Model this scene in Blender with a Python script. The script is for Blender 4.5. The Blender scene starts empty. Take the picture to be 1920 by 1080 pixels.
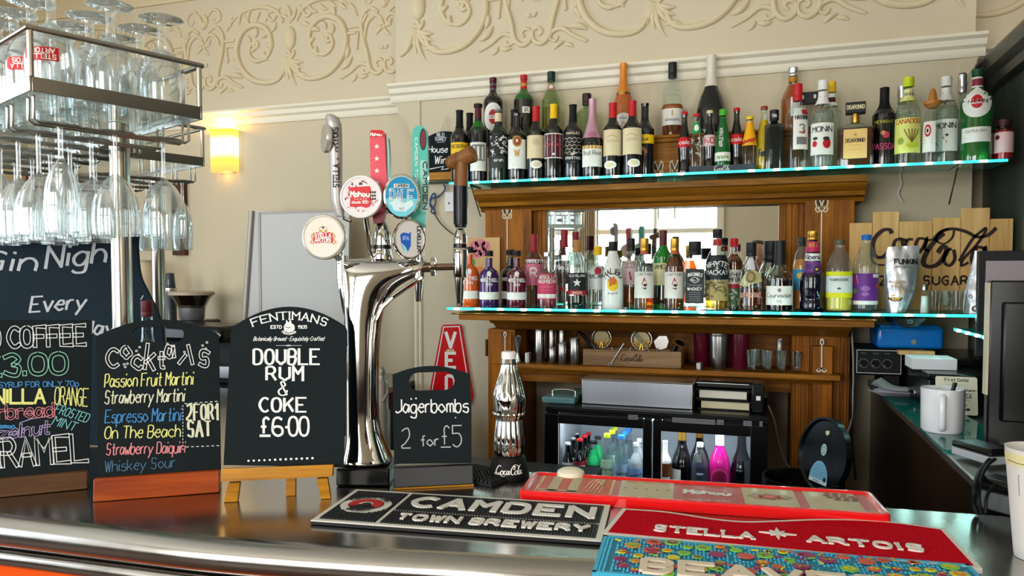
import bpy, bmesh, math, random
from math import sin, cos, tan, pi, radians, sqrt, atan2
from mathutils import Vector, Matrix
random.seed(7)
scn = bpy.context.scene
COL = scn.collection

# ------------------------------------------------------------------ camera
FPX = 1400.0; PPY = 575.0; EYE = 1.5
YAW = radians(18.0); PITCH = radians(-2.3)
cd = bpy.data.cameras.new('camera'); cam = bpy.data.objects.new('camera', cd); COL.objects.link(cam)
cam.location = (0, 0, EYE); cam.rotation_euler = (radians(90) + PITCH, 0, YAW)
cd.sensor_width = 36.0; cd.lens = FPX / 1920 * 36; cd.shift_y = (PPY - 540) / 1920
cd.clip_start = 0.05; cd.clip_end = 60
scn.camera = cam
scn.view_settings.view_transform = 'Standard'; scn.view_settings.look = 'None'
scn.view_settings.gamma = 1.0; scn.view_settings.use_curve_mapping = False
scn.view_settings.exposure = 0.1
cy = scn.cycles
cy.max_bounces = 10; cy.diffuse_bounces = 4; cy.glossy_bounces = 5; cy.transmission_bounces = 8
cy.transparent_max_bounces = 40; cy.caustics_reflective = False; cy.caustics_refractive = False
cy.sample_clamp_indirect = 6.0; cy.use_denoising = True
# ------------------------------------------------------------------ daylight
wd = bpy.data.worlds.new('daylight'); scn.world = wd; wd.use_nodes = True
bg = wd.node_tree.nodes['Background']; bg.inputs[0].default_value = (0.80, 0.90, 1.0, 1); bg.inputs[1].default_value = 1.6
def area(name, loc, target, sx, sy, watts, col):
    l = bpy.data.lights.new(name, 'AREA'); l.shape = 'RECTANGLE'; l.size = sx; l.size_y = sy
    l.energy = watts; l.color = col
    o = bpy.data.objects.new(name, l); COL.objects.link(o); o.location = loc
    o.rotation_euler = (Vector(target) - Vector(loc)).to_track_quat('-Z', 'Y').to_euler()
    return o
# window bays behind the photographer (front wall) and to the left: daylight enters here
FW_Y = -2.6; LW_X = -4.2; CEIL = 3.2; FLOOR = 0.1
WIN_F = [(-3.3, -2.05), (-1.8, -0.42), (1.5, 2.6)]       # x ranges of the front windows
WIN_L = [(-1.9, -0.5), (0.1, 1.5)]                       # y ranges of the left windows
WZ0, WZ1 = 0.95, 2.75
for i, (a, b) in enumerate(WIN_F):
    area('daylight_front', ((a+b)/2, FW_Y-0.25, (WZ0+WZ1)/2), ((a+b)/2, 5, 1.5), b-a, WZ1-WZ0, 75, (1.0, 0.97, 0.92))
for i, (a, b) in enumerate(WIN_L):
    area('daylight_left', (LW_X-0.25, (a+b)/2, (WZ0+WZ1)/2), (5, (a+b)/2, 1.5), b-a, WZ1-WZ0, 60, (0.72, 0.86, 1.0))

# ------------------------------------------------------------------ photo-measured points
FWD = Vector((-sin(YAW)*cos(PITCH), cos(YAW)*cos(PITCH), sin(PITCH)))
RGT = Vector((cos(YAW), sin(YAW), 0)); UPV = RGT.cross(FWD)
CAM = Vector((0, 0, EYE))
def ray(x, y): return FWD + RGT*((x-960)/FPX) + UPV*((PPY-y)/FPX)
def px(x, y, X=None, Y=None, Z=None, d=None):
    r = ray(x, y)
    if X is not None: t = X / r.x
    elif Y is not None: t = Y / r.y
    elif Z is not None: t = (Z-EYE) / r.z
    else: t = d
    return CAM + r*t
def depth(p): return (Vector(p)-CAM).dot(FWD)

# ------------------------------------------------------------------ materials
def lin(c):
    return tuple(((v/255)/12.92 if v/255 <= .04045 else ((v/255+.055)/1.055)**2.4) for v in c)
MATS = {}
def nt(name):
    m = bpy.data.materials.new(name); m.use_nodes = True
    t = m.node_tree; t.nodes.clear()
    o = t.nodes.new('ShaderNodeOutputMaterial')
    return m, t, o
def N(t, typ, **kw):
    n = t.nodes.new(typ)
    for k, v in kw.items():
        if k.startswith('i_'):
            n.inputs[k[2:].replace('_', ' ')].default_value = v
        else: setattr(n, k, v)
    return n
def mat(name, c, rough=.5, metal=0., es=0., spec=.3, coat=0., var=.06, scale=40., bump=0., stretch=None, ec=None):
    """principled with a little procedural colour variation"""
    if name in MATS: return MATS[name]
    m, t, o = nt(name); p = N(t, 'ShaderNodeBsdfPrincipled'); t.links.new(p.outputs[0], o.inputs[0])
    col = lin(c)
    p.inputs['Roughness'].default_value = rough; p.inputs['Metallic'].default_value = metal
    p.inputs['Specular IOR Level'].default_value = spec; p.inputs['Coat Weight'].default_value = coat
    p.inputs['Coat Roughness'].default_value = .08
    if es:
        p.inputs['Emission Color'].default_value = (*lin(ec or c), 1); p.inputs['Emission Strength'].default_value = es
    tc = N(t, 'ShaderNodeTexCoord'); nz = N(t, 'ShaderNodeTexNoise', i_Scale=scale, i_Detail=3.)
    src = tc.outputs['Object']
    if stretch:
        mp = N(t, 'ShaderNodeMapping'); mp.inputs['Scale'].default_value = stretch
        t.links.new(src, mp.inputs[0]); src = mp.outputs[0]
    t.links.new(src, nz.inputs['Vector'])
    mx = N(t, 'ShaderNodeMix', data_type='RGBA')
    mx.inputs[6].default_value = (*[v*(1-var) for v in col], 1); mx.inputs[7].default_value = (*[min(1, v*(1+var)) for v in col], 1)
    t.links.new(nz.outputs['Fac'], mx.inputs[0]); t.links.new(mx.outputs[2], p.inputs['Base Color'])
    if bump:
        b = N(t, 'ShaderNodeBump', i_Strength=bump, i_Distance=.01)
        t.links.new(nz.outputs['Fac'], b.inputs['Height']); t.links.new(b.outputs[0], p.inputs['Normal'])
    MATS[name] = m; return m
def wood(name, dark, light, rough=.42, axis='X', scale=1., coat=.15):
    if name in MATS: return MATS[name]
    m, t, o = nt(name); p = N(t, 'ShaderNodeBsdfPrincipled'); t.links.new(p.outputs[0], o.inputs[0])
    p.inputs['Roughness'].default_value = rough; p.inputs['Coat Weight'].default_value = coat; p.inputs['Coat Roughness'].default_value = .25; p.inputs['Specular IOR Level'].default_value = .16
    tc = N(t, 'ShaderNodeTexCoord'); mp = N(t, 'ShaderNodeMapping')
    s = [26*scale]*3; s['XYZ'.index(axis)] = 1.6*scale
    mp.inputs['Scale'].default_value = s
    n1 = N(t, 'ShaderNodeTexNoise', i_Scale=1.0, i_Detail=5., i_Roughness=.6, i_Distortion=.7)
    n2 = N(t, 'ShaderNodeTexNoise', i_Scale=5.0, i_Detail=3., i_Roughness=.7)
    t.links.new(tc.outputs['Object'], mp.inputs[0]); t.links.new(mp.outputs[0], n1.inputs['Vector']); t.links.new(mp.outputs[0], n2.inputs['Vector'])
    ad = N(t, 'ShaderNodeMath', operation='MULTIPLY_ADD'); ad.inputs[1].default_value = .45
    t.links.new(n2.outputs['Fac'], ad.inputs[0]); t.links.new(n1.outputs['Fac'], ad.inputs[2])
    cr = N(t, 'ShaderNodeValToRGB'); cr.color_ramp.elements[0].position = .48; cr.color_ramp.elements[1].position = .95
    cr.color_ramp.elements[0].color = (*lin(dark), 1); cr.color_ramp.elements[1].color = (*lin(light), 1)
    t.links.new(ad.outputs[0], cr.inputs[0]); t.links.new(cr.outputs[0], p.inputs['Base Color'])
    b = N(t, 'ShaderNodeBump', i_Strength=.12, i_Distance=.004); t.links.new(ad.outputs[0], b.inputs['Height']); t.links.new(b.outputs[0], p.inputs['Normal'])
    MATS[name] = m; return m
def glass(name, tint=(240, 250, 248), refl=.55, rough=.02, edge=2.2, milk=0., milkc=(235, 240, 240)):
    """thin-walled glass: tinted see-through plus facing-dependent reflection"""
    if name in MATS: return MATS[name]
    m, t, o = nt(name)
    tr = N(t, 'ShaderNodeBsdfTransparent'); tr.inputs[0].default_value = (*lin(tint), 1)
    gl = N(t, 'ShaderNodeBsdfGlossy'); gl.inputs['Roughness'].default_value = rough; gl.inputs[0].default_value = (.95, .97, .97, 1)
    lw = N(t, 'ShaderNodeLayerWeight', i_Blend=.5)
    pw = N(t, 'ShaderNodeMath', operation='POWER'); pw.inputs[1].default_value = edge
    t.links.new(lw.outputs['Facing'], pw.inputs[0])
    ml = N(t, 'ShaderNodeMath', operation='MULTIPLY_ADD'); ml.inputs[1].default_value = refl; ml.inputs[2].default_value = .035
    t.links.new(pw.outputs[0], ml.inputs[0])
    mx = N(t, 'ShaderNodeMixShader'); t.links.new(ml.outputs[0], mx.inputs[0])
    base = tr.outputs[0]
    if milk:
        df = N(t, 'ShaderNodeBsdfDiffuse'); df.inputs[0].default_value = (*lin(milkc), 1)
        m2 = N(t, 'ShaderNodeMixShader'); m2.inputs[0].default_value = milk
        t.links.new(tr.outputs[0], m2.inputs[1]); t.links.new(df.outputs[0], m2.inputs[2]); base = m2.outputs[0]
    t.links.new(base, mx.inputs[1]); t.links.new(gl.outputs[0], mx.inputs[2]); t.links.new(mx.outputs[0], o.inputs[0])
    MATS[name] = m; return m

# ------------------------------------------------------------------ mesh builder
class MB:
    def __init__(s): s.v = []; s.f = []; s.m = []; s.mats = []; s.T = Matrix.Identity(4)
    def mi(s, mt):
        if mt not in s.mats: s.mats.append(mt)
        return s.mats.index(mt)
    def add(s, vs, fs, mt):
        b = len(s.v); k = s.mi(mt); T = s.T
        for p in vs: s.v.append(tuple(T @ Vector(p)))
        for f in fs: s.f.append([b+i for i in f]); s.m.append(k)
    def box(s, x0, x1, y0, y1, z0, z1, mt):
        s.add([(x0,y0,z0),(x1,y0,z0),(x1,y1,z0),(x0,y1,z0),(x0,y0,z1),(x1,y0,z1),(x1,y1,z1),(x0,y1,z1)],
              [(3,2,1,0),(4,5,6,7),(0,1,5,4),(1,2,6,5),(2,3,7,6),(3,0,4,7)], mt)
    def rings(s, R, mt, cap=True, closed=True, loop=False):
        n = len(R[0]); vs = [p for r in R for p in r]; fs = []
        for i in range(len(R) if loop else len(R)-1):
            a = i*n; b = ((i+1) % len(R))*n
            for j in range(n if closed else n-1):
                k = (j+1) % n; fs.append((a+j, a+k, b+k, b+j))
        if cap and not loop:
            fs.append(tuple(reversed(range(n)))); fs.append(tuple(range((len(R)-1)*n, len(R)*n)))
        s.add(vs, fs, mt)
    def lathe(s, prof, mt, seg=24, c=(0,0,0), sq=0, cap=True, sy=1.):
        R0 = max(r for r, z in prof); R = []
        for r, z in prof:
            q = []
            for j in range(seg):
                a = 2*pi*j/seg + (pi/seg if sq else 0); k = 1.
                if sq:
                    n = 2 + (sq-2)*min(1, max(0, (r/R0-.62)/.3))
                    k = 1/(abs(cos(a))**n+abs(sin(a))**n)**(1/n)
                q.append((c[0]+max(r, 1e-5)*k*cos(a), c[1]+max(r, 1e-5)*k*sin(a)*sy, c[2]+z))
            R.append(q)
        s.rings(R, mt, cap)
    def tube(s, pts, r, mt, seg=8, cap=True, loop=False, flat=1., up=None):
        pts = [Vector(p) for p in pts]; n = len(pts); R = []; prev = None
        for i, p in enumerate(pts):
            if loop: t = pts[(i+1) % n]-pts[i-1]
            else: t = pts[min(i+1, n-1)]-pts[max(i-1, 0)]
            if t.length < 1e-9: t = Vector((0, 0, 1))
            t.normalize()
            if up is not None: a = Vector(up) - t*t.dot(Vector(up))
            elif prev is None:
                a = Vector((0, 0, 1)) if abs(t.z) < .9 else Vector((1, 0, 0)); a = a - t*t.dot(a)
            else: a = prev - t*t.dot(prev)
            if a.length < 1e-6: a = t.orthogonal()
            a.normalize(); prev = a; b = t.cross(a)
            ri = r[i] if isinstance(r, (list, tuple)) else r
            R.append([tuple(p + a*(cos(2*pi*j/seg)*ri*flat) + b*(sin(2*pi*j/seg)*ri)) for j in range(seg)])
        s.rings(R, mt, cap, loop=loop)
    def cyl(s, a, b, r, mt, seg=16, r2=None): s.tube([a, b], [r, r2 if r2 is not None else r], mt, seg)
    def ball(s, c, r, mt, seg=14, rz=None, ry=None):
        rz = rz or r; ry = ry or r; R = []
        for i in range(seg//2+1):
            a = -pi/2+pi*i/(seg//2); q = max(cos(a), 1e-4)
            R.append([(c[0]+r*q*cos(2*pi*j/seg), c[1]+ry*q*sin(2*pi*j/seg), c[2]+rz*sin(a)) for j in range(seg)])
        s.rings(R, mt)
    def prism(s, out, y0, y1, mt, hole=None):
        """outline (x,z) extruded along y"""
        if hole:
            h = list(reversed(hole)) if area2(out)*area2(hole) > 0 else list(hole)
            i, j = min(((i, j) for i in range(len(out)) for j in range(len(h))), key=lambda ij: (out[ij[0]][0]-h[ij[1]][0])**2+(out[ij[0]][1]-h[ij[1]][1])**2)
            capo = list(out[:i+1]) + h[j:]+h[:j+1] + list(out[i:])
        else: capo = list(out)
        n = len(capo)
        s.add([(x, y0, z) for x, z in capo], [tuple(range(n))], mt)
        s.add([(x, y1, z) for x, z in capo], [tuple(reversed(range(n)))], mt)
        for lp in [out]+([hole] if hole else []):
            n = len(lp)
            s.add([(x, y0, z) for x, z in lp]+[(x, y1, z) for x, z in lp], [(k, (k+1) % n, n+(k+1) % n, n+k) for k in range(n)], mt)
    def build(s, name, parent=None, smooth=35, bevel=0., seg=2, sub=0):
        me = bpy.data.meshes.new(name); me.from_pydata(s.v, [], s.f); me.update()
        for q in s.mats: me.materials.append(q)
        me.polygons.foreach_set('material_index', s.m)
        if smooth:
            me.polygons.foreach_set('use_smooth', [True]*len(me.polygons)); me.set_sharp_from_angle(angle=radians(smooth))
        bm = bmesh.new(); bm.from_mesh(me); bmesh.ops.recalc_face_normals(bm, faces=bm.faces); bm.to_mesh(me); bm.free()
        o = bpy.data.objects.new(name, me); COL.objects.link(o)
        if parent is not None: o.parent = parent
        if bevel:
            b = o.modifiers.new('bevel', 'BEVEL'); b.width = bevel; b.segments = seg; b.limit_method = 'ANGLE'; b.angle_limit = radians(40)
        if sub:
            b = o.modifiers.new('sub', 'SUBSURF'); b.levels = sub; b.render_levels = sub
        return o
def area2(p): return sum(p[i-1][0]*p[i][1]-p[i][0]*p[i-1][1] for i in range(len(p)))
def tag(o, label, cat, group=None):
    o['label'] = label; o['category'] = cat
    if group: o['group'] = group
    return o
def thing(name, label, cat, loc=(0,0,0), rz=0., group=None, M=None):
    o = bpy.data.objects.new(name, None); COL.objects.link(o); o.empty_display_size = .02
    if M is not None: o.matrix_world = M
    else: o.location = loc; o.rotation_euler = (0, 0, rz)
    return tag(o, label, cat, group)
def struct(o): o['kind'] = 'structure'; return o
def dup(root, loc=None, rz=None, label=None, group=None):
    r = root.copy(); COL.objects.link(r)
    if loc is not None: r.location = loc
    if rz is not None: r.rotation_euler = (0, 0, rz)
    if label: r['label'] = label
    if group: r['group'] = group
    for ch in list(root.children):
        c = ch.copy(); COL.objects.link(c); c.parent = r
        for g in ch.children:
            e = g.copy(); COL.objects.link(e); e.parent = c
    return r
def face_rz(p): return atan2(p[0], -p[1]) + pi if False else -atan2(p[0], p[1])   # local -Y looks back at the camera
def smoothpts(P, n=5, closed=False):
    if len(P) < 3: return [tuple(p) for p in P]
    out = []; m = len(P)
    def g(i): return Vector(P[i % m]) if closed else Vector(P[max(0, min(m-1, i))])
    for i in range(m if closed else m-1):
        p0, p1, p2, p3 = g(i-1), g(i), g(i+1), g(i+2)
        for k in range(n):
            t = k/n
            out.append(tuple(.5*((2*p1)+(p2-p0)*t+(2*p0-5*p1+4*p2-p3)*t*t+(3*p1-p0-3*p2+p3)*t**3)))
    if not closed: out.append(tuple(P[-1]))
    return out
def rrect(x0, x1, z0, z1, r, n=5):
    o = []
    for cx, cz, a0 in ((x1-r, z1-r, 0), (x0+r, z1-r, 90), (x0+r, z0+r, 180), (x1-r, z0+r, 270)):
        for k in range(n+1):
            a = radians(a0+90*k/n); o.append((cx+r*cos(a), cz+r*sin(a)))
    return o
# ------------------------------------------------------------------ stroke lettering
GL = dict(p.split('=', 1) for p in """A=034b83 2666|B=0b03 ~0b5b795707 ~0757765303|C=~8a5b2a07245384|D=0b03 ~0b4b7a87744303|E=8b0b0383 0767|F=8b0b03 0767
G=~8a5b2a07245374 747747|H=0b03 8b83 0787|I=4b43|J=~7b75642304|K=0b03 8b06 3883|L=0b0383|M=030b478b83|N=030b838b|O=~4b1a07144374877a4b|P=0b03 ~0b5b795606
Q=~4b1a07144374877a4b 5583|R=0b03 ~0b5b795707 4783|S=~8a5b2b19276775633304|T=0b8b 4b43|U=~0b0805244364858b|V=0b438b|W=0b234a638b|X=0b83 8b03|Y=0b478b 4743|Z=0b8b0383
0=~4b1a07144374877a4b|1=194b43|2=~0a3b6b78350403 0383|3=~0a4b7947 ~4776633304|4=636b0686|5=7b0b08 ~085876643304|6=~7a4b1a0614437476572706|7=0b8b33|8=~47194b794715437547
9=~795737192b5b79766333|£=~7a5b3a3834 0383 1757|&=~832a4b69060423537486|.=4344|,=4432|-=2767|'=4b49|/=038b|!=4b46 4443|:=4443 4847|+=2767 4945
a=~7748280514335477 7873|b=0b03 ~050628687675532305|c=~77481705245374|d=7b73 ~7658280605235375|e=0676 ~7668381605244374|f=~7b5b4a43 1868|g=~77481705235375 ~7872602001
h=0b03 ~0628587673|i=4843 4a4b|j=~48412000 4a4b|k=0b03 6805 2673|l=4b43|m=0803 ~0618384643 ~4658788683|n=0803 ~0628587673|o=~4817052443648548|p=0800 ~0628587675532305
q=7870 ~7658280605235375|r=0803 ~062858|s=~783817265675633304|t=~4b445373 1878|u=~0805235376 7873|v=084378|w=0823466388|x=0873 7803|y=0843 8810|z=08780373""".replace('\n', '|').split('|'))
def glyph(ch):
    s = GL.get(ch, '')
    toks = s.split(' ') if s else []
    out = []
    for tk in toks:
        cv = tk.startswith('~'); tk = tk.lstrip('~')
        P = [(int(tk[i], 16), int(tk[i+1], 16)-3) for i in range(0, len(tk), 2)]
        out.append((cv, P))
    return out
class Dec:
    """flat graphics laid on a surface: mapf(u, v, lift) -> xyz"""
    def __init__(s, mb, mapf, lift=.0004, step=.0003, yd=1): s.mb = mb; s.mapf = mapf; s.l0 = lift; s.st = step; s.yd = yd
    def L(s, lv): return s.l0+s.st*lv
    def strip(s, P, w, mt, lv=1, thick=0, contrast=0., closed=False):
        n = len(P); A = []; B = []
        for i in range(n):
            x, y = P[i][0], P[i][1]
            a = P[i-1] if (i or closed) else P[i]; b = P[(i+1) % n] if (i < n-1 or closed) else P[i]
            d1 = (x-a[0], y-a[1]); d2 = (b[0]-x, b[1]-y)
            l1 = sqrt(d1[0]**2+d1[1]**2) or 1e-9; l2 = sqrt(d2[0]**2+d2[1]**2) or 1e-9
            t = (d1[0]/l1+d2[0]/l2, d1[1]/l1+d2[1]/l2) if l1 > 1e-8 and l2 > 1e-8 else ((d1[0]/l1, d1[1]/l1) if l1 > 1e-8 else (d2[0]/l2, d2[1]/l2))
            lt = sqrt(t[0]**2+t[1]**2) or 1e-9; t = (t[0]/lt, t[1]/lt)
            mit = min(1.6, 2/max(lt, .9)) if l1 > 1e-8 and l2 > 1e-8 else 1
            h = w/2*mit
            if contrast: h *= (1-contrast)+contrast*abs(t[1])**1.2
            A.append((x-t[1]*h, y+t[0]*h)); B.append((x+t[1]*h, y-t[0]*h))
        lf = s.L(lv); vs = [s.mapf(*p, lf) for p in A]+[s.mapf(*p, lf) for p in B]
        m = n if closed else n-1
        fs = [(i, (i+1) % n, n+(i+1) % n, n+i) for i in range(m)]
        if thick:
            vs += [s.mapf(*p, lf-thick) for p in A]+[s.mapf(*p, lf-thick) for p in B]
            fs += [(2*n+i, 2*n+(i+1) % n, (i+1) % n, i) for i in range(m)]+[(n+i, n+(i+1) % n, 3*n+(i+1) % n, 3*n+i) for i in range(m)]
            if not closed: fs += [(0, n, 3*n, 2*n), (n-1, 2*n-1, 4*n-1, 3*n-1)]
        s.mb.add(vs, fs, mt)
    def layout(s, txt, h, sp=1.8, xs=1., slant=0.):
        k = h/8; S = []; x = 0; xs *= .76
        for ch in txt:
            if ch == ' ': x += 5*k*xs; continue
            g = glyph(ch)
            if not g: continue
            lo = min(p[0] for c, q in g for p in q); hi = max(p[0] for c, q in g for p in q)
            if ch in "I1il.,!:'": lo -= .6; hi += .6
            for c, q in g:
                pts = [((p[0]-lo)*k*xs+x+slant*p[1]*k, p[1]*k) for p in q]
                S.append((c, pts))
            x += (hi-lo+sp)*k*xs
        return S, max(1e-9, x-sp*k*xs)
    def text(s, txt, x, y, h, mt, w=None, lv=1, al='c', slant=0., xs=1., sp=2.0, serif=False, outline=0, contrast=0., rot=0., thick=0., fit=None, arc=0., n=4, jit=0., wd=None):
        S, W = s.layout(txt, h, sp, xs, slant)
        if wd: S, W = s.layout(txt, h, sp, xs*wd/W, slant)
        if fit and W > fit: S, W = s.layout(txt, h, sp, xs*fit/W, slant)
        w = w or h*.16; x0 = {'c': -W/2, 'l': 0, 'r': -W}[al]; ca, sa = cos(rot), sin(rot)
        def place(p):
            px_, py_ = p[0]+x0, p[1]
            if arc:   # letters on an arc of radius arc (positive: rainbow)
                a = px_/arc; rr = arc+py_; px_, py_ = rr*sin(a), rr*cos(a)-arc
            px_, py_ = px_*ca-py_*sa, px_*sa+py_*ca
            return (x+px_, y+s.yd*py_)
        for si, (c, q) in enumerate(S):
            lv += .11
            if jit: q = [(a+random.uniform(-jit, jit)*h, b+random.uniform(-jit, jit)*h) for a, b in q]
            P = smoothpts([Vector((a, b, 0)) for a, b in q], n) if c else q
            P = [(p[0], p[1]) for p in P]
            if not c and len(P) == 2 and arc: P = [(P[0][0]+(P[1][0]-P[0][0])*t/3, P[0][1]+(P[1][1]-P[0][1])*t/3) for t in range(4)]
            Q = [place(p) for p in P]
            if outline: s.outl(Q, w*2.2, outline, mt, lv)
            elif not c and len(Q) > 2:      # straight strokes: one bar per edge, lapped at the corners
                for a, b in zip(Q, Q[1:]):
                    dx, dy = b[0]-a[0], b[1]-a[1]; l = sqrt(dx*dx+dy*dy) or 1e-9; e = w*.34; lv += .04
                    s.strip([(a[0]-dx/l*e, a[1]-dy/l*e), (b[0]+dx/l*e, b[1]+dy/l*e)], w, mt, lv, thick, contrast)
            else: s.strip(Q, w, mt, lv, thick, contrast)
            if serif and not c:
                for e in (P[0], P[-1]):
                    if min(abs(e[1]), abs(e[1]-h)) < h*.02:
                        dx = h*.15; s.strip([place((e[0]-dx, e[1])), place((e[0]+dx, e[1]))], w*.55, mt, lv, thick)
        return W
    def outl(s, Q, w, lw, mt, lv):
        n = len(Q); A = []; B = []
        for i in range(n):
            a = Q[max(0, i-1)]; b = Q[min(n-1, i+1)]; t = (b[0]-a[0], b[1]-a[1]); l = sqrt(t[0]**2+t[1]**2) or 1e-9
            t = (t[0]/l, t[1]/l); e = w/2 if i in (0, n-1) and Q[0] != Q[-1] else 0
            ex = -e if i == 0 else e
            A.append((Q[i][0]-t[1]*w/2+t[0]*ex*.6, Q[i][1]+t[0]*w/2+t[1]*ex*.6)); B.append((Q[i][0]+t[1]*w/2+t[0]*ex*.6, Q[i][1]-t[0]*w/2+t[1]*ex*.6))
        if Q[0] == Q[-1]:
            s.strip(A, lw, mt, lv); s.strip(B, lw, mt, lv)
        else: s.strip(A+B[::-1], lw, mt, lv, closed=True)
    def rect(s, x0, y0, x1, y1, mt, lv=0, nu=10, nv=1):
        vs = [s.mapf(x0+(x1-x0)*i/nu, y0+(y1-y0)*j/nv, s.L(lv)) for j in range(nv+1) for i in range(nu+1)]
        s.mb.add(vs, [(j*(nu+1)+i, j*(nu+1)+i+1, (j+1)*(nu+1)+i+1, (j+1)*(nu+1)+i) for j in range(nv) for i in range(nu)], mt)
    def ell(s, x, y, rx, ry, mt, lv=0, n=22, r0=0., thick=0., a0=0., a1=360.):
        k = 7 if n > 16 and max(rx, ry) > .006 and max(rx, ry) < .2 else 3; vs = []; fs = []; full = a1-a0 >= 359.9
        m = n if full else n+1
        for j in range(k+1):
            q = r0+(1-r0)*j/k
            for i in range(m):
                a = radians(a0+(a1-a0)*i/n); vs.append(s.mapf(x+rx*max(q, .001)*cos(a), y+s.yd*ry*max(q, .001)*sin(a), s.L(lv)))
        for j in range(k):
            for i in range(n if full else n):
                fs.append((j*m+i, j*m+(i+1) % m, (j+1)*m+(i+1) % m, (j+1)*m+i))
        if thick:
            b = len(vs)
            for i in range(m):
                a = radians(a0+(a1-a0)*i/n); vs.append(s.mapf(x+rx*cos(a), y+s.yd*ry*sin(a), s.L(lv)-thick))
            fs += [(k*m+i, k*m+(i+1) % m, b+(i+1) % m, b+i) for i in range(n)]
        s.mb.add(vs, fs, mt)
    def poly(s, P, mt, lv=0, thick=0.):
        n = len(P); vs = [s.mapf(*p, s.L(lv)) for p in P]; fs = [tuple(range(n))]
        if thick:
            vs += [s.mapf(*p, s.L(lv)-thick) for p in P]; fs += [(i, (i+1) % n, n+(i+1) % n, n+i) for i in range(n)]
        s.mb.add(vs, fs, mt)
    def star(s, x, y, r, mt, lv=1, k=5, inner=.42, rot=90., thick=0., sx=1.):
        P = []
        for i in range(2*k):
            a = radians(rot+180*i/k); q = r if i % 2 == 0 else r*inner
            P.append((x+q*cos(a)*sx, y+s.yd*q*sin(a)))
        s.poly(P, mt, lv, thick)
    def line(s, P, w, mt, lv=1, smooth=0, thick=0., contrast=0.):
        if smooth: P = [(p[0], p[1]) for p in smoothpts([Vector((a, b, 0)) for a, b in P], smooth)]
        s.strip(P, w, mt, lv, thick, contrast)
    def cola(s, x, y, w, mt, lv=1, thick=0.):
        """flowing two-word script with swashes"""
        k = w/100.; yd = s.yd
        S = [([(23,31),(20,35),(14,33),(8,24),(5,13),(8,4),(15,3),(22,9),(27,17)], 1.0),
             ([(5,2),(0,4),(3,9),(12,9),(22,3),(34,-3),(40,-2)], .55),
             ([(30,17),(25,13),(24,6),(28,3),(33,8),(33,15),(30,17),(33,14),(38,16)], .8),
             ([(43,16),(40,17),(36,10),(37,4),(41,4),(46,10)], .85),
             ([(53,16),(49,17),(45,10),(46,4),(49,5),(55,17),(53,7),(54,4),(57,8)], .8),
             ([(57,13),(62,15)], .8),
             ([(78,29),(74,35),(68,31),(62,20),(61,9),(65,3),(71,6),(76,13)], 1.0),
             ([(70,26),(73,21),(76,26),(72,33),(74,37),(84,37),(92,30),(100,37)], .75),
             ([(80,17),(75,13),(74,6),(78,3),(83,8),(83,15),(80,17),(85,16)], .8),
             ([(84,8),(90,22),(94,31),(91,32),(87,18),(85,7),(87,3),(91,8)], .8),
             ([(98,16),(94,17),(90,10),(91,4),(94,5),(100,17),(98,7),(99,4),(103,8)], .8)]
        for P, q in S:
            Q = smoothpts([Vector((x+(a-50)*k, y+yd*(b-16)*k, 0)) for a, b in P], 5)
            s.strip([(p[0], p[1]) for p in Q], w*.038*q, mt, lv, thick, .45)
def plane_map(y0=0., sgn=-1): return lambda u, v, l: (u, y0+sgn*l, v)
def top_map(z0): return lambda u, v, l: (u, v, z0+l)

# ================================================================== materials used by the room
WALL = mat('wall_paint', (205, 193, 166), .75, var=.03, scale=6, bump=.02)
FRZ = mat('frieze_paint', (213, 198, 163), .6, var=.03, scale=8)
WHITE = mat('white_gloss', (230, 222, 200), .35, var=.02)
CEILM = mat('ceiling_paint', (225, 220, 205), .8, var=.02)
DKWALL = mat('dark_green_panel', (62, 70, 62), .22, var=.25, scale=5, stretch=(1, 1, .3))
FLOORM = wood('floor_boards', (50, 34, 22), (92, 66, 42), .5, 'Y')
OAK = wood('oak', (84, 44, 4), (172, 102, 14), .5, 'Z', 1., .03)
OAKH = wood('oak_rail', (86, 50, 8), (172, 110, 24), .5, 'X', 1., .03)
OAKD = wood('oak_wavy', (80, 44, 8), (158, 98, 20), .5, 'X', .8, .03)
STEEL = mat('stainless', (200, 200, 198), .2, 1., var=.05, scale=3, stretch=(1, 40, 40))
STEELB = mat('stainless_brushed', (176, 176, 174), .33, 1., var=.08, scale=4, stretch=(1, 1, 60))
CHROME = mat('chrome', (206, 206, 204), .06, 1., var=.01)
BLACK = mat('black_plastic', (6, 7, 8), .25, spec=.35, var=.1)
BLACKM = mat('black_matt', (12, 13, 15), .6, spec=.25, var=.1)
WHITEP = mat('white_plastic', (232, 232, 230), .4, var=.02)
CREAM = mat('cream', (235, 225, 200), .5, var=.03)
YB, YR = 3.22, 3.43           # chimney breast plane, recess wall plane
XB = px(742, 100, Y=YB).x; XBL = px(778, 300, Y=YB).x; XBR = px(1826, 200, Y=YB).x; XR = .86
ZRAIL = 2.318

def simple(name, fn, **kw):
    m = MB(); fn(m); return m.build(name, **kw)
struct(simple('floor', lambda m: m.box(LW_X, 3, FW_Y, YR, FLOOR-.05, FLOOR, FLOORM)))
struct(simple('ceiling', lambda m: m.box(LW_X, 3, FW_Y, YR, CEIL, CEIL+.05, CEILM)))
struct(simple('wall_recess', lambda m: m.box(LW_X, 3, YR, YR+.1, FLOOR, CEIL, WALL)))
def breast(m):
    m.box(XBL, XBR, YB, YR, FLOOR, ZRAIL, WALL); m.box(XB, XBR, YB, YR, ZRAIL, CEIL, WALL)
struct(simple('wall_back', breast))
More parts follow.
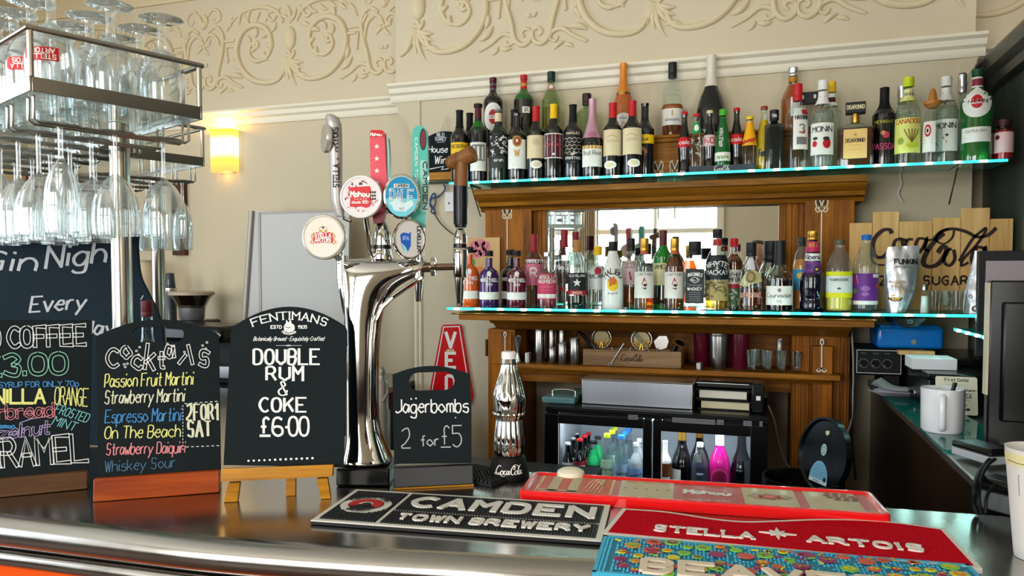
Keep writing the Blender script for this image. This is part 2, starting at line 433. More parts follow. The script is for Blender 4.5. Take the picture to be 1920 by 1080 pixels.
# dark panelled partition on the right with its heavy top moulding
struct(simple('wall_right', lambda m: m.box(XR, XR+.08, .9, YR, FLOOR, 2.22, DKWALL)))
def topmould(m):
    prof = [(0, 2.20), (-.03, 2.21), (-.035, 2.24), (-.06, 2.26), (-.065, 2.30), (-.045, 2.33), (0, 2.345), (.09, 2.345), (.09, 2.2)]
    m.rings([[(XR+a, y, z) for a, z in prof] for y in (.9, YR)], mat('dark_moulding', (52, 52, 48), .25, var=.15, scale=8))
struct(simple('trim_1', topmould))
# front and left walls with their windows (seen in the mirror and in the chrome)
def holed(m, a0, a1, wins, put):
    xs = [a0]+[v for w in wins for v in w]+[a1]
    for i in range(0, len(xs), 2): put(m, xs[i], xs[i+1], FLOOR, CEIL)
    for a, b in wins: put(m, a, b, FLOOR, WZ0); put(m, a, b, WZ1, CEIL)
struct(simple('wall_front', lambda m: holed(m, LW_X, 3, WIN_F, lambda m, a, b, c, d: m.box(a, b, FW_Y-.12, FW_Y, c, d, WALL))))
struct(simple('wall_left', lambda m: holed(m, FW_Y, YR, WIN_L, lambda m, a, b, c, d: m.box(LW_X-.12, LW_X, a, b, c, d, WALL))))
struct(simple('wall_side', lambda m: m.box(2.9, 3.0, FW_Y, YR, FLOOR, CEIL, WALL)))
for i, (a, b) in enumerate(WIN_F):
    m = MB(); y0, y1 = FW_Y-.1, FW_Y+.02
    for q in ((a-.08, a, WZ0-.08, WZ1+.1), (b, b+.08, WZ0-.08, WZ1+.1)): m.box(q[0], q[1], y0, y1, q[2], q[3], WHITE)
    m.box(a, b, y0, y1, WZ1, WZ1+.1, WHITE); m.box(a-.1, b+.1, y0, y1+.08, WZ0-.08, WZ0, WHITE)
    m.box(a, b, y0+.02, y1-.04, 2.0, 2.06, WHITE); m.box((a+b)/2-.02, (a+b)/2+.02, y0+.02, y1-.04, WZ0, WZ1, WHITE)
    struct(m.build('window_%d' % (i+1)))
for i, (a, b) in enumerate(WIN_L):
    m = MB(); x0, x1 = LW_X-.1, LW_X+.02
    m.box(x0, x1, a-.08, a, WZ0-.08, WZ1+.1, WHITE); m.box(x0, x1, b, b+.08, WZ0-.08, WZ1+.1, WHITE)
    m.box(x0, x1, a, b, WZ1, WZ1+.1, WHITE); m.box(x0, x1+.08, a-.1, b+.1, WZ0-.08, WZ0, WHITE)
    m.box(x0+.02, x1-.04, a, b, 2.0, 2.06, WHITE)
    struct(m.build('window_%d' % (i+4)))
# unseen dark panelling under the windows, added to darken reflections in the chrome
PANEL = wood('added_dark_wainscot', (22, 16, 14), (44, 32, 26), .4, 'Z', .6, .1)
struct(simple('trim_9', lambda m: m.box(LW_X+.01, 2.9, FW_Y+.001, FW_Y+.03, FLOOR, WZ0-.1, PANEL)))
struct(simple('trim_10', lambda m: m.box(LW_X+.001, LW_X+.03, FW_Y+.04, YR-.01, FLOOR, WZ0-.1, PANEL)))
# pleated curtain between two front windows, seen only in the mirror
def curtain(m):
    cm = mat('curtain_cloth', (196, 178, 150), .9, var=.1, scale=30)
    P = [(-2.06+.26*i/40, FW_Y+.07+.025*sin(i*1.6)) for i in range(41)]
    m.rings([[(x, y, z) for x, y in P]+[(x, y+.006, z) for x, y in reversed(P)] for z in (.3, 2.95)], cm)
tag(simple('curtain', curtain), 'pleated beige curtain beside the window reflected in the mirror', 'curtain')

# ---- picture rails
def railprof(y): return [(y, ZRAIL), (y-.012, ZRAIL), (y-.018, ZRAIL+.012), (y-.018, ZRAIL+.03), (y-.032, ZRAIL+.04), (y-.036, ZRAIL+.06), (y-.05, ZRAIL+.07), (y-.05, ZRAIL+.082), (y, ZRAIL+.086)]
def rail(x0, x1, y):
    def f(m): m.rings([[(x, a, z) for a, z in railprof(y)] for x in (x0, x1)], WHITE)
    return f
struct(simple('trim_2', rail(XB-.02, XBR+.03, YB)))
struct(simple('trim_3', rail(LW_X, XB, YR)))
struct(simple('trim_4', rail(XBR, 2.9, YR)))
# shaped corbel and bead under the rail at the breast's left arris
def corbel(m):
    o = smoothpts([Vector(p) for p in ((XB-.005, ZRAIL, 0), (XB+.012, ZRAIL-.03, 0), (XB+.02, ZRAIL-.06, 0), (XB+.06, ZRAIL-.085, 0), (XB+.065, ZRAIL-.12, 0), (XBL-.012, ZRAIL-.16, 0), (XBL, ZRAIL-.2, 0))], 4)
    m.prism([(p[0], p[1]) for p in o]+[(XBL+.03, ZRAIL-.2), (XBL+.03, ZRAIL)], YB-.006, YR-.01, WALL)
    for dx in (0, .022): m.tube([(XBL+.004+dx, YB-.002, FLOOR), (XBL+.004+dx, YB-.002, ZRAIL-.19)], .009, WHITE, 8)
    o = [(XBR-.05, ZRAIL), (XBR+.01, ZRAIL), (XBR, ZRAIL-.03), (XBR-.02, ZRAIL-.06), (XBR-.022, ZRAIL-.09), (XBR-.05, ZRAIL-.14)]
    m.prism(o, YB-.006, YB+.1, WALL)
struct(simple('trim_5', corbel))
# ceiling cove
def cove(m):
    for x0, x1, y in ((LW_X, XB, YR), (XB, XBR, YB)):
        pr = [(y, 3.02), (y-.012, 3.02), (y-.014, 3.045), (y-.05, 3.12), (y-.12, 3.17), (y-.13, 3.2), (y, 3.2)]
        m.rings([[(x, a, z) for a, z in pr] for x in (x0, x1)], FRZ)
struct(simple('trim_6', cove))

# ---- moulded scrollwork frieze above the rail
def spiral(cx, cz, r0, r1, a0, turns, n=26):
    return [(cx+(r0+(r1-r0)*k/n)*cos(a0+2*pi*turns*k/n), cz+(r0+(r1-r0)*k/n)*sin(a0+2*pi*turns*k/n)) for k in range(n+1)]
def frieze_unit(m, ox, oz, y, x_min, x_max, W=1.1):
    def T(P, r, flat=1.05, tap=True):
        P = [(p[0]+ox, p[1]+oz) for p in P]
        if min(p[0] for p in P) < x_min+.01 or max(p[0] for p in P) > x_max-.01:
            P = [p for p in P if x_min+.012 < p[0] < x_max-.012]
            if len(P) < 3: return
        n = len(P); R = [r*(.45+.55*sin(pi*min(1, (i+1.2)/(n*.75+.01)))**.7) if tap and i < n*.75 or tap and i/(n) < .5 else r*(1-.55*max(0, (i/n-.5)*2)) if tap else r for i in range(n)]
        m.tube([(p[0], y, p[1]) for p in P], R, FRZ, 8, flat=flat, up=(0, 1, 0))
    def leaf(x, z, a, l, w):
        P = [(x+l*t*cos(a+.5*t), z+l*t*sin(a+.5*t)) for t in [i/7 for i in range(8)]]
        P = [(p[0]+ox, p[1]+oz) for p in P]
        if min(p[0] for p in P) < x_min+.03 or max(p[0] for p in P) > x_max-.03: return
        m.tube([(p[0], y, p[1]) for p in P], [w*max(.12, sin(pi*min(.97, (i+.6)/8))) for i in range(8)], FRZ, 8, flat=.95, up=(0, 1, 0))
    def boss(x, z, rx, rz, d=.016):
        if not x_min+.05 < x+ox < x_max-.05: return
        m.ball((x+ox, y, z+oz), rx, FRZ, 16, rz=rz, ry=d)
    C = Vector
    sm = lambda pts, k=6: [(p[0], p[1]) for p in smoothpts([C((a, b, 0)) for a, b in pts], k)]
    for s in (1, -1):
        f = (lambda P: P) if s == 1 else (lambda P: [(W-a, b) for a, b in P])
        L = (lambda x, z, a, l, w: leaf(x, z, a, l, w)) if s == 1 else (lambda x, z, a, l, w: leaf(W-x, z, pi-a-.5, l, w))
        # great acanthus scroll
        T(f(sm([(.03, .12), (.07, .05), (.15, .035), (.24, .06), (.31, .13), (.335, .22), (.30, .31), (.22, .345), (.14, .31), (.115, .23), (.15, .165), (.215, .155), (.255, .195), (.24, .245), (.20, .25)])), .017)
        for a in (.4, 1.2, 2.0, 2.9, 3.8): L(.2+.05*cos(a), .23+.05*sin(a), a+.5, .055, .014)
        L(.3, .07, .2, .09, .016); L(.33, .12, .9, .07, .014); L(.1, .05, 2.6, .07, .013); L(.26, .33, 1.2, .08, .014); L(.12, .3, 2.2, .06, .013)
        for a in (-.4, .5, 1.5): L(.205, .22, a, .045, .011)
        # bottom tendril with curl and volute
        T(f(sm([(.30, .02), (.36, .05), (.41, .085), (.455, .075), (.465, .045), (.44, .035), (.43, .055)])), .011)
        L(.40, .03, -.6, .06, .012); L(.36, .0, .3, .05, .01)
        T(f(sm([(.52, .335), (.47, .36), (.425, .31), (.43, .22), (.455, .13), (.47, .06), (.505, .03), (.54, .045), (.545, .085), (.52, .1), (.503, .08), (.517, .066)])), .013)
        T(f(sm([(.44, .2), (.455, .28), (.50, .32), (.535, .30), (.53, .265), (.508, .27)])), .010)
        # broken strapwork bracket
        T(f([(.34, .245), (.395, .245), (.405, .25), (.395, .17), (.40, .16)]), .008, tap=False); T(f([(.345, .275), (.42, .275), (.43, .29), (.455, .33)]), .008, tap=False)
        # top garland
        T(f(sm([(.04, .34), (.08, .40), (.17, .435), (.28, .425), (.36, .38), (.40, .33)])), .012)
        T(f(sm([(.06, .42), (.10, .36), (.13, .375), (.125, .405), (.105, .40)])), .009)
        for k in range(5): L(.12+.06*k, .425-.012*abs(k-2), -1.0-.1*k, .06, .012)
        T(f(sm([(.52, .42), (.49, .455), (.45, .44), (.44, .40), (.47, .385), (.485, .405)])), .009)
        L(.53, .37, 1.3, .07, .012); L(.55, .15, 2.4, .03, .009)
    for s in (0,):      # shell, oval cabochon, fan
        for k in range(7): leaf(s, .15, -pi/2-.25+(k-3)*.34, .15 if k == 3 else .125-.014*abs(k-3), .0125)
        for k in range(3): leaf(s, .15, pi/2-.25+(k-1)*.8, .05, .012)
        boss(s, .255, .036, .062, .02)
        leaf(s, .33, pi/2-.25, .11, .013); leaf(s, .34, pi/2+.5, .08, .011); leaf(s, .34, pi/2-1.0, .08, .011)
    boss(.55, .375, .022, .022); 
    for k in range(4): leaf(.55, .26, pi/2*k+.2, .06, .011)
ZF = 2.50
sx = px(785, 118, Y=YB).x
m = MB()
for k in range(-1, 3): frieze_unit(m, sx+1.1*k, ZF, YB-.002, XB, XBR)
struct(m.build('trim_7', smooth=60))
sx2 = px(545, 150, Y=YR).x
m = MB()
for k in range(-3, 2): frieze_unit(m, sx2+1.1*k, ZF, YR-.002, LW_X, XB)
frieze_unit(m, XBR-.05, ZF, YR-.002, XBR, 2.0)
struct(m.build('trim_8', smooth=60))

# ================================================================== oak back bar
MIRROR = mat('mirror_silver', (236, 240, 238), .015, 1., var=.005)
INLAY = mat('inlay_pale', (226, 214, 186), .4, var=.05); INLAYD = mat('inlay_dark', (44, 26, 14), .4, var=.05)
GREENGLASS = glass('shelf_glass', (140, 224, 214), .5, .03, 2.0, milk=.18, milkc=(60, 200, 195))
GEDGE = mat('shelf_edge_led_glow', (70, 205, 195), .15, es=1.0, ec=(40, 215, 205), var=.1)  # glass edge given its own emission for the LED light it catches
LEDC = mat('led_chip', (235, 255, 252), .4, es=110, ec=(190, 255, 248))
LEDT = mat('led_tape', (80, 220, 215), .4, es=2.6, ec=(30, 225, 222))
YF = 3.06
def mx(x, Y=YF, y=450): return px(x, y, Y=Y).x
def mz(y, x=1250, Y=YF): return px(x, y, Y=Y).z
ZU = 1.893; ZL = 1.380; ZM = 1.152; ZSTEP = 2.07
root = thing('back_bar', 'carved oak back bar with mirror and pale tulip inlays behind the bar', 'back bar', (0, 3.0, FLOOR))
def part(name, fn, parent=root, **kw):
    m = MB(); m.T = Matrix.Translation((0, -3.0, -FLOOR)); fn(m); return m.build(name, parent, **kw)
XA, XZ = mx(912), mx(1601)
def carcass(m):
    # upper pilasters, stiles and top rail around the mirror
    m.box(XA, mx(998), YF-.015, YB, ZL-.02, 1.80, OAK); m.box(mx(1508), XZ, YF-.015, YB, ZL-.02, 1.80, OAK)
    m.box(mx(998), mx(1022), YF+.015, YB, ZL-.02, 1.80, OAK); m.box(mx(1460), mx(1508), YF+.015, YB, ZL-.02, 1.80, OAK)
    for x in (1004, 1012, 1471, 1482, 1495): m.tube([(mx(x), YF+.014, ZL), (mx(x), YF+.014, 1.80)], .006, OAK, 8)
    m.box(mx(1022), mx(1460), YF+.02, YB, mz(372), 1.80, OAKH); m.box(mx(1022), mx(1460), YF+.05, YB, ZL-.02, mz(372), OAKD)
part('frame', carcass, bevel=.003)
def cornice(m):
    x0, x1 = XA-.02, XZ+.03
    pr = [(YB, 1.78), (YF-.012, 1.78), (YF-.02, 1.795), (YF-.045, 1.80), (YF-.05, 1.815), (YF-.085, 1.835), (YF-.09, 1.842), (YF-.10, 1.845), (YF-.10, 1.868), (YB, 1.87)]
    m.rings([[(x, y, z) for y, z in pr] for x in (x0, x1)], OAKH)
part('cornice', cornice, smooth=25)
def pediment(m):
    a, b = mx(1000, 3.1), mx(1502, 3.1)
    m.box(a, b, 3.085, YB-.002, 1.868, ZSTEP-.028, OAKH)
    m.box(a-.02, b+.02, 3.075, YB-.002, ZSTEP-.028, ZSTEP-.012, OAKH); m.box(a-.03, b+.03, 3.068, YB-.002, ZSTEP-.012, ZSTEP, OAKH)
    m.box(XA, a, 3.12, YB-.002, 1.868, ZSTEP-.05, OAKH); m.box(XA-.01, a, 3.1, YB-.002, ZSTEP-.05, ZSTEP, OAKH)
part('pediment', pediment, bevel=.003)
part('mirror', lambda m: m.box(mx(1022), mx(1460), YF+.035, YF+.049, ZL, mz(373), MIRROR))
def tulip(dc, x, z, k):
    for s in (1, -1):
        dc.line([(x, z-.01*k), (x+s*.012*k, z+.002*k), (x+s*.02*k, z+.02*k), (x+s*.018*k, z+.04*k), (x+s*.008*k, z+.047*k)], .004*k, INLAY, 2, 5)
        dc.line([(x+s*.004*k, z-.006*k), (x+s*.012*k, z-.012*k), (x+s*.02*k, z-.004*k), (x+s*.017*k, z+.006*k), (x+s*.006*k, z+.004*k)], .0035*k, INLAY, 2, 5)
        dc.line([(x, z), (x+s*.003*k, z+.02*k), (x+s*.013*k, z+.043*k)], .004*k, INLAY, 2, 5)
        dc.poly([(x+s*.003*k, z+.012*k), (x+s*.015*k, z+.012*k), (x+s*.016*k, z+.04*k), (x+s*.006*k, z+.03*k)], INLAYD, 1)
    dc.strip([(x, z-.01*k), (x, z-.2*k)], .004*k, INLAY, 1)
def inl(xs, z, k, Y):
    def f(m):
        dc = Dec(m, lambda u, v, l: (u, Y-l, v), .0006)
        for x in xs: tulip(dc, x, z, k)
    return f
part('tulip_inlay', inl([mx(953)], mz(405, 953), 1., YF-.015), smooth=0)
part('tulip_inlay', inl([mx(1539)], mz(392, 1539), 1.05, YF-.015), smooth=0)
part('tulip_inlay', inl([mx(1233, 3.085), mx(1264, 3.085)], mz(322, 1248, 3.085), .95, 3.085), smooth=0)
# ledge carrying the lower glass shelf
YLF = 2.70
def ledge(m):
    x0, x1 = px(860, 600, Y=YLF).x, px(1640, 602, Y=YLF).x
    m.box(x0, x1, YLF, YB-.005, 1.332, 1.353, OAKH)
    m.box(x0-.03, x1+.005, YLF-.006, YB-.005, 1.353, 1.359, OAKD)
    pr = [(YB-.005, 1.332), (YLF+.06, 1.332), (YLF+.085, 1.318), (YLF+.12, 1.312), (YLF+.16, 1.29), (YLF+.2, 1.285), (YB-.005, 1.285)]
    m.rings([[(x, y, z) for y, z in pr] for x in (x0+.1, x1-.06)], OAKH)
part('ledge', ledge, bevel=.002, smooth=25)
YP = 2.90
XP0, XP1, XP2, XP3 = px(915, 750, Y=YP).x, px(966, 750, Y=YP).x, px(1484, 750, Y=YP).x, px(1594, 750, Y=YP).x
def lower(m):
    m.box(XP0, XP1, YP, YB-.005, FLOOR, 1.285, OAK); m.box(XP2, XP3, YP+.03, YB-.005, FLOOR, 1.285, OAK)
    a, b = px(1524, 650, Y=YP).x, px(1561, 650, Y=YP).x
    m.box(a, b, YP-.012, YP+.03, FLOOR, 1.25, OAK)
    for x in (1489, 1500, 1515, 1572, 1586): m.tube([(px(x, 700, Y=YP+.03).x, YP+.03, FLOOR), (px(x, 700, Y=YP+.03).x, YP+.03, 1.28)], .005, OAK, 8)
    m.box(px(921, 650, Y=YP).x, px(960, 650, Y=YP).x, YP-.008, YP, 1.14, 1.27, OAK)
    m.box(XP1, XP2, 3.10, YB-.005, ZM-.1, 1.285, OAKD)          # back of the open shelf
    m.box(XP1, XP2, 2.95, 2.975, ZM-.085, ZM-.03, OAKD)         # apron
part('pilasters', lower, bevel=.003)
def oshelf(m):
    x0, x1 = px(962, 685, Y=2.84).x, px(1576, 705, Y=2.84).x
    m.box(x0, x1, 2.84, 3.11, ZM-.018, ZM, OAKH)
    m.rings([[(x, y, z) for y, z in [(3.1, ZM-.018), (2.85, ZM-.018), (2.855, ZM-.026), (2.875, ZM-.03), (2.88, ZM-.038), (3.1, ZM-.04)]] for x in (x0+.01, x1-.03)], OAKH)
part('open_shelf', oshelf, bevel=.002, smooth=25)
def spooninlay(x, y, Y):
    def f(m):
        dc = Dec(m, lambda u, v, l: (u, Y-l, v), .0006); X = px(x, y, Y=Y).x; Z = px(x, y, Y=Y).z
        for s in (1, -1): dc.ell(X+s*.007, Z+.0, .007, .01, INLAYD, 1)
        dc.ell(X, Z, .0075, .0125, INLAY, 2); dc.ell(X, Z-.001, .0035, .007, OAK, 3)
        dc.strip([(X, Z-.01), (X, Z-.095)], .0045, INLAY, 2)
        dc.ell(X, Z-.1, .005, .008, INLAYD, 2)
        for s in (1, -1): dc.ell(X+s*.009, Z-.103, .0085, .006, INLAY, 3); dc.ell(X+s*.009, Z-.101, .005, .003, INLAYD, 4)
    return f
part('spoon_inlay', spooninlay(947, 627, YP-.008), smooth=0)
part('spoon_inlay', spooninlay(1541, 641, YP-.012), smooth=0)
part('hinge', lambda m: (m.box(XP0-.012, XP0, YP+.01, YP+.03, 1.17, 1.24, mat('hinge_brass', (80, 60, 36), .4, .8)), m.tube([(XP0-.01, YP+.005, 1.17), (XP0-.01, YP+.005, 1.24)], .005, mat('hinge_brass', (80, 60, 36), .4, .8))))

# ---- glass shelves with LED tape under their front edges
def shelf(label, x0, x1, z, yf, yb, chips, step, ledy, brackets):
    r = thing('glass_shelf', label, 'shelf', ((x0+x1)/2, yb, z)); T = Matrix.Translation((-(x0+x1)/2, -yb, -z))
    m = MB(); m.T = T; m.box(x0, x1, yf, yb, z-.009, z, GREENGLASS); m.build('glass_pane', r)
    m = MB(); m.T = T; m.box(x0, x1, yf-.0022, yf-.0002, z-.009, z, GEDGE); m.build('polished_edge', r)
    m = MB(); m.T = T; m.box(x0+.01, x1-.01, yf-.0045, yf-.0024, z-.0085, z-.001, LEDT); t = m.build('light_strip', r)
    n = int((x1-x0)/step)
    for i in range(n):
        if i in chips: continue
        x = x0+.04+step*i+random.uniform(-.004, .004)
        m = MB(); m.T = T; m.box(x-.010, x+.010, yf-.0075, yf-.0047, z-.0085, z-.001, LEDC); m.build('led_light', r)
    for bx in brackets:
        m = MB(); m.T = T
        m.tube([(bx, yf+.03, z-.012), (bx, yb, z-.012)], .004, STEEL); m.tube([(bx, yf+.06, z-.014), (bx, yb-.002, z-.13)], .003, STEEL)
        m.build('bracket', r)
    return r
x0, x1 = px(842, 345, Y=2.90).x, px(1890, 301, Y=2.90).x
shelf('long upper glass shelf edged with teal lights, carrying the wine bottles', x0, min(x1, XR-.01), ZU, 2.90, 3.072, (12, 13), .083, 2.915, [px(878, 360, Y=3.0).x+.03, px(1790, 320, Y=3.0).x])
x0, x1 = px(838, 580, Y=2.70).x, px(1838, 592, Y=2.70).x
shelf('lower glass shelf edged with teal lights, carrying the spirit bottles', x0, x1, ZL, 2.70, YF-.02, (), .093, 2.712, [])

# ================================================================== bar counter
ZB = 1.06
STEELBAR = None
def barsteel():
    m, t, o = nt('bar_steel'); p = N(t, 'ShaderNodeBsdfPrincipled'); t.links.new(p.outputs[0], o.inputs[0])
    p.inputs['Metallic'].default_value = 1.; p.inputs['Base Color'].default_value = (*lin((176, 172, 166)), 1)
    p.inputs['Anisotropic'].default_value = .3
    tc = N(t, 'ShaderNodeTexCoord'); n1 = N(t, 'ShaderNodeTexNoise', i_Scale=9., i_Detail=6.); n2 = N(t, 'ShaderNodeTexNoise', i_Scale=60., i_Detail=2.)
    t.links.new(tc.outputs['Object'], n1.inputs['Vector']); t.links.new(tc.outputs['Object'], n2.inputs['Vector'])
    mr = N(t, 'ShaderNodeMapRange'); mr.inputs[3].default_value = .13; mr.inputs[4].default_value = .30
    t.links.new(n1.outputs['Fac'], mr.inputs[0]); t.links.new(mr.outputs[0], p.inputs['Roughness'])
    b = N(t, 'ShaderNodeBump', i_Strength=.03, i_Distance=.002); t.links.new(n2.outputs['Fac'], b.inputs['Height']); t.links.new(b.outputs[0], p.inputs['Normal'])
    return m
BARST = barsteel()
ORANGE = mat('orange_laminate', (238, 84, 14), .35, var=.03)
fr = [px(x, y, Z=ZB) for x, y in ((-900, 905), (-500, 925), (-150, 948), (0, 962), (220, 986), (420, 1007), (700, 1026), (1100, 1047), (1500, 1068), (1920, 1092), (2500, 1125))]
fr = [(p[0], p[1]) for p in smoothpts([Vector((p.x, p.y, 0)) for p in fr], 5)]
back = [px(x, y, Z=ZB) for x, y in ((2300, 1000), (1925, 971), (1670, 953), (1300, 918), (1000, 886), (880, 872))]
back = [(p.x, p.y) for p in back]+[(-.95, 1.72), (-1.15, 1.86), (-1.35, 2.1), (-1.6, 2.4), (-2.6, 2.5)]
def off(P, d):
    o = []
    for i, p in enumerate(P):
        a = P[max(0, i-1)]; b = P[min(len(P)-1, i+1)]; t = Vector((b[0]-a[0], b[1]-a[1])).normalized()
        o.append((p[0]+t.y*d, p[1]-t.x*d))
    return o
root = thing('bar_counter', 'curved stainless steel bar top with a rolled front edge over an orange front', 'bar counter', (0, 1.3, FLOOR))
T0 = Matrix.Translation((0, -1.3, -FLOOR))
m = MB(); m.T = T0
out = fr+back
m.add([(x, y, ZB) for x, y in out], [tuple(range(len(out)))], BARST)
m.add([(x, y, ZB-.04) for x, y in out], [tuple(reversed(range(len(out))))], BARST)
bk = [fr[-1]]+back+[fr[0]]
m.rings([[(x, y, ZB-.04) for x, y in bk], [(x, y, ZB) for x, y in bk]], BARST, cap=False, closed=False)
m.build('bar_top', root, smooth=30)
m = MB(); m.T = T0
prof = [(0, 0)]+[(.034*sin(a), -.030+.030*cos(a)) for a in [pi*k/16 for k in range(1, 15)]]+[(.006, -.062), (-.01, -.062)]
m.rings([[(x, y, ZB+z) for x, y in off(fr, d)] for d, z in prof], BARST, cap=False, closed=False)
m.build('rolled_edge', root, smooth=60)
m = MB(); m.T = T0
prof = [(-.004, -.066)]+[(.002+.014*sin(a), -.082+.016*cos(a)) for a in [pi*k/10 for k in range(0, 11)]]+[(-.02, -.1)]
m.rings([[(x, y, ZB+z) for x, y in off(fr, d)] for d, z in prof], BARST, cap=False, closed=False)
m.build('lower_trim', root, smooth=60)
m = MB(); m.T = T0
m.rings([[(x, y, z) for x, y in off(fr, -.012)] for z in (FLOOR, ZB-.09)]+[[(x, y, z) for x, y in off(fr, -.04)] for z in (ZB-.09, FLOOR)], ORANGE, cap=False, closed=False, loop=True)
m.build('front_panel', root)
m = MB(); m.T = T0
b2 = [(x, y) for x, y in off([fr[-1]]+back, -.03)][1:]
m.rings([[(x, y, z) for x, y in b2] for z in (FLOOR, ZB-.045)]+[[(x, y-.02, z) for x, y in b2] for z in (ZB-.045, FLOOR)], BLACKM, cap=False, closed=False, loop=True)
m.build('back_panel', root)

# ================================================================== side counter on the right
ZC = 1.10; XC = px(1800, 867, Z=ZC).x
DKFRONT = mat('dark_brown_gloss', (30, 26, 22), .18, var=.4, scale=3)
def sc(name, fn, **kw):
    m = MB(); m.T = Matrix.Translation((-XC, -2.4, -FLOOR)); fn(m); return m.build(name, sroot, **kw)
sroot = thing('side_counter', 'dark fronted side counter with steel and glass top along the right wall', 'counter', (XC, 2.4, FLOOR))
YC0 = 1.64
sc('cabinet', lambda m: m.box(XC+.012, XR-.002, YC0+.02, 3.2, FLOOR, ZC-.03, DKFRONT))
sc('worktop', lambda m: m.box(XC, XR-.002, YC0, 3.2, ZC-.03, ZC-.008, STEELB), bevel=.004)
sc('glass_top', lambda m: m.box(XC-.004, XC+.16, YC0+.3, 3.19, ZC-.008, ZC, GREENGLASS))

# ================================================================== bottles
SH = {
 'wine':   [(.92,0),(1,.015),(1,.60),(.97,.64),(.84,.685),(.58,.735),(.44,.775),(.39,.82),(.37,.97),(.42,.972),(.42,1)],
 'magnum': [(.92,0),(1,.02),(1,.26),(.93,.37),(.76,.48),(.52,.58),(.38,.66),(.34,.74),(.32,.97),(.34,1)],
 'burg':   [(.92,0),(1,.015),(1,.45),(.96,.5),(.82,.58),(.6,.67),(.44,.74),(.38,.80),(.35,.97),(.4,.972),(.4,1)],
 'champ':  [(.92,0),(1,.015),(1,.40),(.97,.46),(.82,.56),(.58,.66),(.42,.75),(.36,.84),(.34,.97),(.36,1)],
 'spirit': [(.94,0),(1,.015),(1,.60),(.96,.65),(.8,.70),(.55,.745),(.42,.79),(.38,.84),(.37,1)],
 'tall':   [(.94,0),(1,.015),(1,.55),(.97,.60),(.85,.66),(.62,.73),(.45,.78),(.38,.82),(.36,1)],
 'mart':   [(.94,0),(1,.015),(.97,.3),(1,.6),(.98,.66),(.84,.71),(.55,.755),(.38,.79),(.32,.84),(.31,1)],
 'round':  [(.9,0),(1,.03),(1,.52),(.97,.57),(.85,.63),(.62,.67),(.4,.70),(.34,.74),(.33,1)],
 'squat':  [(.95,0),(1,.02),(1,.56),(.98,.60),(.88,.64),(.6,.67),(.34,.70),(.32,.74),(.32,1)],
 'cone':   [(.94,0),(1,.02),(1,.38),(.95,.48),(.82,.6),(.62,.72),(.46,.82),(.41,.88),(.41,1)],
 'courv':  [(.94,0),(1,.02),(1,.43),(.97,.49),(.82,.55),(.55,.60),(.42,.66),(.38,.76),(.36,1)],
 'cola':   [(.88,0),(.96,.03),(.9,.14),(.88,.25),(1,.40),(1,.48),(.93,.56),(.72,.67),(.5,.77),(.42,.86),(.42,.92),(.46,.94),(.46,1)],
 'mixer':  [(.92,0),(1,.03),(1,.45),(.94,.54),(.7,.68),(.5,.80),(.42,.90),(.46,.94),(.46,1)],
 'pet':    [(.8,0),(.98,.03),(1,.1),(1,.5),(1,.58),(.92,.66),(.72,.76),(.48,.84),(.36,.88),(.34,.93),(.34,1)],
 'wavy':   [(.85,0),(1,.03),(1,.10),(.92,.15),(.96,.2),(1.02,.3),(1,.42),(.9,.47),(.7,.5),(.66,.56),(.62,.66),(.52,.78),(.42,.86),(.36,.9),(.36,1)],
 'bell':   [(.92,0),(1,.02),(1,.42),(.93,.55),(.72,.66),(.5,.74),(.4,.79),(.38,1)],
 'bottleneck': [(.92,0),(1,.02),(1,.50),(.93,.54),(.5,.60),(.42,.66),(.5,.70),(.42,.76),(.36,.82),(.36,1)],
 'jar':    [(.95,0),(1,.03),(1,.66),(.9,.74),(.82,.78),(.82,1)],
 'sq':     [(.96,0),(1,.02),(1,.68),(.96,.72),(.7,.76),(.42,.80),(.36,.83),(.36,1)],
}
G_CLEAR = glass('glass_clear', (244, 250, 248), .6, .03, 2.0)
G_PALE = glass('glass_pale_green', (206, 222, 190), .6, .03, 2.0)
G_GREEN = glass('glass_green', (70, 165, 60), .5, .03, 2.0)
G_FROST = glass('glass_frosted', (225, 232, 228), .4, .25, 1.5, milk=.35)
PETG = glass('plastic_clear', (236, 240, 232), .4, .1, 1.8, milk=.06)
D_WINE = mat('dark_wine_glass', (9, 11, 12), .05, spec=.6, coat=.6, var=.05)
D_BLUE = mat('dark_blue_glass', (12, 17, 26), .05, spec=.6, coat=.6, var=.05)
D_GREEN = mat('dark_green_glass', (8, 34, 18), .05, spec=.6, coat=.6, var=.1)
GREENB = mat('bright_green_glass', (14, 92, 30), .05, spec=.6, coat=.6, var=.1)
DK = mat('black_glass', (8, 9, 11), .06, spec=.6, coat=.5, var=.05)
def ink(c, name=None): return mat(name or 'ink_%d_%d_%d' % c, c, .45, var=.02)
def foil(c, r=.3, m=.35): return mat('foil_%d_%d_%d' % c, c, r, m, var=.05)
def liquid(name, c): return glass('liquid_'+name, c, .25, .03, 2.5, milk=.12, milkc=c)
WHT = ink((236, 234, 226)); CRM = ink((224, 208, 168)); BLK = ink((22, 22, 24)); RED = ink((196, 24, 32)); MAR = ink((84, 22, 38)); YEL = ink((244, 196, 20)); GRY = ink((120, 120, 120)); PNK = ink((226, 120, 150)); GLD = ink((196, 150, 60)); NAVY = ink((20, 34, 66))
SILV = foil((200, 202, 204), .3, .9); GOLD = foil((202, 150, 60), .3, .8); CORK = ink((178, 128, 66))
PLACED = []
def prof_r(prof, z):
    for (r0, z0), (r1, z1) in zip(prof, prof[1:]):
        if z0 <= z <= z1: return r0+(r1-r0)*(z-z0)/max(1e-9, z1-z0)
    return prof[-1][0]
def dense(p, n=5):
    q = smoothpts([Vector((a, b, 0)) for a, b in p], n); return [(v[0], v[1]) for v in q]
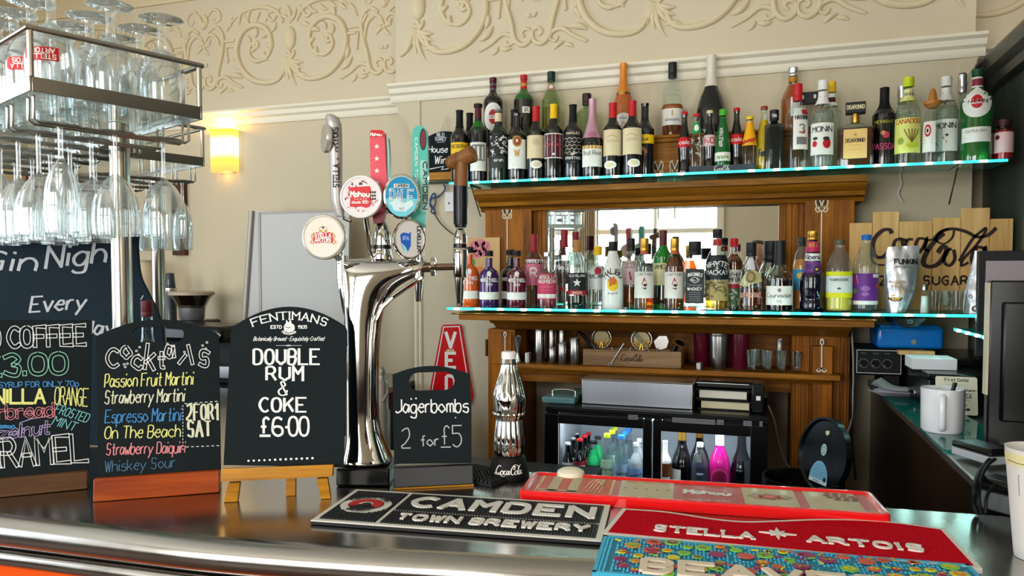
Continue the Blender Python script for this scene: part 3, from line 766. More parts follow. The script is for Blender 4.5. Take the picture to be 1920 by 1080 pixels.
def bottle(name, label, x, ytop, w, Y, zs, shape, body, cap=None, liq=None, labels=(), group=None, cat='bottle', xyz=None, HR=None, sq=0, turn=0., capn='cap', bodyn='glass', flute=0, depth_s=1.):
    if xyz is None:
        P = px(x, 500, Y=Y); X = P.x; d = depth((X, Y, EYE)); H = px(x, ytop, Y=Y).z-zs; R = w*d/FPX/2
        loc = (X, Y, zs)
    else: loc = xyz; H, R = HR
    root = thing(name, label, cat, loc, face_rz(loc)+turn, group); PLACED.append([root, R*1.02+.0004, H])
    base = SH[shape]; pr = [(r*R, z*H) for r, z in base]; dp = dense([(.3*R, .004*H)]+pr) if False else pr
    dp = [(a, max(0, b)) for a, b in dense(pr, 4)]
    seg = 28 if R > .02 else 16
    capz = cap[1]*H if cap else H
    m = MB(); bd = [q for q in dp if q[1] <= max(capz+.002, .9*H) or not cap]
    m.lathe([(R*.3, 0.0015)]+bd, body, seg, sq=sq, cap=True, sy=depth_s)
    m.build(bodyn, root, smooth=50)
    if liq:
        fz = liq[0]*H; k = .93
        lp = [(r*k, max(z, .006)) for r, z in dp if z < fz]+[(prof_r(dp, fz)*k, fz)]
        m = MB(); m.lathe(lp, liq[1], seg, sq=sq, sy=depth_s); m.build('liquid', root, smooth=50)
    if cap:
        cm, c0, cr = cap[:3]; m = MB(); z0 = c0*H; cz = [z for z in (z0, )]
        if len(cap) > 3 and cap[3] == 'capsule':      # foil following the neck
            zz = [z0+(H*1.002-z0)*i/8 for i in range(9)]
            pp = [(prof_r(dp, min(z, H*.999))*1.0+.0007, z) for z in zz]; pp.append((pp[-1][0]*.85, H*1.006))
            m.lathe([(pp[0][0]-.0006, z0)]+pp, cm, 20, sy=depth_s if not sq else 1)
        elif len(cap) > 3 and cap[3] == 'sombrero':
            r = cr*R; m.lathe([(r*.5, z0), (r, z0+.2*(H-z0)), (r*1.02, z0+.35*(H-z0)), (r*.85, z0+.3*(H-z0)), (r*.55, z0+.34*(H-z0)), (r*.42, z0+.75*(H-z0)), (r*.2, H)], cm, 20)
        elif len(cap) > 3 and cap[3] == 'tbar':
            r = cr*R; m.lathe([(r*.7, z0), (r*.7, z0+.45*(H-z0)), (r, z0+.47*(H-z0)), (r, H)], cm, 20)
        else:
            r = cr*R; m.lathe([(r*.98, z0), (r, z0+.001), (r, z0+.3*(H-z0)), (r*.97, z0+.32*(H-z0)), (r, z0+.35*(H-z0)), (r, H-.0015), (r*.9, H)], cm, 20)
        m.build(capn, root, smooth=40)
    for i, lb in enumerate(labels):
        z0, z1, ang, lm, deco = lb[:5]; opt = lb[5] if len(lb) > 5 else {}
        z0 *= H; z1 *= H; rm = max(prof_r(dp, (z0+z1)/2), .004); A = radians(ang); hw = rm*A; side = opt.get('u', 0)*rm
        if sq: hw = ang/90.*R*.92; mp = lambda u, v, l: (u, -(R*1.004*(depth_s if depth_s != 1 else 1)+l), v)
        else: mp = lambda u, v, l: ((prof_r(dp, v)+l)*sin(u/rm), -(prof_r(dp, v)+l)*cos(u/rm)*depth_s, v)
        m = MB(); dc = Dec(m, mp, .0005, .00035); nv = 4; h = z1-z0
        if lm is not None:
            if opt.get('oval'): dc.ell(side, (z0+z1)/2, hw, h/2, lm, 0)
            else: dc.rect(side-hw, z0, side+hw, z1, lm, 0, 14, nv)
        U = lambda u: side+u*hw; V = lambda v: z0+v*h
        for q in deco:
            k = q[0]
            if k == 't': dc.text(q[1], U(q[2]), V(q[3]), q[4]*h, q[5], fit=hw*1.55*(q[6] if len(q) > 6 and isinstance(q[6], (int, float)) else 1), w=q[4]*h*.17, n=3, **(q[7] if len(q) > 7 else {}))
            elif k == 'r': dc.rect(U(q[1]), V(q[2]), U(q[3]), V(q[4]), q[5], q[6] if len(q) > 6 else 1, 8)
            elif k == 'e': dc.ell(U(q[1]), V(q[2]), q[3]*hw, q[4]*h, q[5], q[6] if len(q) > 6 else 1, 18)
            elif k == 'l': dc.line([(U(a), V(b)) for a, b in q[1]], q[2]*h, q[3], 2, q[4] if len(q) > 4 else 0)
            elif k == 's': dc.star(U(q[1]), V(q[2]), q[3]*h, q[4], 2)
            elif k == 'p': dc.poly([(U(a), V(b)) for a, b in q[1]], q[2], q[3] if len(q) > 3 else 1)
        m.build('label', root, smooth=30)
    return root
def T_(s, v, h, m_, fit=1): return ('t', s, 0, v, h, m_, fit)
def L_(v, m_, h=.03, a=-.8, b=.8): return ('l', [(a, v), (b, v)], h, m_)
def sqg(n, m_, seed, w=.03):
    r = random.Random(seed); return [('l', [(x, y), (x+r.uniform(-.25, .25), y+r.uniform(-.12, .12)), (x+r.uniform(-.3, .3), y+r.uniform(-.15, .15))], w, m_, 4) for x, y in [(r.uniform(-.75, .75), r.uniform(.1, .9)) for k in range(n)]]
F1, F2, FB = 2.955, 3.038, 3.148        # front row, second row on the glass, row on the pediment
b = bottle
# ---- upper shelf, wines
b('wine_bottle', 'dark wine bottle with yellow label and black capsule, leftmost on the upper shelf', 863, 208, 33, F1, ZU, 'wine', D_WINE, (BLACKM, .76, 1, 'capsule'), None, [(.38,.55,75,YEL,[T_('RESERVA',.55,.25,BLK),L_(.3,GLD,.05),T_('VINO TINTO',.12,.1,BLK)])])
b('wine_bottle', 'plain dark wine bottle with black capsule standing behind the leftmost yellow label bottle', 883, 214, 32, F2, ZU, 'wine', D_WINE, (BLACKM, .76, 1, 'capsule'))
b('wine_bottle', 'green wine bottle with round black stopper and white square label with dark columns', 897, 195, 33, F1, ZU, 'wine', D_BLUE, (BLK, .955, .5), None, [(.14,.5,62,WHT,[('r',-.7,.35,.7,.92,GRY),('r',-.55,.4,-.35,.85,WHT,2),('r',-.1,.4,.1,.85,WHT,2),('r',.35,.4,.55,.85,WHT,2),L_(.15,GRY,.04)]),(.62,.78,170,mat('green_glass_lit',(20,104,28),.05,coat=.6),[]),(.82,.95,170,MAR,[])])
b('wine_bottle', 'tall red vermouth bottle with white oval label and dark red cap on the back ledge', 925, 146, 37, FB, ZSTEP, 'mart', D_WINE, (foil((72, 26, 26)), .92, .36), None, [(.22,.62,62,WHT,[('e',0,.5,.45,.26,RED),('r',-.85,.42,.85,.56,WHT,2),T_('MARTINI',.44,.1,BLK)],{'oval':1}),(.82,.91,170,foil((120,110,130)),[('r',-.5,.2,.5,.8,MAR)])])
b('wine_bottle', 'dark green wine bottle with black and white scribble pattern label and pale neck band', 936, 206, 36, F1, ZU, 'wine', D_GREEN, (GRY, .965, .44), None, [(.36,.64,80,BLK,sqg(34,WHT,3,.028)),(.18,.34,80,ink((44,48,50)),[T_('sirah',.55,.25,WHT)]),(.83,.95,170,CRM,[])])
b('wine_bottle', 'dark wine bottle half hidden behind the orange seal bottle', 966, 208, 33, F2, ZU, 'wine', D_WINE, (BLACKM, .78, 1, 'capsule'))
b('wine_bottle', 'dark wine bottle with white label under a round orange seal', 971, 213, 35, F1, ZU, 'wine', D_WINE, (DK, .8, 1, 'capsule'), None, [(.17,.6,68,WHT,[('p',[(-1,.78),(1,.78),(1,1.0),(-1,1.0)],D_WINE),('e',0,.93,.42,.2,GLD,2),('e',0,.93,.32,.15,ink((150,70,30)),3),('e',0,.95,.1,.06,WHT,4),('t','W',0,.42,.22,GLD),L_(.15,GRY,.025,-.4,.4)])])
b('wine_bottle', 'green bottle with red cap and dark label on the back ledge', 982, 141, 37, FB, ZSTEP, 'mart', GREENB, (RED, .93, .36), None, [(.2,.64,90,DK,[('r',-.1,.55,.4,.75,WHT),('t','P',.15,.58,.12,BLK)]),(.80,.92,170,RED,[('e',0,.5,.4,.2,GLD)])])
b('wine_bottle', 'dark wine bottle with red capsule and cream label bearing a round paper seal', 1004, 200, 35, F1, ZU, 'wine', D_WINE, (RED, .8, 1, 'capsule'), None, [(.29,.6,72,CRM,[L_(.2,BLK,.03,-1,1),L_(.25,GLD,.02,-1,1),('e',0,.7,.3,.15,ink((200,186,150)))]),(.15,.26,38,WHT,[('e',0,.5,.6,.3,CRM)],{'oval':1})])
b('spirit_bottle', 'clear bottle with dark green cap and pink neck seal on the back ledge', 1033, 135, 35, FB, ZSTEP, 'tall', G_PALE, (ink((18, 44, 34)), .86, .42), (.5, liquid('straw', (222, 208, 110))), [(.74,.83,60,None,[('e',0,.5,.8,.45,ink((206,120,120))),('e',0,.5,.45,.25,WHT,2)])])
b('wine_bottle', 'dark wine bottle with gold capsule and framed maroon label', 1037, 197, 35, F1, ZU, 'wine', D_WINE, (YEL, .81, 1, 'capsule'), None, [(.27,.6,72,WHT,[('r',-.93,.04,.93,.96,MAR),T_('Don Diego',.5,.13,ink((180,80,90))),L_(.75,WHT,.03,-.4,.4),L_(.35,PNK,.03,-.6,.6),('r',-.1,.12,.1,.2,WHT,2)])])
b('wine_bottle', 'dark wine bottle with black capsule and gold net pattern over a flying bird', 1073, 197, 35, F1, ZU, 'wine', D_BLUE, (BLACKM, .77, 1, 'capsule'), None, [(.2,.63,80,ink((10,16,24)),[T_('MARQUES',.9,.07,CRM),T_('PRIMITIVO',.12,.08,WHT),T_('vino',.02,.05,GRY)]+[('l',[(-.8+.36*k+.18*(j%2),.3+.11*j),(-.62+.36*k+.18*(j%2),.36+.11*j),(-.44+.36*k+.18*(j%2),.3+.11*j)],.014,CRM,4) for j in range(5) for k in range(5 if not j%2 else 4)]+[('p',[(-.3,.28),(0,.25),(.35,.34),(.05,.3)],WHT,3),('p',[(-.1,.2),(.02,.3),(.1,.42),(.08,.28)],WHT,3)])])
b('spirit_bottle', 'empty pale bottle with dark brown cap behind the pink foiled bottle', 1099, 176, 40, FB-.01, ZSTEP, 'round', G_PALE, (ink((52, 30, 24)), .76, .42))
b('wine_bottle', 'dark sparkling wine bottle with long pink foil neck and white label', 1110, 187, 38, F1, ZU, 'champ', D_WINE, (foil((206, 160, 176)), .5, 1, 'capsule'), None, [(.13,.4,70,WHT,[('r',-1,.84,1,1,GLD),T_('Brut Rosé'.replace('é','e'),.55,.2,ink((130,140,120))),L_(.3,GRY,.03,-.6,.6)]),(.5,.58,30,foil((190,120,140)),[],{'oval':1})])
b('wine_bottle', 'dark wine bottle with red capsule and cream label, left one of the red capped pair', 1147, 194, 36, F1, ZU, 'wine', D_WINE, (RED, .8, 1, 'capsule'), None, [(.28,.63,72,CRM,[L_(.2,BLK,.03,-1,1),L_(.15,GLD,.02,-1,1),('l',[(-.5,.7),(-.1,.78),(.4,.68)],.02,GLD,4),('r',-.5,.5,.5,.62,ink((206,192,156)))]),(.1,.21,40,WHT,[('e',0,.5,.6,.3,CRM)],{'oval':1,'u':-.3})])
b('wine_bottle', 'dark wine bottle with red capsule and cream label, right one of the red capped pair', 1183, 191, 36, F1, ZU, 'wine', D_WINE, (RED, .8, 1, 'capsule'), None, [(.28,.63,72,CRM,[L_(.2,BLK,.03,-1,1),L_(.15,GLD,.02,-1,1),('l',[(-.5,.7),(-.1,.78),(.4,.68)],.02,GLD,4),('r',-.5,.5,.5,.62,ink((206,192,156)))]),(.11,.22,40,WHT,[('e',0,.5,.6,.3,CRM)],{'oval':1,'u':.2})])
b('wine_bottle', 'rose gold sparkling wine bottle with orange foil neck and white oval label', 1167, 120, 37, FB, ZSTEP, 'champ', mat('rose_wine', (176, 96, 40), .06, coat=.6, var=.1), (foil((226, 142, 60)), .62, 1, 'capsule'), None, [(.08,.34,58,WHT,[T_('Rose',.7,.1,GRY),('l',[(-.2,.2),(-.1,.5),(.1,.5),(.2,.25)],.03,GLD,4)],{'oval':1}),(.585,.63,170,ink((90,40,20)),[('e',-.1,.5,.15,.7,GLD)])])
b('wine_bottle', 'dark wine bottle with slim yellow label and kangaroo mark, right end of the wine row', 1207, 195, 35, F2-.02, ZU, 'wine', D_BLUE, (DK, .77, 1, 'capsule'), None, [(.45,.57,72,YEL,[T_('tail',.3,.35,BLK)]),(.27,.43,60,None,[('p',[(-.6,.5),(-.2,.9),(.1,.7),(.7,.2),(.2,.4),(0,0),(-.1,.5)],ink((150,80,50)))])])
b('spirit_bottle', 'half full brandy bottle with black cap alone on the back ledge', 1258, 118, 38, FB, ZSTEP, 'tall', G_CLEAR, (BLK, .79, .42), (.43, liquid('amber', (206, 120, 40))), [(.15,.37,78,WHT,[('l',[(0,.55),(0,.9)],.06,GLD),T_('ARMAGNAC',.25,.13,GRY),('r',-1,1.0,1,1.18,ink((150,86,40)))])])
b('wine_bottle', 'large black bottle with long white foil neck behind the mixers', 1330, 105, 53, FB+.0, ZSTEP, 'magnum', DK, (foil((222, 214, 196), .4, .1), .61, 1, 'capsule'))
# ---- upper shelf, liqueurs and syrups
b('spirit_bottle', 'square dark green herbal liqueur bottle with black cap', 1448, 207, 34, F1, ZU, 'sq', mat('dark_green_sq', (8, 22, 20), .06, coat=.6, var=.1), (BLK, .83, .48), None, [(.1,.68,60,None,[('t','KRAUTER',-.3,.2,.06,GRY,2,{'rot':pi/2})]),(.84,.93,120,None,[T_('56',.2,.5,WHT)])], sq=7)
b('spirit_bottle', 'tall rounded bottle of orange liqueur with pale cap on the back ledge', 1482, 127, 44, FB, ZSTEP, 'burg', G_CLEAR, (SILV, .86, .4), (.72, liquid('orange', (232, 158, 50))), [(.76,.84,170,GOLD,[]),(.2,.5,50,WHT,[L_(.7,GRY,.04),L_(.4,RED,.05)],{'u':.7})])
b('spirit_bottle', 'clear rum bottle with red cap and white side label', 1496, 158, 39, F1, ZU, 'spirit', G_CLEAR, (RED, .8, .44), None, [(.22,.7,46,WHT,[T_('HAVANA',.72,.1,BLK),('r',.0,.85,.9,.97,RED),('r',-.6,.12,.7,.3,GRY),T_('3',.4,.2,GRY),('s',.2,.42,.06,RED)],{'u':.45})])
syr = lambda fruit: [(.14,.5,66,WHT,[T_('MONIN',.72,.16,BLK)]+fruit+[L_(.08,GRY,.02,-.6,.6)]),(.72,.87,170,WHT,[('p',[(-1,.0),(1,.45),(1,.15),(-1,-.2)],RED),L_(.6,GRY,.1,-.2,.2)])]
b('syrup_bottle', 'clear syrup bottle with striped red and white cap and strawberry label', 1535, 153, 42, F1, ZU, 'tall', G_CLEAR, (WHT, .89, .42), (.66, liquid('water', (228, 232, 226))), syr([('e',.35,.35,.3,.16,RED),('e',-.55,.35,.2,.1,RED),('e',.3,.5,.25,.06,ink((40,60,40)),2),('e',-.5,.52,.2,.05,ink((40,60,40)),2)]))
b('spirit_bottle', 'clear bottle with yellow cap and banded neck behind the square almond bottle', 1577, 153, 36, F2, ZU, 'spirit', G_CLEAR, (YEL, .88, .4), None, [(.72,.86,170,WHT,[('r',-.3,.3,.3,.7,MAR),L_(.05,BLK,.08,-1,1),L_(.97,BLK,.08,-1,1)])])
b('liqueur_bottle', 'square almond liqueur bottle with wide black rectangular cap and gold label', 1588, 193, 62, F1, ZU, 'squat', G_CLEAR, None, (.6, liquid('almond', (176, 104, 48))), [(.12,.58,66,ink((238, 196, 120)),[T_('DISARONNO',.55,.12,BLK),('s',0,.8,.08,GLD),L_(.45,GLD,.015,-.5,.5),L_(.3,GLD,.01,-.6,.6),('l',[(-.98,0),(.98,0),(.98,1),(-.98,1),(-.98,0)],.02,BLK)])], sq=8, depth_s=.55)
b('liqueur_bottle', 'black liqueur bottle with pink lettering and a small parrot mark', 1650, 161, 42, F1, ZU, 'spirit', DK, (BLACKM, .72, 1, 'capsule'), None, [(.16,.62,70,None,[T_('MIDNIGHT',.82,.08,ink((170,160,40))),('e',.15,.5,.22,.09,ink((200,60,90))),('e',-.05,.56,.15,.06,ink((220,140,90)),2),T_('PASSOA',.12,.15,ink((190,60,110)))])])
b('spirit_bottle', 'clear bottle with tall silver screw cap between the black and the lime capped bottles', 1671, 163, 32, F2, ZU, 'spirit', G_CLEAR, (SILV, .78, .5))
LIME = ink((206, 220, 30))
b('syrup_bottle', 'clear cane syrup bottle with lime yellow cap and plant label', 1694, 147, 43, F1, ZU, 'tall', G_CLEAR, (LIME, .89, .44), None, [(.12,.52,76,ink((226,226,120)),[T_('CANADOU',.84,.12,ink((190,60,30)))]+[('l',[(.25,.3),(.25+.3*a,.5),(.25+.5*a,.68)],.03,ink((130,110,40)),4) for a in (-.9,-.4,0,.4,.9)]+[('e',.3,.22,.4,.08,ink((200,210,60)),2),('e',-.4,.35,.2,.1,ink((150,170,60)))]),(.72,.86,170,ink((228,226,150)),[('r',-1,0,1,.25,LIME),T_('CANNE',.45,.25,GRY)])])
b('tequila_bottle', 'clear tequila bottle with brown sombrero shaped stopper', 1731, 170, 34, F1, ZU, 'bell', G_CLEAR, (mat('sombrero_plastic', (186, 120, 50), .4), .74, .86, 'sombrero'), None, [(.14,.55,40,WHT,[('e',-.1,.7,.5,.2,RED),('e',-.1,.7,.3,.12,WHT,2),('e',-.1,.7,.16,.07,BLK,3),L_(.4,GRY,.03,-.6,.5),L_(.3,GRY,.03,-.6,.5)],{'u':-.35})])
b('syrup_bottle', 'clear syrup bottle with striped red and white cap and cinnamon label', 1768, 140, 44, F1, ZU, 'tall', G_CLEAR, (WHT, .89, .42), (.66, liquid('water', (228, 232, 226))), syr([('l',[(-.6,.25),(-.1,.42)],.08,ink((150,60,30))),('l',[(-.5,.2),(.1,.3)],.08,ink((180,70,30))),('s',.1,.5,.07,BLK)]))
b('spirit_bottle', 'slim clear bottle with black topped silver cap behind the green vermouth', 1795, 141, 32, F2, ZU, 'tall', G_CLEAR, (SILV, .8, .48), None, [(.99,1.012,180,None,[('r',-1,0,1,1,BLK)]),(.2,.5,50,ink((190,205,215)),[])])
b('vermouth_bottle', 'green dry vermouth bottle with white oval label and green cap', 1824, 131, 54, F1, ZU, 'mart', GREENB, (ink((16, 70, 40)), .93, .36), None, [(.46,.8,58,WHT,[('e',0,.5,.36,.22,RED),('r',-.78,.43,.78,.57,WHT,2),T_('MARTINI',.44,.12,BLK)],{'oval':1}),(.2,.36,60,WHT,[T_('EXTRA DRY',.65,.16,GRY),L_(.35,GRY,.03,-.7,.7)]),(.8,.91,170,WHT,[('r',-.4,.15,.4,.85,ink((130,40,60))),L_(.0,BLK,.08,-1,1),L_(1,BLK,.08,-1,1)])])
b('cherry_jar', 'small jar of red cherries with dark lid and pale label at the right end', 1863, 227, 31, F1, ZU, 'jar', glass('jar_glass', (240, 190, 190), .4, .05, 2), (ink((60, 20, 26)), .84, .84), (.72, mat('cherries', (168, 12, 30), .2, var=.3, scale=90)), [(.18,.68,80,ink((226,190,190)),[('e',-.5,.75,.2,.12,MAR),L_(.35,PNK,.03,-.6,.6)])], cat='jar', capn='lid')
# flat square stopper of the almond liqueur and the black hang tag behind the strawberry syrup
o = [q for q in bpy.data.objects if q.name.startswith('liqueur_bottle')][0]
m = MB(); Hh = px(1588, 193, Y=F1).z-ZU; Rr = 62*depth((o.location.x, F1, EYE))/FPX/2
m.box(-Rr*.55, Rr*.55, -Rr*.35, Rr*.35, Hh*.83, Hh, BLK); dc = Dec(m, lambda u, v, l: (u, -Rr*.35-l, v), .0006); dc.text('DISARONNO', 0, Hh*.89, Hh*.06, CRM, fit=Rr*.95, n=3)
m.build('stopper', o, bevel=.002)
m = MB(); m.lathe([(Rr*.2, Hh*.69), (Rr*.22, Hh*.72), (Rr*.2, Hh*.83)], GOLD, 18); m.build('collar', o)
bottle('spirit_bottle', 'clear bottle behind the strawberry syrup, with a wide black square stopper', 1536, 200, 40, F2+.01, ZU, 'sq', G_CLEAR, None, None, [], sq=6)
o = bpy.data.objects[[q.name for q in bpy.data.objects if q.name.startswith('spirit_bottle')][-1]]
o = max([q for q in bpy.data.objects if q.name.startswith('spirit_bottle')], key=lambda q: q.name)
m = MB(); P0 = px(1518, 198, Y=F2+.01); P1 = px(1553, 174, Y=F2+.01); w2 = (P1.x-P0.x)/2; m.box(-w2, w2, -.012, .012, P0.z-ZU, P1.z-ZU, BLK)
for a in (-.7, .6): m.box(w2*a-.004, w2*a+.004, -.0128, -.012, (P0.z+P1.z)/2-ZU-.004, (P0.z+P1.z)/2-ZU+.01, WHT)
m.build('stopper', o, bevel=.002)
# ---- small mixers in a dark crate
CR0 = px(1292, 322, Y=F1-.03); CR1 = px(1415, 310, Y=F1-.03)
ct = thing('mixer_crate', 'low dark crate with white script holding small mixer bottles', 'crate', ((CR0.x+CR1.x)/2, F1, ZU)); hw = (CR1.x-CR0.x)/2
m = MB(); CRM_ = mat('crate_dark', (28, 44, 56), .4, var=.1)
h = CR1.z+.006-ZU
m.box(-hw, hw, -.035, -.029, .0005, h, CRM_); m.box(-hw, hw, .05, .056, .0005, h, CRM_); m.box(-hw, -hw+.006, -.029, .05, .0005, h, CRM_); m.box(hw-.006, hw, -.029, .05, .0005, h, CRM_); m.box(-hw, hw, -.029, .05, .0005, .004, CRM_)
m.build('box', ct)
m = MB(); Dec(m, lambda u, v, l: (u, -.035-l, v), .0006).cola(0, h*.5, .055, WHT); m.build('lettering', ct, smooth=0)
mixg = 'mixer bottles in the low crate'
mz0 = ZU+.0045
ccap = foil((180, 30, 36), .35, .3)
b('mixer_bottle', 'contour cola bottle with red label at the left end of the crate', 1294, 209, 24, F1+.02, mz0, 'cola', DK, (RED, .95, .5), None, [(.42,.58,85,RED,[T_('cola',.3,.4,WHT)]),(.79,.95,170,G_CLEAR,[])], mixg)
b('mixer_bottle', 'clear lemonade bottle with green flash on its neck', 1313, 213, 26, F1-.004, mz0, 'mixer', G_CLEAR, (RED, .95, .48), None, [(.66,.85,85,ink((30,150,80)),[('e',0,.5,.4,.3,WHT)]),(.2,.6,60,None,sqg(14,WHT,5,.02))], mixg)
b('mixer_bottle', 'cola bottle with white and red label behind the lemonade', 1336, 207, 24, F1+.022, mz0, 'cola', DK, (CRM, .95, .5), None, [(.42,.6,85,ink((220,190,190)),[T_('KO',.25,.5,RED)]),(.79,.95,170,G_CLEAR,[])], mixg)
b('mixer_bottle', 'slim green apple drink bottle with green cap and white band', 1354, 205, 28, F1-.004, mz0, 'cone', mat('green_drink', (10, 92, 40), .06, coat=.6, var=.15), (ink((70, 170, 40)), .9, .5), None, [(.16,.3,90,WHT,[T_('apple',.3,.4,ink((90,150,40)))]),(.5,.9,60,None,[('t','APPLETISER',0,.1,.09,WHT,3,{'rot':pi/2})])], mixg)
b('mixer_bottle', 'contour cola bottle with red label right of the green drink', 1374, 203, 24, F1+.022, mz0, 'cola', DK, (RED, .95, .5), None, [(.42,.58,85,RED,[T_('cola',.3,.4,WHT)]),(.79,.95,170,G_CLEAR,[])], mixg)
b('mixer_bottle', 'orange topped tonic bottle with silver lower half', 1391, 219, 27, F1-.004, mz0, 'mixer', G_CLEAR, (YEL, .94, .48), None, [(.45,.9,88,ink((240,170,20)),[('t','schweppes',0,.15,.14,RED,1,{'rot':.35})])], mixg)
b('mixer_bottle', 'yellow orangeade bottle with tall clear neck at the right end of the crate', 1411, 201, 26, F1+.022, mz0, 'mixer', G_CLEAR, (foil((150, 70, 40)), .95, .48), (.78, mat('orangeade', (214, 172, 16), .2, var=.1)), [(.15,.36,50,None,[T_('Fanta',.3,.5,NAVY)])], mixg)
# ---- lower shelf
R1, R2, R3 = 2.775, 2.862, 2.945
def gin(x, c, nm, y=470, Y=R1, w=37): b('gin_bottle', nm, x, y, w, Y, ZL, 'round', mat('gin_%d' % c[0], c, .08, coat=.7, var=.08), (ink((34, 24, 24)), .9, .42), None, [(.14,.27,75,WHT,[L_(.5,GRY,.1,-.6,.6)]),(.3,.66,70,None,[('e',0,.82,.2,.12,WHT),('p',[(-.15,.68),(0,.95),(.15,.68)],WHT,2),T_('WHITLEY NEILL',.42,.16,WHT),T_('GIN',.22,.14,WHT)])])
gin(880, (214, 88, 16), 'orange gin bottle with clear red cap at the left end of the lower shelf', 463)
gin(917, (52, 22, 88), 'purple gin bottle with white band and dark cap')
gin(957, (24, 14, 22), 'very dark gin bottle behind the dark red one', 468, R2)
gin(969, (88, 14, 34), 'dark red gin bottle with white band and dark cap')
b('vodka_bottle', 'pink labelled vodka bottle with tall red cap behind the raspberry bottle', 1001, 440, 34, R2, ZL, 'spirit', G_CLEAR, (ink((150, 30, 46)), .76, 1, 'capsule'), None, [(.3,.66,75,ink((222,120,150)),[('r',-1,.82,1,1.05,MAR),T_('SMIRNOFF',.85,.13,WHT),T_('R',.3,.35,WHT)])])
b('vodka_bottle', 'short pink vodka bottle with clear cap and white block lettering', 1026, 473, 37, R1, ZL, 'round', G_CLEAR, (SILV, .92, .4), (.6, liquid('rasp', (232, 110, 140))), [(.16,.62,78,ink((206,60,96)),[T_('ABSOLUT',.8,.12,WHT),T_('RASPBERRI',.62,.13,WHT),T_('vodka',.45,.1,PNK),T_('country',.33,.07,PNK),('r',-.9,.04,.8,.2,WHT)])])
b('vodka_bottle', 'clear vodka bottle with red capsule, left of two in the back row', 1058, 432, 34, R2, ZL, 'spirit', G_CLEAR, (ink((140, 26, 36)), .78, 1, 'capsule'), None, [(.16,.6,70,None,[T_('No.21',.75,.14,WHT),T_('TRIPLE',.1,.12,RED)])])
b('vodka_bottle', 'clear vodka bottle with red capsule, right of two in the back row', 1079, 436, 32, R3, ZL, 'spirit', G_CLEAR, (ink((140, 26, 36)), .8, 1, 'capsule'))
b('rum_bottle', 'white rum bottle with tan cap and black label over a red band', 1082, 450, 35, R1, ZL, 'tall', G_CLEAR, (CORK, .82, .46), None, [(.2,.52,76,BLK,[T_('OLD ISLAND',.82,.1,WHT),('s',0,.55,.2,WHT),('r',-1,.0,1,.2,RED),T_('SPICED',.04,.1,WHT)]),(.0,.19,90,D_GREEN,[])])
b('rum_bottle', 'clear rum bottle with round red emblem left of the white coconut bottle', 1121, 462, 37, R2, ZL, 'round', G_CLEAR, (YEL, .86, .42), None, [(.3,.68,72,ink((224,228,226)),[('e',0,.8,.3,.16,ink((170,40,60))),T_('BACARDI',.48,.16,BLK),L_(.38,GRY,.03),L_(.28,GRY,.03)])])
b('coconut_rum_bottle', 'white coconut rum bottle with black cap and palm sunset mark', 1149, 453, 39, R1, ZL, 'cone', mat('white_coat', (232, 232, 226), .3, coat=.3, var=.02), (BLK, .83, .42), None, [(.2,.66,70,None,[('t','MALIBU',0,.7,.17,BLK,.95,{'arc':.03}),('e',0,.36,.42,.22,YEL),('e',0,.46,.3,.12,ink((220,110,40)),2),('l',[(-.2,.3),(-.1,.5),(-.35,.62)],.03,BLK,4),('l',[(-.1,.5),(.1,.6)],.03,BLK,4),('l',[(-.1,.5),(-.4,.5)],.03,BLK,4),T_('original',.05,.06,GRY)])])
b('whisky_bottle', 'whisky bottle with dark cap and pink grouse label, behind the white coconut bottle', 1183, 447, 36, R2, ZL, 'spirit', G_CLEAR, (BLK, .82, .42), (.3, liquid('whisky', (190, 116, 44))), [(.34,.68,76,ink((222,190,190)),[T_('FAMOUS',.82,.1,ink((150,120,120))),T_('GROUSE',.68,.1,ink((150,120,120))),('p',[(-.5,.25),(-.1,.55),(.4,.5),(.6,.7),(.5,.35),(0,.18)],ink((140,60,70)),2)])])
cap_lab = [(.16,.53,78,ink((226,222,214)),[T_('CAPTAIN',.85,.1,ink((120,120,130))),('p',[(-.2,.5),(0,.8),(.25,.5),(.1,.42)],ink((170,40,50)),2),('e',.05,.5,.12,.05,BLK,3),('p',[(-.2,.4),(.2,.4),(.1,.32)],ink((60,50,60)),3),L_(.28,GLD,.08,-1,1),('p',[(-1,.0),(1,.12),(1,.24),(-1,.2)],GLD,2)])]
b('rum_bottle', 'nearly empty rum bottle with gold cap and white pirate style label', 1208, 447, 36, R1, ZL, 'tall', G_CLEAR, (GOLD, .82, .44), (.16, liquid('rum', (214, 144, 48))), cap_lab+[(.78,.82,170,ink((190,90,60)),[])])
b('whiskey_bottle', 'green whiskey bottle with gold collar and cream label', 1243, 432, 37, R2, ZL, 'spirit', mat('green_whiskey', (22, 120, 30), .06, coat=.6, var=.1), (ink((92, 40, 34)), .8, .4), None, [(.3,.58,76,ink((226,222,170)),[T_('JAMESON',.75,.17,ink((50,70,40))),L_(.55,RED,.03,-.6,.6),L_(.4,GRY,.02),L_(.3,GRY,.02)]),(.0,.29,90,D_GREEN,[])])
b('rum_bottle', 'full amber rum bottle with gold cap and white pirate style label', 1268, 447, 37, R1, ZL, 'tall', G_CLEAR, (GOLD, .82, .44), (.74, liquid('rum2', (206, 120, 36))), cap_lab+[(.78,.82,170,ink((190,90,60)),[])])
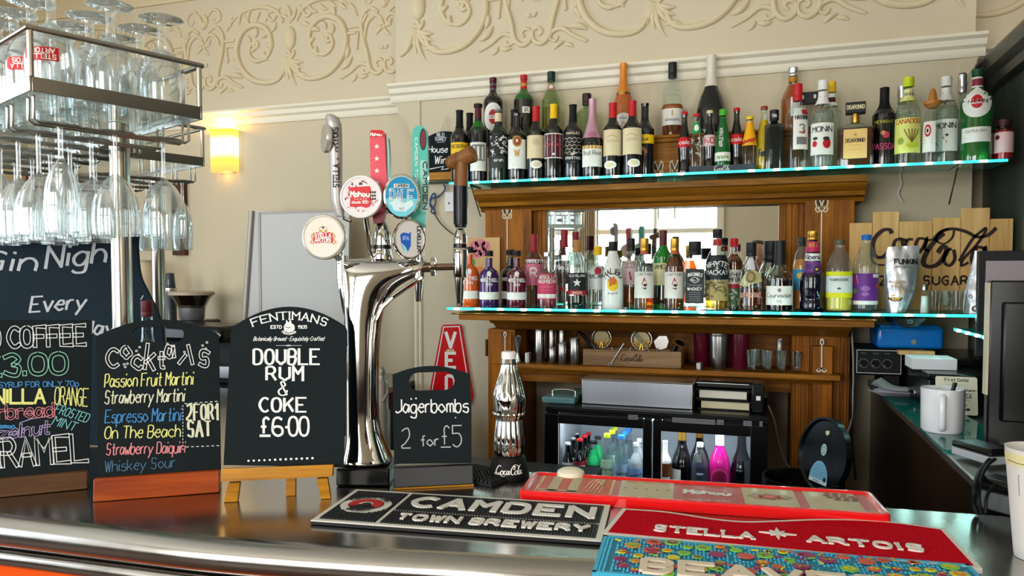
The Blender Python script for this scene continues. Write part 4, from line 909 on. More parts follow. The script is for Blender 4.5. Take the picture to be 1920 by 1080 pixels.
b('whiskey_bottle', 'square whiskey bottle with black cap and black filigree label', 1303, 453, 37, R1, ZL, 'sq', G_CLEAR, (BLK, .8, .62), None, [(.1,.6,88,ink((30,36,42)),[('t','JACK DANIELS',0,.8,.09,WHT,1,{'arc':.08}),('l',[(-.5,.68),(0,.76),(.5,.68),(0,.6),(-.5,.68)],.015,WHT,5),T_('No.7',.65,.06,WHT),T_('Tennessee',.5,.07,GRY),T_('WHISKEY',.38,.08,WHT)]+[L_(.32-.06*k,GRY,.02,-.6,.6) for k in range(5)])], sq=9)
b('whisky_bottle', 'tall whisky bottle with black label lettered in white and a little gold left', 1341, 430, 42, R1, ZL, 'tall', G_CLEAR, (BLK, .89, .42), (.14, liquid('gold', (224, 186, 20))), [(.38,.68,80,ink((24,28,34)),[('t','WHYTE',0,.55,.2,WHT,.9,{'arc':.08}),T_('&',.42,.1,WHT),T_('MACKAY',.2,.18,WHT)]),(.12,.37,80,ink((170,150,96)),sqg(26,ink((90,80,50)),8,.05)),(.80,.88,170,ink((170,40,40)),[])])
b('liqueur_bottle', 'amber whiskey liqueur bottle with red cap and white over green label', 1376, 447, 34, R2-.02, ZL, 'spirit', G_CLEAR, (RED, .88, .44), (.78, liquid('soco', (188, 110, 24))), [(.36,.56,76,ink((206,206,196)),[T_('SOUTHERN',.55,.22,BLK),T_('COMFORT',.18,.26,BLK)]),(.30,.36,76,ink((170,30,50)),[]),(.04,.30,76,ink((70,110,70)),sqg(16,WHT,9,.03))])
b('bourbon_bottle', 'bourbon bottle with black cap and torn cream label over red lettering', 1408, 455, 41, R1, ZL, 'bell', G_CLEAR, (BLK, .8, .46), (.32, liquid('bourbon', (176, 84, 30))), [(.32,.62,76,None,[('p',[(-1,.2),(-.6,.55),(-.4,.8),(.2,.95),(.8,.75),(1,.4),(.6,.3),(.1,.25),(-.4,.1)],ink((206,192,130))),('e',0,.58,.3,.3,ink((120,100,60)),2),('e',0,.6,.18,.18,ink((160,140,90)),3)]),(.1,.3,76,None,[T_('BUFFALO TRACE',.5,.32,ink((206,150,130)))]),(.6,.78,26,ink((206,206,216)),[])])
b('liqueur_bottle', 'bottle with wide black square stopper behind the cognac', 1446, 452, 44, R2, ZL, 'bell', G_CLEAR, (BLK, .72, .62), (.5, liquid('soco', (188, 110, 24))))
b('cognac_bottle', 'cognac bottle with black capsule, rounded shoulders and white label', 1462, 452, 48, R1, ZL, 'courv', G_CLEAR, (BLK, .66, 1, 'capsule'), (.44, liquid('cognac', (70, 30, 24))), [(.09,.36,75,WHT,[T_('Courvoisier',.4,.22,GRY),('e',0,.78,.1,.1,GRY),T_('VS',.12,.14,GRY)]),(.6,.67,170,G_CLEAR,[])])
b('squash_bottle', 'orange squash bottle with dark cap and blue label behind the blackcurrant', 1503, 445, 31, R2, ZL, 'pet', PETG, (ink((40, 54, 50)), .88, .42), (.7, mat('orange_squash', (240, 150, 12), .2, var=.05)), [(.28,.56,80,ink((60,150,200)),[('e',0,.7,.4,.15,YEL),('e',.1,.35,.3,.12,YEL)])])
b('squash_bottle', 'curvy dark blackcurrant cordial bottle with gold cap and purple fruit label', 1527, 433, 44, R1, ZL, 'wavy', mat('blackcurrant', (12, 12, 30), .08, coat=.6, var=.1), (GOLD, .89, .42), None, [(.46,.62,80,ink((110,60,130)),[('e',-.3,.6,.3,.25,ink((70,30,110))),('e',.35,.4,.25,.2,ink((30,20,40)),2),('e',.35,.4,.14,.1,ink((220,190,60)),3),L_(.05,ink((190,40,90)),.12,-1,1)]),(.63,.72,80,WHT,[T_('Ribena',.2,.6,ink((60,40,90)))]),(.74,.87,100,ink((190,40,90)),[T_('WIN',.45,.4,GLD)])])
b('squash_bottle', 'yellow lemon squash bottle with pale label and clear top', 1572, 450, 46, R1, ZL, 'pet', PETG, (ink((90, 84, 60)), .93, .4), (.26, mat('lemon_squash', (228, 206, 10), .2, var=.05)), [(.27,.5,85,ink((214,220,216)),[T_('ROBINSONS',.7,.14,ink((40,60,50))),L_(.5,GRY,.03,-.4,.4),('e',0,.25,.1,.06,ink((60,90,50)))]),(.5,.56,90,ink((214,220,20)),[]),(.2,.27,90,ink((220,214,20)),[])])
b('squash_bottle', 'clear squash bottle with blue cap and purple fruit label', 1622, 440, 43, R1, ZL, 'pet', PETG, (ink((30, 110, 190)), .93, .4), (.12, mat('dark_squash', (16, 40, 50), .2)), [(.15,.5,85,ink((104,40,130)),[('p',[(-1,.55),(-.4,.62),(-.5,.95),(-1,.95)],WHT,2),('t','NO',-.72,.66,.16,RED,.4),('r',.4,.85,1,.97,WHT),('e',-.7,.35,.25,.1,ink((80,120,60)),2),('e',.75,.55,.18,.08,ink((190,60,60)),2),('e',0,.45,.25,.1,ink((150,100,170)),2),('e',0,.25,.2,.08,ink((150,100,170)),2)]),(.1,.15,90,WHT,[])])

def settle(items, y0, y1, n=60):
    """nudge neighbouring bottles apart so none touch"""
    for it in range(n):
        for i, (a, ra, ha) in enumerate(items):
            for c, rc, hc in items[i+1:]:
                dx, dy = c.location.x-a.location.x, c.location.y-a.location.y
                dd = sqrt(dx*dx+dy*dy) or 1e-6; o = ra+rc-dd
                if o > 0:
                    ux, uy = dx/dd, dy/dd
                    if abs(uy) < .3: uy = .3 if (i % 2) else -.3
                    a.location.x -= ux*o*.3; c.location.x += ux*o*.3; a.location.y -= uy*o*.6; c.location.y += uy*o*.6
        for a, ra, ha in items: a.location.y = min(max(a.location.y, y0+ra), y1-ra)
def rowof(z, ya, yb): return [p for p in PLACED if abs(p[0].location.z-z) < .01 and ya < p[0].location.y < yb]
mx_ = [p for p in PLACED if p[0].name.startswith('mixer_bottle')]
settle(mx_, F1-.028, F1+.049)
settle([p for p in rowof(ZU, 2.9, 3.07) if p not in mx_], 2.903, 3.066); settle(rowof(ZSTEP, 3.07, 3.3), 3.07, 3.218); settle(rowof(ZL, 2.7, 3.06), 2.712, 3.055)

# ================================================================== bar tools on the open shelf
SHINY = mat('polished_steel', (168, 166, 162), .27, 1., var=.03)
MAROON = mat('maroon_enamel', (84, 10, 32), .3, coat=.3, var=.05)
def turned(name, label, cat, x, ytop, w, Y, zs, prof, mt, group=None, partn=None, xyz=None, HR=None, seg=24):
    if xyz is None:
        P = px(x, 600, Y=Y); d = depth((P.x, Y, EYE)); H = px(x, ytop, Y=Y).z-zs; R = w*d/FPX/2; loc = (P.x, Y, zs)
    else: loc = xyz; H, R = HR
    m = MB(); m.lathe([(r*R, z*H) for r, z in prof], mt, seg, cap=prof[-1][0] == prof[-1][0])
    o = m.build(name, smooth=40); o.location = loc
    return tag(o, label, cat, group)
CUP = [(.97,0),(1,.01),(1,.99),(.97,1),(.93,1),(.93,.03)]
TAPER = [(.72,0),(.76,.01),(.98,.95),(1,1),(.95,1),(.74,.04)]
JIG = [(.78,0),(.8,.02),(.28,.32),(.26,.36),(.98,.98),(1,1),(.92,1),(.2,.4)]
t = turned
t('jigger', 'hourglass steel jigger at the left end of the open shelf', 'jigger', 971, 630, 17, 2.90, ZM, JIG, SHINY)
t('measure_cup', 'tiny steel measure right of the hourglass jigger', 'cup', 990, 661, 13, 2.90, ZM, CUP, SHINY)
t('steel_tumbler', 'tall steel tumbler at the left of the cluster', 'tumbler', 1012, 612, 20, 2.93, ZM, CUP, SHINY, 'steel tumblers on the open shelf')
t('steel_tumbler', 'tall steel tumbler in the middle of the cluster, behind the shortest one', 'tumbler', 1034, 612, 17, 2.97, ZM, CUP, SHINY, 'steel tumblers on the open shelf')
t('steel_tumbler', 'tall steel tumbler at the right of the back row', 'tumbler', 1053, 611, 17, 3.0, ZM, CUP, SHINY, 'steel tumblers on the open shelf')
t('steel_tumbler', 'shortest steel tumbler in the front row', 'tumbler', 1036, 652, 14, 2.89, ZM, CUP, SHINY, 'steel tumblers on the open shelf')
t('steel_tumbler', 'middle sized steel tumbler in the front row', 'tumbler', 1055, 643, 17, 2.89, ZM, CUP, SHINY, 'steel tumblers on the open shelf')
t('steel_tumbler', 'front steel tumbler beside the wooden tool box', 'tumbler', 1078, 634, 19, 2.89, ZM, CUP, SHINY, 'steel tumblers on the open shelf')
t('mixing_cup', 'open maroon mixing cup tapering to its base', 'cup', 1316, 612, 33, 2.97, ZM, TAPER, MAROON)
t('measure_cup', 'tiny steel measure in front of the maroon mixing cup', 'cup', 1312, 680, 15, 2.885, ZM, CUP, SHINY)
t('cocktail_shaker', 'polished steel cocktail shaker between the two maroon cups', 'shaker', 1348, 612, 36, 2.93, ZM, [(.7,0),(.76,.03),(.9,.3),(.97,.68),(.97,.74),(1,.745),(1,.77),(.97,.775),(1,.82),(.98,.98),(.95,1)], SHINY)
t('cocktail_shaker', 'straight maroon cocktail shaker with dark lid rim', 'shaker', 1388, 612, 36, 2.95, ZM, [(.86,0),(.9,.02),(1,.85),(1,.86),(.97,.87),(1,.88),(1,.97),(.94,1)], MAROON)
SHOTG = glass('shot_glass', (232, 236, 234), .75, .03, 1.6)
SHOT = [(.72,0),(.78,.02),(.8,.25),(.98,1),(.9,1),(.72,.3),(.01,.26)]
shots = [(1410, 656, 20, 2.89, 'shot glass right beside the maroon shaker'), (1423, 655, 19, 2.97, 'shot glass behind, second from the maroon shaker'), (1439, 658, 20, 2.90, 'squat shot glass third from the maroon shaker'), (1466, 657, 20, 2.90, 'shot glass with a small jigger standing on it'), (1494, 659, 22, 2.91, 'wider shot glass near the right pilaster'), (1513, 660, 18, 2.95, 'shot glass against the right pilaster')]
for x, y, w, Y, l in shots: t('shot_glass', l, 'shot glass', x, y, w, Y, ZM, SHOT, SHOTG, 'shot glasses on the open shelf')
zt = px(1466, 658, Y=2.90).z
t('jigger', 'small pale jigger balanced on top of a shot glass', 'jigger', 1463, 636, 15, 2.90, zt+.0008, [(.85,0),(.88,.03),(.7,.45),(.95,1),(.85,1),(.6,.5)], mat('pewter', (190, 180, 170), .3, 1.))
# wooden tool box and its tools
bx0, bx1 = px(1093, 670, Y=2.88), px(1277, 680, Y=2.88); bt = px(1185, 657, Y=2.88).z-ZM; hw = (bx1.x-bx0.x)/2; bc = (bx0.x+bx1.x)/2
BOXW = wood('tool_box_wood', (112, 84, 56), (168, 134, 96), .6, 'X', 1.2)
r = thing('tool_box', 'shallow wooden box with dark script holding bar tools', 'box', (bc, 2.93, ZM))
m = MB(); m.box(-hw, hw, -.05, -.042, 0, bt, BOXW); m.box(-hw, hw, .042, .05, 0, bt, BOXW); m.box(-hw, -hw+.008, -.042, .042, 0, bt, BOXW); m.box(hw-.008, hw, -.042, .042, 0, bt, BOXW); m.box(-hw, hw, -.042, .042, 0, .006, BOXW)
m.build('box', r, bevel=.001)
m = MB(); Dec(m, lambda u, v, l: (u, -.05-l, v), .0006).cola(0, bt*.5, .085, ink((60, 36, 30))); m.build('lettering', r, smooth=0)
def at(x, y, Y=2.93): return px(x, y, Y=Y)
zi = ZM+.0065
def ptool(name, label, cat, parts_):
    ps = [p for p in parts_]; r = thing(name, label, cat, (at(ps[0][1], ps[0][2]).x, 2.93, zi))
    return r, Matrix.Translation((-r.location.x, -2.93, -zi))
def tube_px(m, pts, rad, mt, Y=2.93, **k): m.tube([at(x, y, Y) for x, y in pts], rad, mt, **k)
BRASS = mat('strainer_brass', (196, 156, 70), .3, 1., var=.1)
for x, y, rr, hx, hy, lab in ((1128, 634, 18, 1158, 662, 'round wire strainer with gold spring, left in the tool box'), (1203, 637, 19, 1172, 662, 'round wire strainer with gold spring, right in the tool box')):
    P = at(x, y, 2.945); r = thing('cocktail_strainer', lab, 'strainer', (P.x, 2.945, zi)); T = Matrix.Translation((-P.x, -2.945, -zi)); k = depth(P)/FPX
    m = MB(); m.T = T; m.tube([(P.x+rr*k*cos(a), 2.945, P.z+rr*k*sin(a)) for a in [2*pi*i/28 for i in range(28)]], .003, SHINY, 6, loop=True); m.prism([(P.x+rr*k*.8*cos(2*pi*i/24), P.z+rr*k*.8*sin(2*pi*i/24)) for i in range(24)], 2.944, 2.946, mat('strainer_plate', (120, 112, 84), .35, 1.)); m.build('disc', r)
    m = MB(); m.T = T
    for q in range(9):
        a = -pi*.85+q*pi*.1; m.tube([(P.x+rr*k*.35*cos(a), 2.941, P.z+rr*k*.35*sin(a)-.002), (P.x+rr*k*1.02*cos(a), 2.939, P.z+rr*k*1.02*sin(a))], .0022, BRASS, 6)
    m.build('spring', r)
    m = MB(); m.T = T; m.tube([(P.x+(hx-x)*k*.62, 2.945, P.z-(hy-y)*k*.62), (P.x+(hx-x)*k*1.1, 2.945, zi+.006)], .003, SHINY); m.build('handle', r)
P = at(1085, 620); r = thing('tongs', 'dark steel tongs leaning out of the left end of the tool box', 'tongs', (at(1125, 680).x, 2.915, zi)); T = Matrix.Translation(-r.location); m = MB(); m.T = T
DSTEEL = mat('dark_steel', (70, 70, 72), .2, 1.)
tube_px(m, [(1078, 612), (1092, 628), (1110, 650), (1124, 682)], [.004, .006, .0065, .004], DSTEEL, 2.915); tube_px(m, [(1079, 630), (1084, 622), (1095, 626), (1112, 648), (1128, 682)], [.003, .003, .004, .005, .004], DSTEEL, 2.905); m.build('arms', r)
m = MB(); m.T = T; m.ball(tuple(at(1080, 614, 2.915)), .009, DSTEEL, 10); m.build('tip', r)
r = thing('bar_spoon', 'twisted bar spoon with dark bowl leaning right in the tool box', 'spoon', (at(1236, 682).x, 2.905, zi)); T = Matrix.Translation(-r.location)
m = MB(); m.T = T; tube_px(m, [(1186, 622), (1236, 681)], .0032, SHINY, 2.905); m.build('stem', r)
m = MB(); m.T = T; p = at(1177, 615, 2.905); m.T = T @ Matrix.Translation(p) @ Matrix.Rotation(radians(25), 4, 'Y'); m.ball((0, 0, 0), .018, BLACK, 14, rz=.011, ry=.006); m.build('bowl', r)
r = thing('bottle_opener', 'chunky silver bottle opener sticking out of the tool box', 'bottle opener', (at(1236, 682).x, 2.95, zi)); T = Matrix.Translation(-r.location)
m = MB(); m.T = T; o = [(1226, 640), (1236, 630), (1250, 630), (1254, 640), (1250, 652), (1238, 656), (1230, 652)]; m.prism([(at(a, b_, 2.95).x, at(a, b_, 2.95).z) for a, b_ in o], 2.946, 2.954, SHINY); m.build('head', r, bevel=.002)
m = MB(); m.T = T; tube_px(m, [(1236, 652), (1216, 681)], .0045, SHINY, 2.95); m.build('handle', r)
r = thing('pourer', 'black pourer stopper at the right end of the tool box', 'stopper', (at(1258, 682).x, 2.935, zi)); T = Matrix.Translation(-r.location)
m = MB(); m.T = T; tube_px(m, [(1252, 681), (1268, 648)], [.008, .011], BLACK, 2.935); m.build('stem', r)
m = MB(); m.T = T @ Matrix.Translation(at(1275, 643, 2.935)) @ Matrix.Rotation(radians(25), 4, 'Y'); m.ball((0, 0, 0), .02, BLACK, 16, rz=.009); m.build('cap', r)
r = thing('citrus_peeler', 'small chrome peeler leaning against the front of the wooden tool box', 'peeler', (at(1142, 681, 2.87).x, 2.868, ZM)); T = Matrix.Translation(-r.location)
m = MB(); m.T = T; m.tube([at(1146, 681, 2.862), at(1170, 644, 2.872)], [.003, .0042], SHINY); m.build('handle', r)
m = MB(); m.T = T; m.tube([(at(1143, 681, 2.862).x+.006*cos(a), 2.862, ZM+.0075+.0055*sin(a)) for a in [pi*k/8-.3 for k in range(13)]], .0018, SHINY, 6); m.build('blade', r)

# ================================================================== two door bottle fridge
FY = 2.60
fx0, fx1 = px(1022, 760, Y=FY).x, px(1440, 787, Y=FY).x; FZ = px(1230, 772, Y=FY).z
FR = thing('bottle_fridge', 'black two door bottle fridge under the open shelf', 'fridge', ((fx0+fx1)/2, FY, FLOOR), radians(-.6)); W2 = (fx1-fx0)/2
def fp(name, fn, parent=None, **k):
    m = MB(); m.T = Matrix.Translation((0, 0, -FLOOR)); fn(m); return m.build(name, parent or FR, **k)
def fl(x, y, Y=FY): p = px(x, y, Y=Y); return p.x-FR.location.x, p.z
GBLK = mat('fridge_black', (4, 4, 5), .3, spec=.3, var=.05); INT = mat('fridge_liner', (186, 192, 196), .5, var=.05)
fb = .72
gx = [fl(1050, 830)[0], fl(1207, 830)[0], fl(1242, 830)[0], fl(1407, 830)[0]]
ztl, ztr = fl(1130, 797)[1], fl(1320, 806)[1]
def body(m):
    m.box(-W2, W2, .02, .44, FZ-.03, FZ, GBLK); m.box(-W2, -W2+.03, .02, .44, FLOOR+.02, FZ-.03, GBLK); m.box(W2-.03, W2, .02, .44, FLOOR+.02, FZ-.03, GBLK)
    m.box(-W2, W2, .43, .44, FLOOR+.02, FZ, GBLK); m.box(-W2, W2, .02, .44, FLOOR+.02, FLOOR+.1, GBLK)
    m.box(-W2, W2, 0, .02, ztl+.035, FZ-.002, GBLK); m.box(-W2+.02, W2-.02, -.004, .0, FZ-.016, FZ-.006, GBLK)
fp('cabinet', body, bevel=.002)
def liner(m):
    m.box(-W2+.03, W2-.03, .42, .43, .3, FZ-.03, INT); m.box(-W2+.03, -W2+.035, .03, .42, .3, FZ-.03, INT); m.box(W2-.035, W2-.03, .03, .42, .3, FZ-.03, INT)
    m.box(-W2+.035, W2-.035, .38, .42, FZ-.1, FZ-.035, mat('fridge_fan_box', (168, 176, 182), .5))
fp('liner', liner)
fp('wire_shelf', lambda m: m.box(-W2+.036, W2-.036, .05, .415, fb-.008, fb, mat('shelf_grey', (150, 155, 158), .4)))
fp('lamp', lambda m: m.box(-W2+.05, W2-.05, .045, .065, FZ-.04, FZ-.032, mat('fridge_lamp', (255, 255, 255), .5, es=45, ec=(235, 244, 255))))
DG = glass('door_glass', (246, 250, 252), .2, .02, 4.)
for i, (a, c, zt) in enumerate(((gx[0], gx[1], ztl), (gx[2], gx[3], ztl-.004))):
    l = -W2+.002 if i == 0 else (gx[1]+gx[2])/2+.002; rr = (gx[1]+gx[2])/2-.002 if i == 0 else W2-.002
    def fr_(m):
        zb = FLOOR+.1; m.box(l, a, -.022, -.001, zb, ztl+.033, GBLK); m.box(c, rr, -.022, -.001, zb, ztl+.033, GBLK); m.box(a, c, -.022, -.001, zt, ztl+.033, GBLK); m.box(a, c, -.022, -.001, zb, zb+.07, GBLK)
    d = fp('door', fr_, bevel=.002)
    fp('pane', lambda m: m.box(a, c, -.014, -.008, FLOOR+.17, zt, DG), parent=d)
    m = MB(); m.T = Matrix.Translation((0, 0, -FLOOR)); m.box(a-.0015, a+.0015, -.0235, -.0222, FLOOR+.17, zt, WHITEP); m.build('trim_strip', d)
for x0, x1, y in ((1180, 1198, 776), (1262, 1342, 781), (1345, 1358, 785), (1394, 1410, 787), (1424, 1430, 788)):
    def vent(m):
        a = fl(x0, y); c = fl(x1, y)
        m.box(a[0], c[0], -.0236, -.0222, c[1]-.016, a[1]+.002, GBLK)
        for k in range(4): m.box(a[0], c[0], -.0245, -.0236, a[1]-.0045*k-.0012, a[1]-.0045*k+.0012, mat('vent_grey', (150, 152, 156), .4))
    fp('vent_grille', vent)
m = MB(); a = fl(1018, 777); c = fl(1021, 792); m.T = Matrix.Translation((0, 0, -FLOOR)); m.box(-W2-.003, -W2, .01, .02, c[1], a[1], WHITEP); m.build('badge', FR)
fg = 'chilled bottles in the left fridge bay'; fg2 = 'chilled bottles in the right fridge bay'
q0 = len(PLACED)
wat = liquid('chilled', (214, 226, 230))
def fbt(x, y, w, Y, shape, body, cap, labels=(), liq=None, label='', g=fg): b('chilled_bottle', label, x, y, w, Y, fb, shape, body, cap, liq, labels, g)
colal = [(.38,.56,85,ink((206,190,196)),[T_('cola',.3,.4,RED)]),(.80,.95,170,G_CLEAR,[])]
fbt(1067, 830, 23, 2.69, 'cola', DK, (WHT,.95,.5), colal, None, 'front cola bottle with white label at the left end of the left fridge bay')
fbt(1076, 820, 22, 2.76, 'cola', DK, (SILV,.95,.5), colal, None, 'second cola bottle behind the leftmost one in the left fridge bay')
fbt(1083, 811, 21, 2.83, 'cola', DK, (SILV,.95,.5), colal, None, 'rearmost cola bottle by the left wall of the left fridge bay')
redl = [(.36,.56,85,ink((130,26,40)),[T_('zero',.3,.4,WHT)])]
fbt(1091, 822, 24, 2.69, 'cola', DK, (RED,.95,.5), redl, None, 'front red capped cola bottle with dark red label in the left fridge bay')
fbt(1098, 816, 22, 2.76, 'cola', DK, (RED,.95,.5), redl, None, 'second red capped cola bottle in the left fridge bay')
fbt(1104, 811, 21, 2.83, 'cola', DK, (RED,.95,.5), redl, None, 'rearmost red capped cola bottle in the left fridge bay')
grl = [(.5,.82,88,ink((24,160,90)),[('e',0,.4,.5,.3,ink((40,190,110)))]),(.1,.45,70,None,sqg(12,WHT,4,.02))]
fbt(1113, 827, 27, 2.69, 'mixer', G_CLEAR, (BLK,.94,.5), grl, (.7, wat), 'front lemonade bottle with green neck wrap in the left fridge bay')
fbt(1122, 818, 25, 2.77, 'mixer', G_CLEAR, (BLK,.94,.5), grl, (.7, wat), 'second lemonade bottle with green neck wrap in the left fridge bay')
yg = ink((206, 224, 40)); bl = ink((50, 130, 200))
ygl = [(.12,.55,80,ink((190,220,190)),[('r',-1,0,1,.35,ink((120,190,60))),T_('ELDER',.12,.12,BLK),T_('tonic',.55,.14,ink((60,120,60)))])]
bll = [(.12,.5,80,ink((150,180,205)),[('r',-1,0,1,.3,ink((60,110,170))),T_('tonic',.5,.16,NAVY)])]
for i, (x, y, Y) in enumerate(((1141, 813, 2.69), (1150, 806, 2.77), (1155, 799, 2.85))): fbt(x, y, 24-i, Y, 'mixer', G_CLEAR, (yg,.93,.52), ygl, (.75, wat), ['front', 'middle', 'rearmost'][i]+' tonic bottle with lime yellow cap in the left fridge bay')
for i, (x, y, Y) in enumerate(((1165, 815, 2.69), (1177, 808, 2.77), (1181, 802, 2.85))): fbt(x, y, 28-2*i, Y, 'mixer', G_CLEAR, (bl,.93,.5), bll, (.75, wat), ['front', 'middle', 'rearmost'][i]+' tonic bottle with blue cap in the left fridge bay')
fbt(1193, 830, 26, 2.69, 'tall', G_FROST, (WHT,.93,.42), [(.1,.5,80,ink((130,160,210)),[('p',[(-1,.3),(1,.75),(1,1.05),(-1,.6)],YEL,2),('t','slimline',0,.6,.14,BLK,1,{'rot':.25})])], None, 'pale tonic bottle with yellow slanted band at the right of the left fridge bay')
fbt(1199, 822, 24, 2.78, 'tall', G_FROST, (WHT,.93,.42), [], None, 'pale tonic bottle behind the yellow banded one in the left fridge bay')
fbt(1250, 827, 23, 2.69, 'wine', mat('brown_wine', (110, 60, 30), .08, coat=.5), (WHT,.6,1,'capsule'), [(.1,.35,50,WHT,[])], None, 'brown wine bottle with long white capsule at the left of the right fridge bay', fg2)
fbt(1282, 803, 40, 2.72, 'champ', DK, (GOLD,.82,1,'capsule'), [(.2,.4,40,WHT,[],{'u':-.8})], None, 'dark sparkling wine bottle with gold foil, front left in the right fridge bay', fg2)
fbt(1315, 803, 38, 2.82, 'champ', DK, (GOLD,.85,1,'capsule'), [], None, 'dark sparkling wine bottle with gold foil behind the blue bottle in the fridge', fg2)
fbt(1320, 831, 30, 2.68, 'pet', PETG, (WHT,.92,.42), [(.3,.5,70,None,[('e',0,.8,.4,.1,ink((180,200,230)))])], (.6, liquid('bluedrink', (30, 70, 170))), 'clear bottle of blue drink with white cap in the right fridge bay', fg2)
fbt(1353, 810, 40, 2.69, 'bell', mat('pink_gin', (226, 24, 140), .15, coat=.5, var=.1), (WHT,.8,1,'capsule'), [(.14,.5,55,ink((160,20,80)),[('e',0,.5,.95,.48,ink((226,60,130))),('e',0,.5,.75,.36,ink((150,16,70)),2),T_('Gin',.42,.2,PNK)],{'oval':1}),(.0,.6,88,None,[('r',-1,0,1,.02,PNK)])], None, 'bright pink gin bottle with round dark pink emblem in the right fridge bay', fg2)
fbt(1391, 812, 42, 2.72, 'champ', DK, (BLK,.6,1,'capsule'), [(.02,.16,40,ink((60,70,90)),[])], None, 'dark sparkling wine bottle with crumpled black foil at the right of the fridge', fg2)
settle(PLACED[q0:], FY+.03+.03, FY+.4)
# ---- things on the fridge top
FT = FZ+.0006
r = thing('storage_tin', 'flat teal tin with a chrome handle at the left end of the fridge top', 'tin', (px(1055, 752, Y=2.72).x, 2.72, FT)); k = depth(r.location)/FPX
m = MB(); m.box(-31*k, 31*k, -.07, .16, 0, .022, mat('teal_tin', (104, 150, 156), .35, .3)); m.build('lid', r, bevel=.004)
m = MB(); m.tube(smoothpts([Vector(p) for p in ((-22*k, .02, .022), (-20*k, .02, .036), (0, .02, .04), (20*k, .02, .036), (22*k, .02, .022))], 5), .003, CHROME); m.build('handle', r)
r = thing('steel_box', 'open fronted stainless steel box in the middle of the fridge top', 'box', (px(1192, 760, Y=2.68).x, 2.68, FT), radians(-1)); k = depth(r.location)/FPX
m = MB(); h = 46*k; m.box(-104*k, 104*k, 0, .2, 0, h, STEELB); m.box(-106*k, 106*k, -.004, .2, h, h+.004, STEELB); m.build('body', r, bevel=.002)
m = MB(); m.box(-100*k, 100*k, -.003, -.0005, .003, h-.003, mat('satin_steel', (164, 170, 180), .42, .9, var=.08, scale=6, stretch=(20, 1, .2))); m.build('front', r)
PAPER = mat('paper_edges', (222, 218, 204), .8, var=.08, scale=10, stretch=(1, 1, 300)); PAPER2 = mat('paper_cream', (214, 204, 170), .8, var=.08, scale=10, stretch=(1, 1, 300))
z = FT
for i, (x0, x1, h, pm, lab) in enumerate(((1308, 1407, .034, PAPER2, 'thick black folder of cream pages, lower of the two on the fridge'), (1304, 1402, .036, PAPER, 'thick black folder of white pages, upper of the two on the fridge'))):
    a, c = px(x0, 760, Y=2.70).x, px(x1, 760, Y=2.70).x; r = thing('folder', lab, 'folder', ((a+c)/2, 2.70+.01*i, z), radians(-2)); w = (c-a)/2
    m = MB(); m.box(-w, w, -.004, .22, 0, .004, BLACKM); m.box(-w, w, -.004, .22, h-.004, h, BLACKM); m.box(-w, w, .21, .22, .004, h-.004, BLACKM); m.build('cover', r)
    m = MB(); m.box(-w+.012, w-.004, .002, .205, .0045, h-.0045, pm); m.build('pages', r); z += h+.0008
r = thing('black_case', 'flat black case lying on top of the two folders', 'case', (px(1360, 735, Y=2.74).x, 2.74, z), radians(-2)); m = MB(); m.box(-.1, .115, -.02, .2, 0, .026, BLACK); m.build('shell', r, bevel=.006); m = MB(); m.box(-.1, .08, -.0215, -.0205, .018, .020, SILV); m.build('trim_line', r)
r = thing('label_printer', 'small upright black gadget with white button right of the folders', 'gadget', (px(1421, 760, Y=2.69).x, 2.69, FT)); m = MB(); m.box(-.02, .02, -.02, .1, 0, .1, BLACK); m.build('case', r, bevel=.005); m = MB(); m.box(-.006, .008, -.0225, -.0205, .045, .06, WHITEP); m.build('button', r)
# cable hanging beside the fridge
m = MB(); m.tube(smoothpts([px(x, y, Y=2.75+.05*i) for i, (x, y) in enumerate(((1441, 762), (1452, 790), (1460, 830), (1475, 870), (1500, 893)))], 5), .0035, mat('cable_grey', (150, 148, 140), .5), 6)
tag(m.build('power_cable'), 'pale cable hanging down beside the right end of the fridge', 'cable')

# ================================================================== right hand end: plank sign, pouches, till corner
PINE = wood('pine_planks', (196, 146, 84), (232, 192, 128), .55, 'Z', .9, 0.)
DKINK = ink((46, 30, 26))
SY = 2.995
def local_thing(name, label, cat, loc, rz=0., group=None):
    r = thing(name, label, cat, loc, rz, group)
    return r, Matrix.Translation(-Vector(loc))
r, T = local_thing('plank_sign', 'wooden plank sign with large dark script standing in the right corner', 'sign', (px(1750, 580, Y=SY).x, SY, ZL))
for i, (a, c, top) in enumerate(((1592, 1635, 418), (1635, 1685, 397), (1685, 1748, 415), (1748, 1801, 408), (1801, 1855, 390), (1855, 1899, 410))):
    xa, xc = px(a, 480, Y=SY).x, px(c, 480, Y=SY).x; zt = px((a+c)/2, top, Y=SY).z
    m = MB(); m.T = T; m.box(xa+.0008, xc-.0008, SY, SY+.018, ZL+.0005, zt, PINE); o = m.build('plank', r, bevel=.0015)
def smap(x, y, l): p = px(x, y, Y=SY); return (p.x, SY-l, p.z)
m = MB(); m.T = T; d = Dec(m, smap, .0008, .0003, -1)
